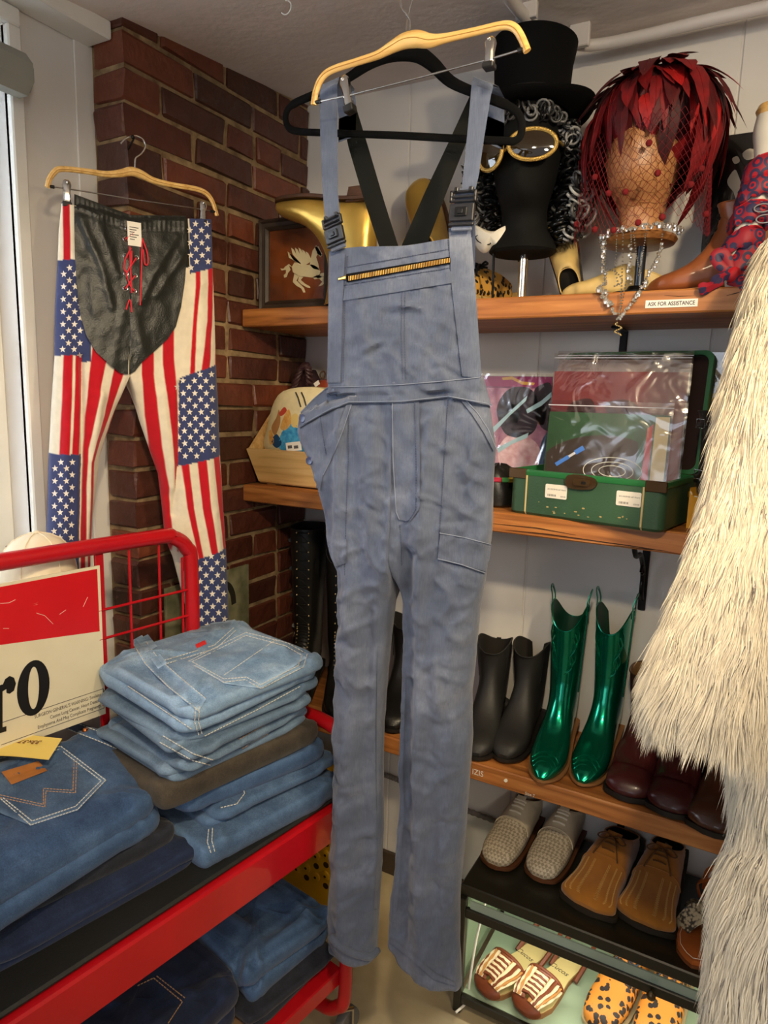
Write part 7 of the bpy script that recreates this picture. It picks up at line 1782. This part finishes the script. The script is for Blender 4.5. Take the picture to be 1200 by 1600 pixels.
# ---- dark woven handle bag and red purse behind
brd = mat('dark_braid', rgb(58, 36, 40), .5, bump=.6, bs=140)
hb = thing('woven_bag', 'dark brown leather bag with a braided handle behind the pine bin', 'bag', (aty(480, 620, 1.68)[0], 1.68, ZM))
c = aty(475, 605, 1.68); g = G(); xk = c[0]
g.loft([[(xk - .07, y0, ZM), (xk + .06, y0, ZM), (xk + .035, y0 + .012, c[2] + .02), (xk + .012, y0 + .018, c[2] + .052), (xk - .03, y0 + .016, c[2] + .02)] for y0 in (1.645, 1.705)]); obj('body', g, brd, hb, smooth=False)
P = spline([aty(452, 622, 1.64), aty(461, 600, 1.64), aty(469, 578, 1.64), aty(477, 570, 1.64), aty(482, 580, 1.645), aty(483, 600, 1.65)], 8)
for ph in (0, 2.1, 4.2):
    g = G(); Q = []
    for i, p in enumerate(P): Q.append(p + Vector((.006 * math.cos(i * .8 + ph), .006 * math.sin(i * .8 + ph), .004 * math.sin(i * .8 + ph))))
    g.tube(Q, .0055, 8); obj('handle_strand', g, brd, hb)
rp_ = thing('red_purse', 'red and tan purse with a steel ring peeking out beside the overalls waist', 'purse', (aty(502, 612, 1.66)[0], 1.66, ZM))
g = G(); c0 = aty(506, 640, 1.66); g.lathe([(.0, 0), (.05, 0), (.058, .03), (.056, .12), (.05, .17), (.04, c0[2] - ZM + .005), (.03, aty(506, 595, 1.66)[2] - ZM), (.0, aty(506, 592, 1.66)[2] - ZM)], 24, Matrix.Translation((c0[0] + .012, 1.66, ZM)), sy=.7, cap=False); obj('body', g, mat('purse_red', rgb(160, 40, 30), .4, col2=rgb(176, 92, 56), var=.3, vs=18), rp_)
g = G(); c = Vector(aty(504, 586, 1.62)); g.tube([c + Vector((.008 * math.cos(a), .003 * math.sin(a), .010 * math.sin(a))) for a in np.linspace(0, 2 * PI, 16)[:-1]], .0025, 6, closed=True); obj('ring', g, steel, rp_)
g = G(); M = frame(Vector(aty(493, 605, 1.60)), (1, 0, .6), (-.6, 0, 1)); g.box(0, .018, 0, .012, 0, .001, M); obj('paper_tag', g, MATS['card_white'], rp_, smooth=False)

# ---- pink and purple record sleeve standing against the wall
def make_plastic():
    m = bpy.data.materials.new('plastic_sleeve'); m.use_nodes = True; nt = m.node_tree; nt.nodes.remove(nt.nodes['Principled BSDF'])
    tr = nt.nodes.new('ShaderNodeBsdfTransparent'); gl = nt.nodes.new('ShaderNodeBsdfGlossy'); gl.inputs['Roughness'].default_value = .12; mx = nt.nodes.new('ShaderNodeMixShader')
    tc = nt.nodes.new('ShaderNodeTexCoord'); nz = nt.nodes.new('ShaderNodeTexNoise'); nz.inputs['Scale'].default_value = 11; nz.inputs['Detail'].default_value = 2; nz.inputs['Distortion'].default_value = 1.2; nt.links.new(tc.outputs['Object'], nz.inputs['Vector'])
    bp = nt.nodes.new('ShaderNodeBump'); bp.inputs['Strength'].default_value = .6; bp.inputs['Distance'].default_value = .010; nt.links.new(nz.outputs['Fac'], bp.inputs['Height']); nt.links.new(bp.outputs[0], gl.inputs['Normal'])
    mx.inputs[0].default_value = .10; nt.links.new(tr.outputs[0], mx.inputs[1]); nt.links.new(gl.outputs[0], mx.inputs[2]); nt.links.new(mx.outputs[0], nt.nodes['Material Output'].inputs[0]); return m
gloss = make_plastic()
rx1 = aty(864, 590, 1.715)[0]; rx0 = rx1 - .315; rzt = aty(810, 588, 1.715)[2]
rs = thing('record_sleeve', 'pink and purple record sleeve in clear plastic standing against the wall', 'record', ((rx0 + rx1) / 2, 1.715, ZM))
g = G(); g.box(rx0, rx1, 1.713, 1.717, ZM, rzt, b=.0006); cv = obj('cover', g, mat('cover_plum', rgb(92, 40, 78), .45, col2=rgb(150, 92, 130), var=.3, vs=14), rs, smooth=False)
PRs = Plane((0, 1.7129, 0), (0, -1, 0))
def rect(x0, x1, z0, z1, name, m, parent, y=1.7128, th=.0004): g = G(); g.box(x0, x1, y - th, y, z0, z1); return obj(name, g, m, parent, smooth=False)
rect(rx0, rx1, rzt - .026, rzt - .001, 'top_band', mat('band_magenta', rgb(150, 44, 104), .45), cv)
rect(rx0 + .03, rx1 - .01, ZM + .03, rzt - .03, 'art_field', mat('art_pink', rgb(140, 80, 116), .45, col2=rgb(206, 156, 176), var=.4, vs=24), cv)
for P, m in (([(776, 640), (790, 612), (812, 604), (834, 612), (842, 640), (836, 672), (814, 684), (788, 676)], mat('art_dark', rgb(38, 22, 34), .45)), ([(834, 612), (848, 600), (862, 604), (863, 668), (846, 668), (838, 644)], MATS['art_dark']), ([(778, 715), (784, 690), (806, 676), (836, 690), (846, 715), (830, 735), (790, 735)], mat('art_rose', rgb(206, 150, 160), .45, col2=rgb(236, 206, 214), var=.4, vs=60)), ([(792, 640), (800, 630), (812, 636), (810, 658), (798, 660)], mat('art_tan', rgb(150, 96, 76), .45)), ([(836, 640), (846, 632), (854, 640), (850, 662), (840, 662)], MATS['art_tan']), ([(846, 690), (862, 676), (863, 735), (842, 735)], mat('art_teal', rgb(60, 86, 120), .45))):
    q = [(p.x, p.y) for p in spline([(x, y, 0) for x, y in P], 4, True)]; flat(q, 'art_shape', m, cv, PRs, .0009)
for P in ([(770, 668), (800, 640), (824, 618), (822, 626), (796, 650), (772, 676)], [(776, 700), (808, 684), (826, 676), (824, 684), (800, 694), (778, 708)], [(822, 640), (846, 626), (862, 612), (862, 620), (846, 634), (824, 646)]): flat(P, 'light_streak', mat('art_ice', rgb(170, 206, 220), .3), cv, PRs, .0012)
flat([(784, 590), (800, 588), (816, 596), (836, 598), (834, 602), (816, 601), (800, 593), (786, 594)], 'squiggle', mat('art_gold', rgb(206, 160, 70), .4), cv, PRs, .0012)
g = G(); g.box(rx0 - .004, rx1 + .003, 1.7105, 1.711, ZM + .001, rzt + .006); obj('plastic', g, gloss, rs, smooth=False)

# ---- green suitcase with records
BLc, BRc = atz(794, 800, ZM), atz(1034, 834, ZM)
dx_ = (BRc - BLc)[:2]; WL = float(np.linalg.norm(dx_)); dx_ /= WL; DD = .215; HH = .100
MS = frame((BLc[0], BLc[1], ZM), (dx_[0], dx_[1], 0), (-dx_[1], dx_[0], 0))
sc_ = thing('suitcase', 'old green vanity suitcase standing open and filled with records', 'suitcase', (BLc[0], BLc[1], ZM), math.atan2(dx_[1], dx_[0]))
gcase = mat('suitcase_green', rgb(44, 74, 52), .5, col2=rgb(56, 88, 62), var=.15, vs=6, bump=.25, bs=220); grim = mat('rim_green', rgb(42, 112, 62), .35); brs = mat('old_bronze', rgb(84, 62, 38), .45, .7); pipe_m = mat('piping_cream', rgb(196, 178, 130), .6); dkin = mat('case_inside', rgb(46, 24, 18), .8)
def rr(x0, x1, y0, y1, r, n=5):
    out = []
    for cx, cy, a0 in ((x1 - r, y1 - r, 0), (x0 + r, y1 - r, PI / 2), (x0 + r, y0 + r, PI), (x1 - r, y0 + r, 1.5 * PI)):
        out += [(cx + r * math.cos(a0 + PI / 2 * k / n), cy + r * math.sin(a0 + PI / 2 * k / n)) for k in range(n + 1)]
    return out
def shell(z0, z1, name, parent, M, th=.006, m=gcase, t=None):
    o = rr(0, WL, 0, DD, .018); i_ = rr(th, WL - th, th, DD - th, .014); g = G(); b_ = .01
    ins = lambda k: rr(k, WL - k, k, DD - k, .018)
    R = [[(x, y, z0) for x, y in ins(.006)], [(x, y, z0 + .006) for x, y in o], [(x, y, z1) for x, y in o], [(x, y, z1) for x, y in i_], [(x, y, z0 + .008) for x, y in i_]]
    g.loft([[tuple(M @ Vector(p)) for p in r] for r in R]); return obj(name, g, m, parent)
Id = Matrix.Identity(4)
def putl(name, g, m, t, **k): return obj(name, g, m, t, world=False, **k)
o_ = rr(0, WL, 0, DD, .018)
def local_shell(h, th=.006):
    i_ = rr(th, WL - th, th, DD - th, .013); R = [[(x, y, 0) for x, y in rr(.005, WL - .005, .005, DD - .005, .016)], [(x, y, .006) for x, y in o_], [(x, y, h) for x, y in o_], [(x, y, h) for x, y in i_], [(x, y, .008) for x, y in i_]]; g = G(); g.loft(R); return g
bd = putl('tray', local_shell(HH), gcase, sc_, angle=35)
g = G(); R = [[(x, y, z) for x, y in rr(-k, WL + k, -k, DD + k, .018)] for k, z in ((.0008, HH - .012), (.0018, HH - .010), (.0018, HH), (-.006, HH + .001), (-.007, HH - .012))]; g.loft(R, cap0=False, cap1=False); putl('rim', g, grim, bd, angle=30)
for x in (.042, WL - .042):
    g = G(); g.tube([(x, -.001, HH - .012), (x, -.0012, .03), (x, -.001, .008), (x, .006, .0015)], .0022, 7); putl('piping', g, pipe_m, bd)
for x0, x1 in ((-.002, .040), (WL - .040, WL + .002)):
    g = G(); g.box(x0, x1, -.003, .004, HH - .020, HH + .002, b=.0012); putl('corner_plate', g, brs, bd, smooth=False)
g = G(); xm = WL * .50; g.prism([(p.x, p.y) for p in spline([(xm - .03, HH - .028, 0), (xm + .02, HH - .028, 0), (xm + .033, HH - .015, 0), (xm + .02, HH - .002, 0), (xm - .03, HH - .002, 0)], 4, True)], 0, .006, frame((0, -.001, 0), (1, 0, 0), (0, 0, 1))); lk = putl('lock_plate', g, brs, sc_, angle=40)
g = G(); g.prism(rr(xm - .016, xm + .02, HH - .022, HH - .008, .006), .006, .010, frame((0, -.001, 0), (1, 0, 0), (0, 0, 1))); putl('latch', g, mat('latch_bronze', rgb(110, 84, 54), .35, .8), lk, angle=40)
g = G(); g.prism(rr(xm + .002, xm + .012, HH - .018, HH - .012, .002), .010, .0108, frame((0, -.001, 0), (1, 0, 0), (0, 0, 1))); putl('keyhole', g, black_ink, lk, smooth=False)
for k, (x, z) in enumerate(((.112, HH - .040), (WL * .79, HH - .038))):
    M = frame((x - .024, -.0012, z - .016), (1, 0, 0), (0, 0, 1)); g = G(); g.prism(rr(0, .050, 0, .030, .003, 3), 0, .0006, M); stc = putl('price_sticker', g, mat('sticker_white', rgb(230, 224, 212), .5), sc_, smooth=False)
    g = G()
    for j in range(9): g.box(.006 + j * .0022, .0068 + j * .0022 + (j % 3) * .0003, .004, .0085, .0006, .0008, M)
    putl('barcode', g, ink, stc, smooth=False, kind='stuff')
    putl('price_text', text_geo('2012 ASSORTED ART PRINTS', M @ Matrix.Translation((.005, .018, .0007)), .0042, .0001, sx=.8), ink, stc, smooth=False); putl('price_text', text_geo('$20.00', M @ Matrix.Translation((.036, .004, .0007)), .0042, .0001), ink, stc, smooth=False)
rs_ = random.Random(8)
for k in range(16):
    x = rs_.uniform(.06, WL - .06); z = rs_.choice((.012, .02, .028)) + rs_.uniform(-.006, .006); g = G(); g.ball((x, -.0004, z), .0018, 6, 4, sc=(rs_.uniform(.6, 2.2), .35, rs_.uniform(.5, 1.4))); putl('scuff', g, mat('scuff_tan', rgb(176, 150, 96), .8), bd, kind='stuff')
# lid standing open at the back
ML = Matrix.Translation((0, DD + .004, HH + .002)) @ Matrix.Rotation(math.radians(84), 4, 'X')
LH = .268
def lid_ring(k, z): return [tuple(ML @ Vector((x, y, z))) for x, y in rr(k, WL - k, k, LH - k, .018)]
g = G(); g.loft([lid_ring(.004, -.032), lid_ring(0, -.028), lid_ring(0, .0), lid_ring(.007, .0), lid_ring(.007, -.024)]); ld = putl('lid', g, gcase, sc_, angle=35)
g = G(); g.loft([lid_ring(-.001, -.01), lid_ring(-.001, .001), lid_ring(.008, .001), lid_ring(.008, -.01)], cap0=False, cap1=False); putl('rim', g, grim, ld, angle=30)
g = G(); g.prism(rr(.008, WL - .008, .008, LH - .008, .014), -.0238, -.022, ML); putl('lid_lining', g, dkin, ld, smooth=False)
# records standing in it: leaning boards given by front-face corners
def record(label, c_bl, c_br, c_tl, dy, m, group, sleeve=.03):
    """corner px of the visible face at depth planes y = dy(bottom), dy2(top)"""
    yb, yt = dy; A = Vector(aty(*c_bl, yb)); B = Vector(aty(*c_br, yb + .01)); T = Vector(aty(*c_tl, yt))
    zb_ = ZM + .012; up = (T - A).normalized(); A = A + up * ((zb_ - A.z) / up.z); B = B + up * ((zb_ - B.z) / up.z)
    M = frame(A, B - A, up); W_ = (B - A).length; H_ = (T - A).length + 0; H_ = (T - A).dot(up)
    t = thing('record_sleeve', label, 'record', A, group=group)
    g = G(); g.box(0, W_, 0, H_, -.0035, 0, M); c_ = obj('cover', g, m, t, smooth=False)
    g = G(); g.box(-.004, W_ + .004, 0, H_ + sleeve, .0012, .0016, M); obj('plastic', g, gloss, t, smooth=False)
    g = G(); g.box(-.004, W_ + .004, H_ + sleeve - .012, H_ + sleeve - .010, .0016, .0022, M); obj('seal_strip', g, mat('seal_clear', rgb(196, 196, 206), .2), t, smooth=False)
    return t, c_, M, W_, H_
mar = mat('cover_maroon', rgb(104, 26, 32), .45, col2=rgb(126, 44, 46), var=.2, vs=12)
t, c_, M, W_, H_ = record('maroon record sleeve in tall clear plastic at the back of the suitcase', (850, 738), (1058, 748), (868, 580), (1.575, 1.615), mar, 'records in the green suitcase', .042)
drk = mat('art_maroon_dark', rgb(60, 14, 20), .45)
for P in ([(.04, .235), (.09, .25), (.1, .2), (.05, .19)], [(.12, .24), (.17, .25), (.2, .22), (.15, .2)]): g = G(); g.prism([(p.x, p.y) for p in spline([(x, y, 0) for x, y in P], 4, True)], 0, .0006, M); obj('art_shape', g, drk, c_, smooth=False)
t, c_, M, W_, H_ = record('pale sleeved record behind the maroon one in the suitcase', (856, 738), (1062, 744), (880, 562), (1.60, 1.645), mat('cover_grey', rgb(150, 130, 128), .5), 'records in the green suitcase', .02)
t, c_, M, W_, H_ = record('green and brown record sleeve in clear plastic at the front of the suitcase', (856, 742), (1046, 756), (880, 645), (1.545, 1.567), mat('cover_green', rgb(34, 70, 40), .4, col2=rgb(50, 92, 56), var=.2, vs=10), 'records in the green suitcase', .026)
zc_ = .075
def sub2(P, name, m, th): g = G(); g.prism(P, 0, th, M); return obj(name, g, m, c_, smooth=False)
arc = lambda cx, cz, rx, rz: [(cx + rx * math.cos(a), cz + rz * math.sin(a)) for a in np.linspace(0, PI, 28)] + [(cx - rx, 0.001), (cx + rx, .001)]
sub2([(max(.002, min(W_ - .06, x)), max(.001, min(H_ - .004, z))) for x, z in arc(W_ * .50, .07, .155, .10)], 'brown_disc', mat('art_brown', rgb(58, 44, 36), .4), .0006)
for rx_, rz_ in ((.062, .030), (.044, .020), (.028, .012)):
    g = G(); g.tube([M @ Vector((W_ * .58 + rx_ * math.cos(a), .092 + rz_ * math.sin(a), .0008)) for a in np.linspace(0, 2 * PI, 40)[:-1]], .0010, 5, closed=True); obj('ring', g, mat('art_white', rgb(206, 206, 196), .4), c_)
sub2([(W_ - .05, .001), (W_ - .034, .001), (W_ - .034, H_ - .02), (W_ - .045, H_ - .03)], 'red_stripe', mat('art_red', rgb(186, 40, 30), .4), .0009)
sub2([(W_ - .030, .001), (W_ - .002, .001), (W_ - .002, H_ - .004), (W_ - .030, H_ - .004)], 'reflection_stripe', mat('sleeve_reflection', rgb(214, 190, 130), .4), .0009)  # yellowish reflection on the plastic sleeve, painted on as a stripe
# blue pen shape printed on it
Mp = M @ Matrix.Translation((.026, .098, .0010)) @ Matrix.Rotation(math.radians(36), 4, 'Z')
for x0, x1, w, m in ((0, .034, .0045, mat('art_penblue', rgb(60, 110, 190), .4)), (.034, .050, .0028, mat('art_silver', rgb(190, 190, 200), .3)), (.050, .072, .0055, MATS['art_penblue'])):
    g = G(); g.box(x0, x1, -w, w, 0, .0012, Mp, b=.0004); obj('pen_shape', g, m, c_, smooth=False)
# ---- black bag left of the suitcase
kb = thing('black_pouch', 'small black pouch with a coloured woven trim between overalls and suitcase', 'pouch', (aty(778, 790, 1.53)[0], 1.55, ZM))
cx = aty(775, 790, 1.55)[0]; g = G(); rings = []
for z, k in ((0, .8), (.006, .95), (.03, 1.0), (.06, .9), (.085, .7), (.095, .35), (.097, .05)): rings.append([(cx + .046 * k * math.cos(a), 1.56 + .05 * k * math.sin(a), ZM + z + .006 * math.sin(3 * a) * (z > .05)) for a in np.linspace(0, 2 * PI, 25)[:-1]])
g.loft(rings); obj('body', g, leather_blk, kb)
for k, cl_ in enumerate((rgb(200, 110, 30), rgb(170, 30, 60), rgb(60, 130, 70), rgb(220, 180, 60))):
    g = G(); a0 = -1.9 + k * .42; g.tube([(cx + .046 * .88 * math.cos(a), 1.56 + .05 * .88 * math.sin(a), ZM + .066) for a in np.linspace(a0, a0 + .4, 6)], .006, 6); obj('woven_trim', g, mat('trim_%s' % ('orange', 'pink', 'green', 'yellow')[k], cl_, .7), kb)
# ---- black boot with yellow wedge
yw = mat('wedge_yellow', rgb(206, 148, 40), .5, var=.08, vs=20)
bxp = aty(1086, 830, 1.52)
t, L = shoe_any('wedge_boot', 'black buckled boot with a yellow wedge sole beside the suitcase', tall(.235), leather_blk2, (0, 0, -PI / 2 - .35), (bxp[0], 1.555, ZM + .028), None, toe=1.3, solem=yw, sole_t=.012, hl=False, scale=.9)
g = G(); rows = []
fl = [q for q in L.S if q[3] < .05 and q[2] > -.02]
rings = []
for q in fl + [np.array((0, 0, -.012, fl[-1][3], fl[-1][4] * .6))]:
    y, z, w = q[2], q[3], q[4] + .006; rings.append([(-w, y, z + .012), (-w * 1.02, y, -.031), (w * 1.02, y, -.031), (w, y, z + .012)])
g.loft(rings); put('wedge', g, yw, t, angle=35)
for u in (9.2, 12.0): 
    g = G(); g.tube([L.pt(u, a, .003) for a in np.linspace(0, 2 * PI, 26)[:-1]], .006, 6, closed=True, flat=1.0); s_ = put('buckle_strap', g, leather_blk, t)
    p = L.pt(u, 2.2, .011); M = frame(p, (0, 1, 0), (0, 0, 1)); g = G(); g.tube([M @ Vector(q) for q in ((-.009, -.010, 0), (.009, -.010, 0), (.009, .010, 0), (-.009, .010, 0))], .0018, 6, closed=True); put('buckle', g, steel, s_)
g = G(); P = [(q[4] + .0065, q[2], q[3] + .013) for q in fl]; 
for i in range(len(P) - 1):
    if i % 2 == 0: g.tube([P[i], P[i + 1]], .0014, 5)
put('edge_stitching', g, MATS['cream_lace'], t, kind='stuff')
# ---- yellow and grey zigzag print standing behind
zx0 = aty(1096, 600, 1.72)[0]; zz1 = aty(1096, 565, 1.72)[2]
zp_ = thing('zigzag_print', 'grey squiggle print with yellow zigzag in clear plastic behind the suitcase lid', 'print', (zx0 + .12, 1.72, ZM))
g = G(); g.box(zx0 - .012, zx0 + .25, 1.718, 1.722, ZM, zz1, b=.0004); zc_o = obj('sheet', g, mat('print_squiggle', rgb(70, 64, 58), .5, col2=rgb(176, 164, 140), var=.4, vs=160), zp_, smooth=False)
zl_ = zx0 - .010; pz = [(zl_, aty(1100, 617, 1.72)[2])]
y_ = aty(1100, 617, 1.72)[2]; P = [(zl_, y_), (zl_ + .05, y_ - .018), (zl_ + .012, y_ - .05), (zl_ + .055, y_ - .056), (zl_ + .018, y_ - .075), (zl_ + .24, y_ - .085), (zl_ + .24, y_ - .01), (zl_ + .06, y_ + .006)]
g = G(); g.prism(P, 0, .0005, frame((0, 1.7179, 0), (1, 0, 0), (0, 0, 1))); obj('zigzag', g, mat('zig_yellow', rgb(214, 186, 44), .5), zc_o, smooth=False)
g = G(); g.box(zl_, zl_ + .24, 1.7172, 1.7178, ZM, aty(1096, 670, 1.72)[2]); obj('lower_band', g, mat('zig_cream', rgb(206, 188, 130), .5), zc_o, smooth=False)
g = G(); g.box(zx0 - .014, zx0 + .252, 1.7155, 1.716, ZM, zz1 + .02); obj('plastic', g, gloss, zp_, smooth=False)
# lettering on the lowest shelf's edge
Mt = frame((aty(736, 1210, 1.4545)[0] + .002, 1.4545, aty(740, 1209, 1.4545)[2] - .001), (1, 0, 0), (0, 0, 1))
g = text_geo('IZIS', Mt, .020, .0002, sx=.92); tx = obj('edge_lettering', g, mat('paint_white', rgb(226, 220, 208), .6), smooth=False); rebase(tx, Mt.to_translation()); tag(tx, 'white painted letters IZIS on the edge of the lowest shelf', 'lettering')
Mt = frame((aty(820, 1243, 1.4545)[0], 1.4545, aty(826, 1243, 1.4545)[2]), (1, 0, 0), (0, 0, 1)); g = text_geo('Size 7', Mt, .010, .0002); tx = obj('edge_lettering', g, MATS['paint_white'], smooth=False); rebase(tx, Mt.to_translation()); tag(tx, 'small faint handwritten size note on the lowest shelf edge under the green boots', 'lettering')
g = G(); pp = aty(787, 1219, 1.4545); g.prism([(p.x, p.y) for p in spline([(0, 0, 0), (.005, -.004, 0), (.010, .001, 0), (.006, .006, 0)], 3, True)], 0, .0006, frame(tuple(pp), (1, 0, 0), (0, 0, 1))); o = obj('paper_scrap', g, MATS['card_white'], smooth=False); rebase(o, pp); tag(o, 'tiny torn white paper scrap on the lowest shelf edge', 'paper')
# ================================================================ FUR COAT
def cam_pt(px, py, dep): return CAM_C + ray(px, py) / F_PX * dep
def fur_tube(path, n=36, sub=10):
    P = [Vector(cam_pt(*p[:3])) for p in path]; Q = spline(P, sub); R = [v.x for v in spline([(p[3], 0, 0) for p in path], sub)]
    return Q, R
fc = thing('fur_coat', 'long haired cream fur coat hanging at the right edge', 'coat', cam_pt(1280, 1700, 1.0))
skin = mat('coat_backing', rgb(190, 176, 150), .9)
sleeve = [(1275, 360, 1.13, .045), (1250, 420, 1.12, .062), (1234, 520, 1.10, .070), (1210, 660, 1.07, .072), (1188, 800, 1.05, .074), (1160, 920, 1.02, .078), (1126, 1035, .99, .080), (1104, 1100, .975, .074), (1098, 1132, .97, .055)]
body = [(1330, 340, 1.16, .05), (1340, 420, 1.16, .10), (1330, 600, 1.14, .135), (1318, 900, 1.10, .145), (1306, 1150, 1.06, .140), (1300, 1330, 1.03, .126), (1276, 1440, 1.01, .130), (1272, 1600, .985, .135), (1275, 1800, .955, .140), (1275, 1950, .93, .140)]
frs = np.random.RandomState(12)
def strands(path, count, name, parent, L0=.055, flare_end=False):
    Q, R = fur_tube(path); n = len(Q)
    g = G(); g.tube(Q, R, 28); obj('backing' if name == 'fur' else name + '_backing', g, skin, parent)
    Qa = np.array([tuple(q) for q in Q]); Ra = np.array(R)
    T = np.gradient(Qa, axis=0); T /= np.linalg.norm(T, axis=1)[:, None]
    seg = np.concatenate([[0], np.cumsum(np.linalg.norm(np.diff(Qa, axis=0), axis=1))])
    s = frs.uniform(0, seg[-1], count); th = frs.uniform(0, 2 * PI, count)
    ix = np.interp(s, seg, np.arange(n)); i0 = np.clip(ix.astype(int), 0, n - 2); f = (ix - i0)[:, None]
    c = Qa[i0] * (1 - f) + Qa[i0 + 1] * f; t = T[i0] * (1 - f) + T[i0 + 1] * f; r = Ra[i0] * (1 - f[:, 0]) + Ra[i0 + 1] * f[:, 0]
    ref = np.array([0, 1.0, 0]); u = ref - (t @ ref)[:, None] * t; u /= np.linalg.norm(u, axis=1)[:, None]; v = np.cross(t, u)
    nrm = u * np.cos(th)[:, None] + v * np.sin(th)[:, None]; p0 = c + nrm * r[:, None]
    tocam = CAM_C - p0; tocam /= np.linalg.norm(tocam, axis=1)[:, None]; keep = (nrm * tocam).sum(1) > -.45
    p0, t, nrm, s, th = p0[keep], t[keep], nrm[keep], s[keep], th[keep]; N = len(p0)
    # tufts: neighbouring strands share a swing
    sw1 = pn(s * 26, th * 3.2, 3); sw2 = pn(s * 60, th * 7, 5); lenn = pn(s * 20, th * 2.5, 7)
    side = np.cross(nrm, t)
    d0 = nrm * (.36 + .16 * sw2[:, None]) + t * 1.0 + side * (sw1[:, None] * .75 + sw2[:, None] * .35) + frs.normal(0, .075, (N, 3))
    d0 /= np.linalg.norm(d0, axis=1)[:, None]
    L = L0 * (1 + .55 * lenn) * frs.uniform(.7, 1.25, N)
    down = np.array([0, 0, -1.0])
    p1 = p0 + d0 * (L * .45)[:, None]; d1 = d0 * .8 + t * .45 + down * .2 + side * (sw1[:, None] * .5) - nrm * .12; d1 /= np.linalg.norm(d1, axis=1)[:, None]
    p2 = p1 + d1 * (L * .55)[:, None]
    w = np.cross(d0, tocam[keep]); w /= np.linalg.norm(w, axis=1)[:, None] + 1e-9
    wd = frs.uniform(.0005, .0010, N)[:, None]
    V = np.empty((N, 5, 3)); V[:, 0] = p0 - w * wd; V[:, 1] = p0 + w * wd; V[:, 2] = p1 - w * wd * .8; V[:, 3] = p1 + w * wd * .8; V[:, 4] = p2
    me = bpy.data.meshes.new(name); me.vertices.add(N * 5); me.vertices.foreach_set('co', V.astype(np.float32).ravel())
    base = np.arange(N)[:, None] * 5; tri = np.concatenate([base + np.array([0, 1, 3]), base + np.array([0, 3, 2]), base + np.array([2, 3, 4])], axis=1).reshape(-1, 3)
    me.loops.add(tri.size); me.loops.foreach_set('vertex_index', tri.ravel().astype(np.int32)); me.polygons.add(len(tri)); me.polygons.foreach_set('loop_start', np.arange(0, tri.size, 3, dtype=np.int32)); me.polygons.foreach_set('loop_total', np.full(len(tri), 3, np.int32))
    tone = frs.uniform(.82, 1.0, N); greyp = np.clip(.16 + .5 * pn(s * 14, th * 2.0, 9) + .25 * sw1, 0, 1); grey = frs.uniform(0, 1, N) < greyp * .42
    cream_ = np.array(rgb(240, 228, 202)); gr = np.array(rgb(120, 110, 104)); colr = np.where(grey[:, None], gr * frs.uniform(.7, 1.3, N)[:, None], cream_ * tone[:, None])
    rootc = colr; C5 = np.ones((N, 5, 4), np.float32); C5[:, :2, :3] = rootc[:, None]; C5[:, 2:4, :3] = colr[:, None]; C5[:, 4, :3] = colr * .92
    ca = me.color_attributes.new('Col', 'FLOAT_COLOR', 'POINT'); ca.data.foreach_set('color', C5.ravel())
    me.polygons.foreach_set('use_smooth', [True] * len(tri)); me.update(); me.validate()
    me.materials.append(mat('fur_hair', (1, 1, 1), .55, vcol=True, sheen=.2, spec=.3))
    o = bpy.data.objects.new(name, me); COL.objects.link(o); o.parent = parent; o['kind'] = 'stuff'
    o.matrix_local = xf(parent).inverted()
    return o
strands(body, 110000, 'body_fur', fc); strands(sleeve, 120000, 'sleeve_fur', fc)
# padded hanger above the frame that carries the coat
a, b_ = Vector(cam_pt(1275, 345, 1.13)), Vector(cam_pt(1420, 330, 1.2)); mid = (a + b_) / 2 + Vector((0, 0, .05))
ch_ = thing('coat_hanger', 'wooden coat hanger inside the fur coat shoulders', 'hanger', mid)
g = G(); g.tube(spline([a, mid, b_], 6), .011, 10); obj('bar', g, hanger_wood, ch_)
g = G(); g.tube([mid, mid + Vector((0, 0, .05)), (mid.x, mid.y, ceil_z(mid.y))], .002, 6); obj('hook', g, steel, ch_)
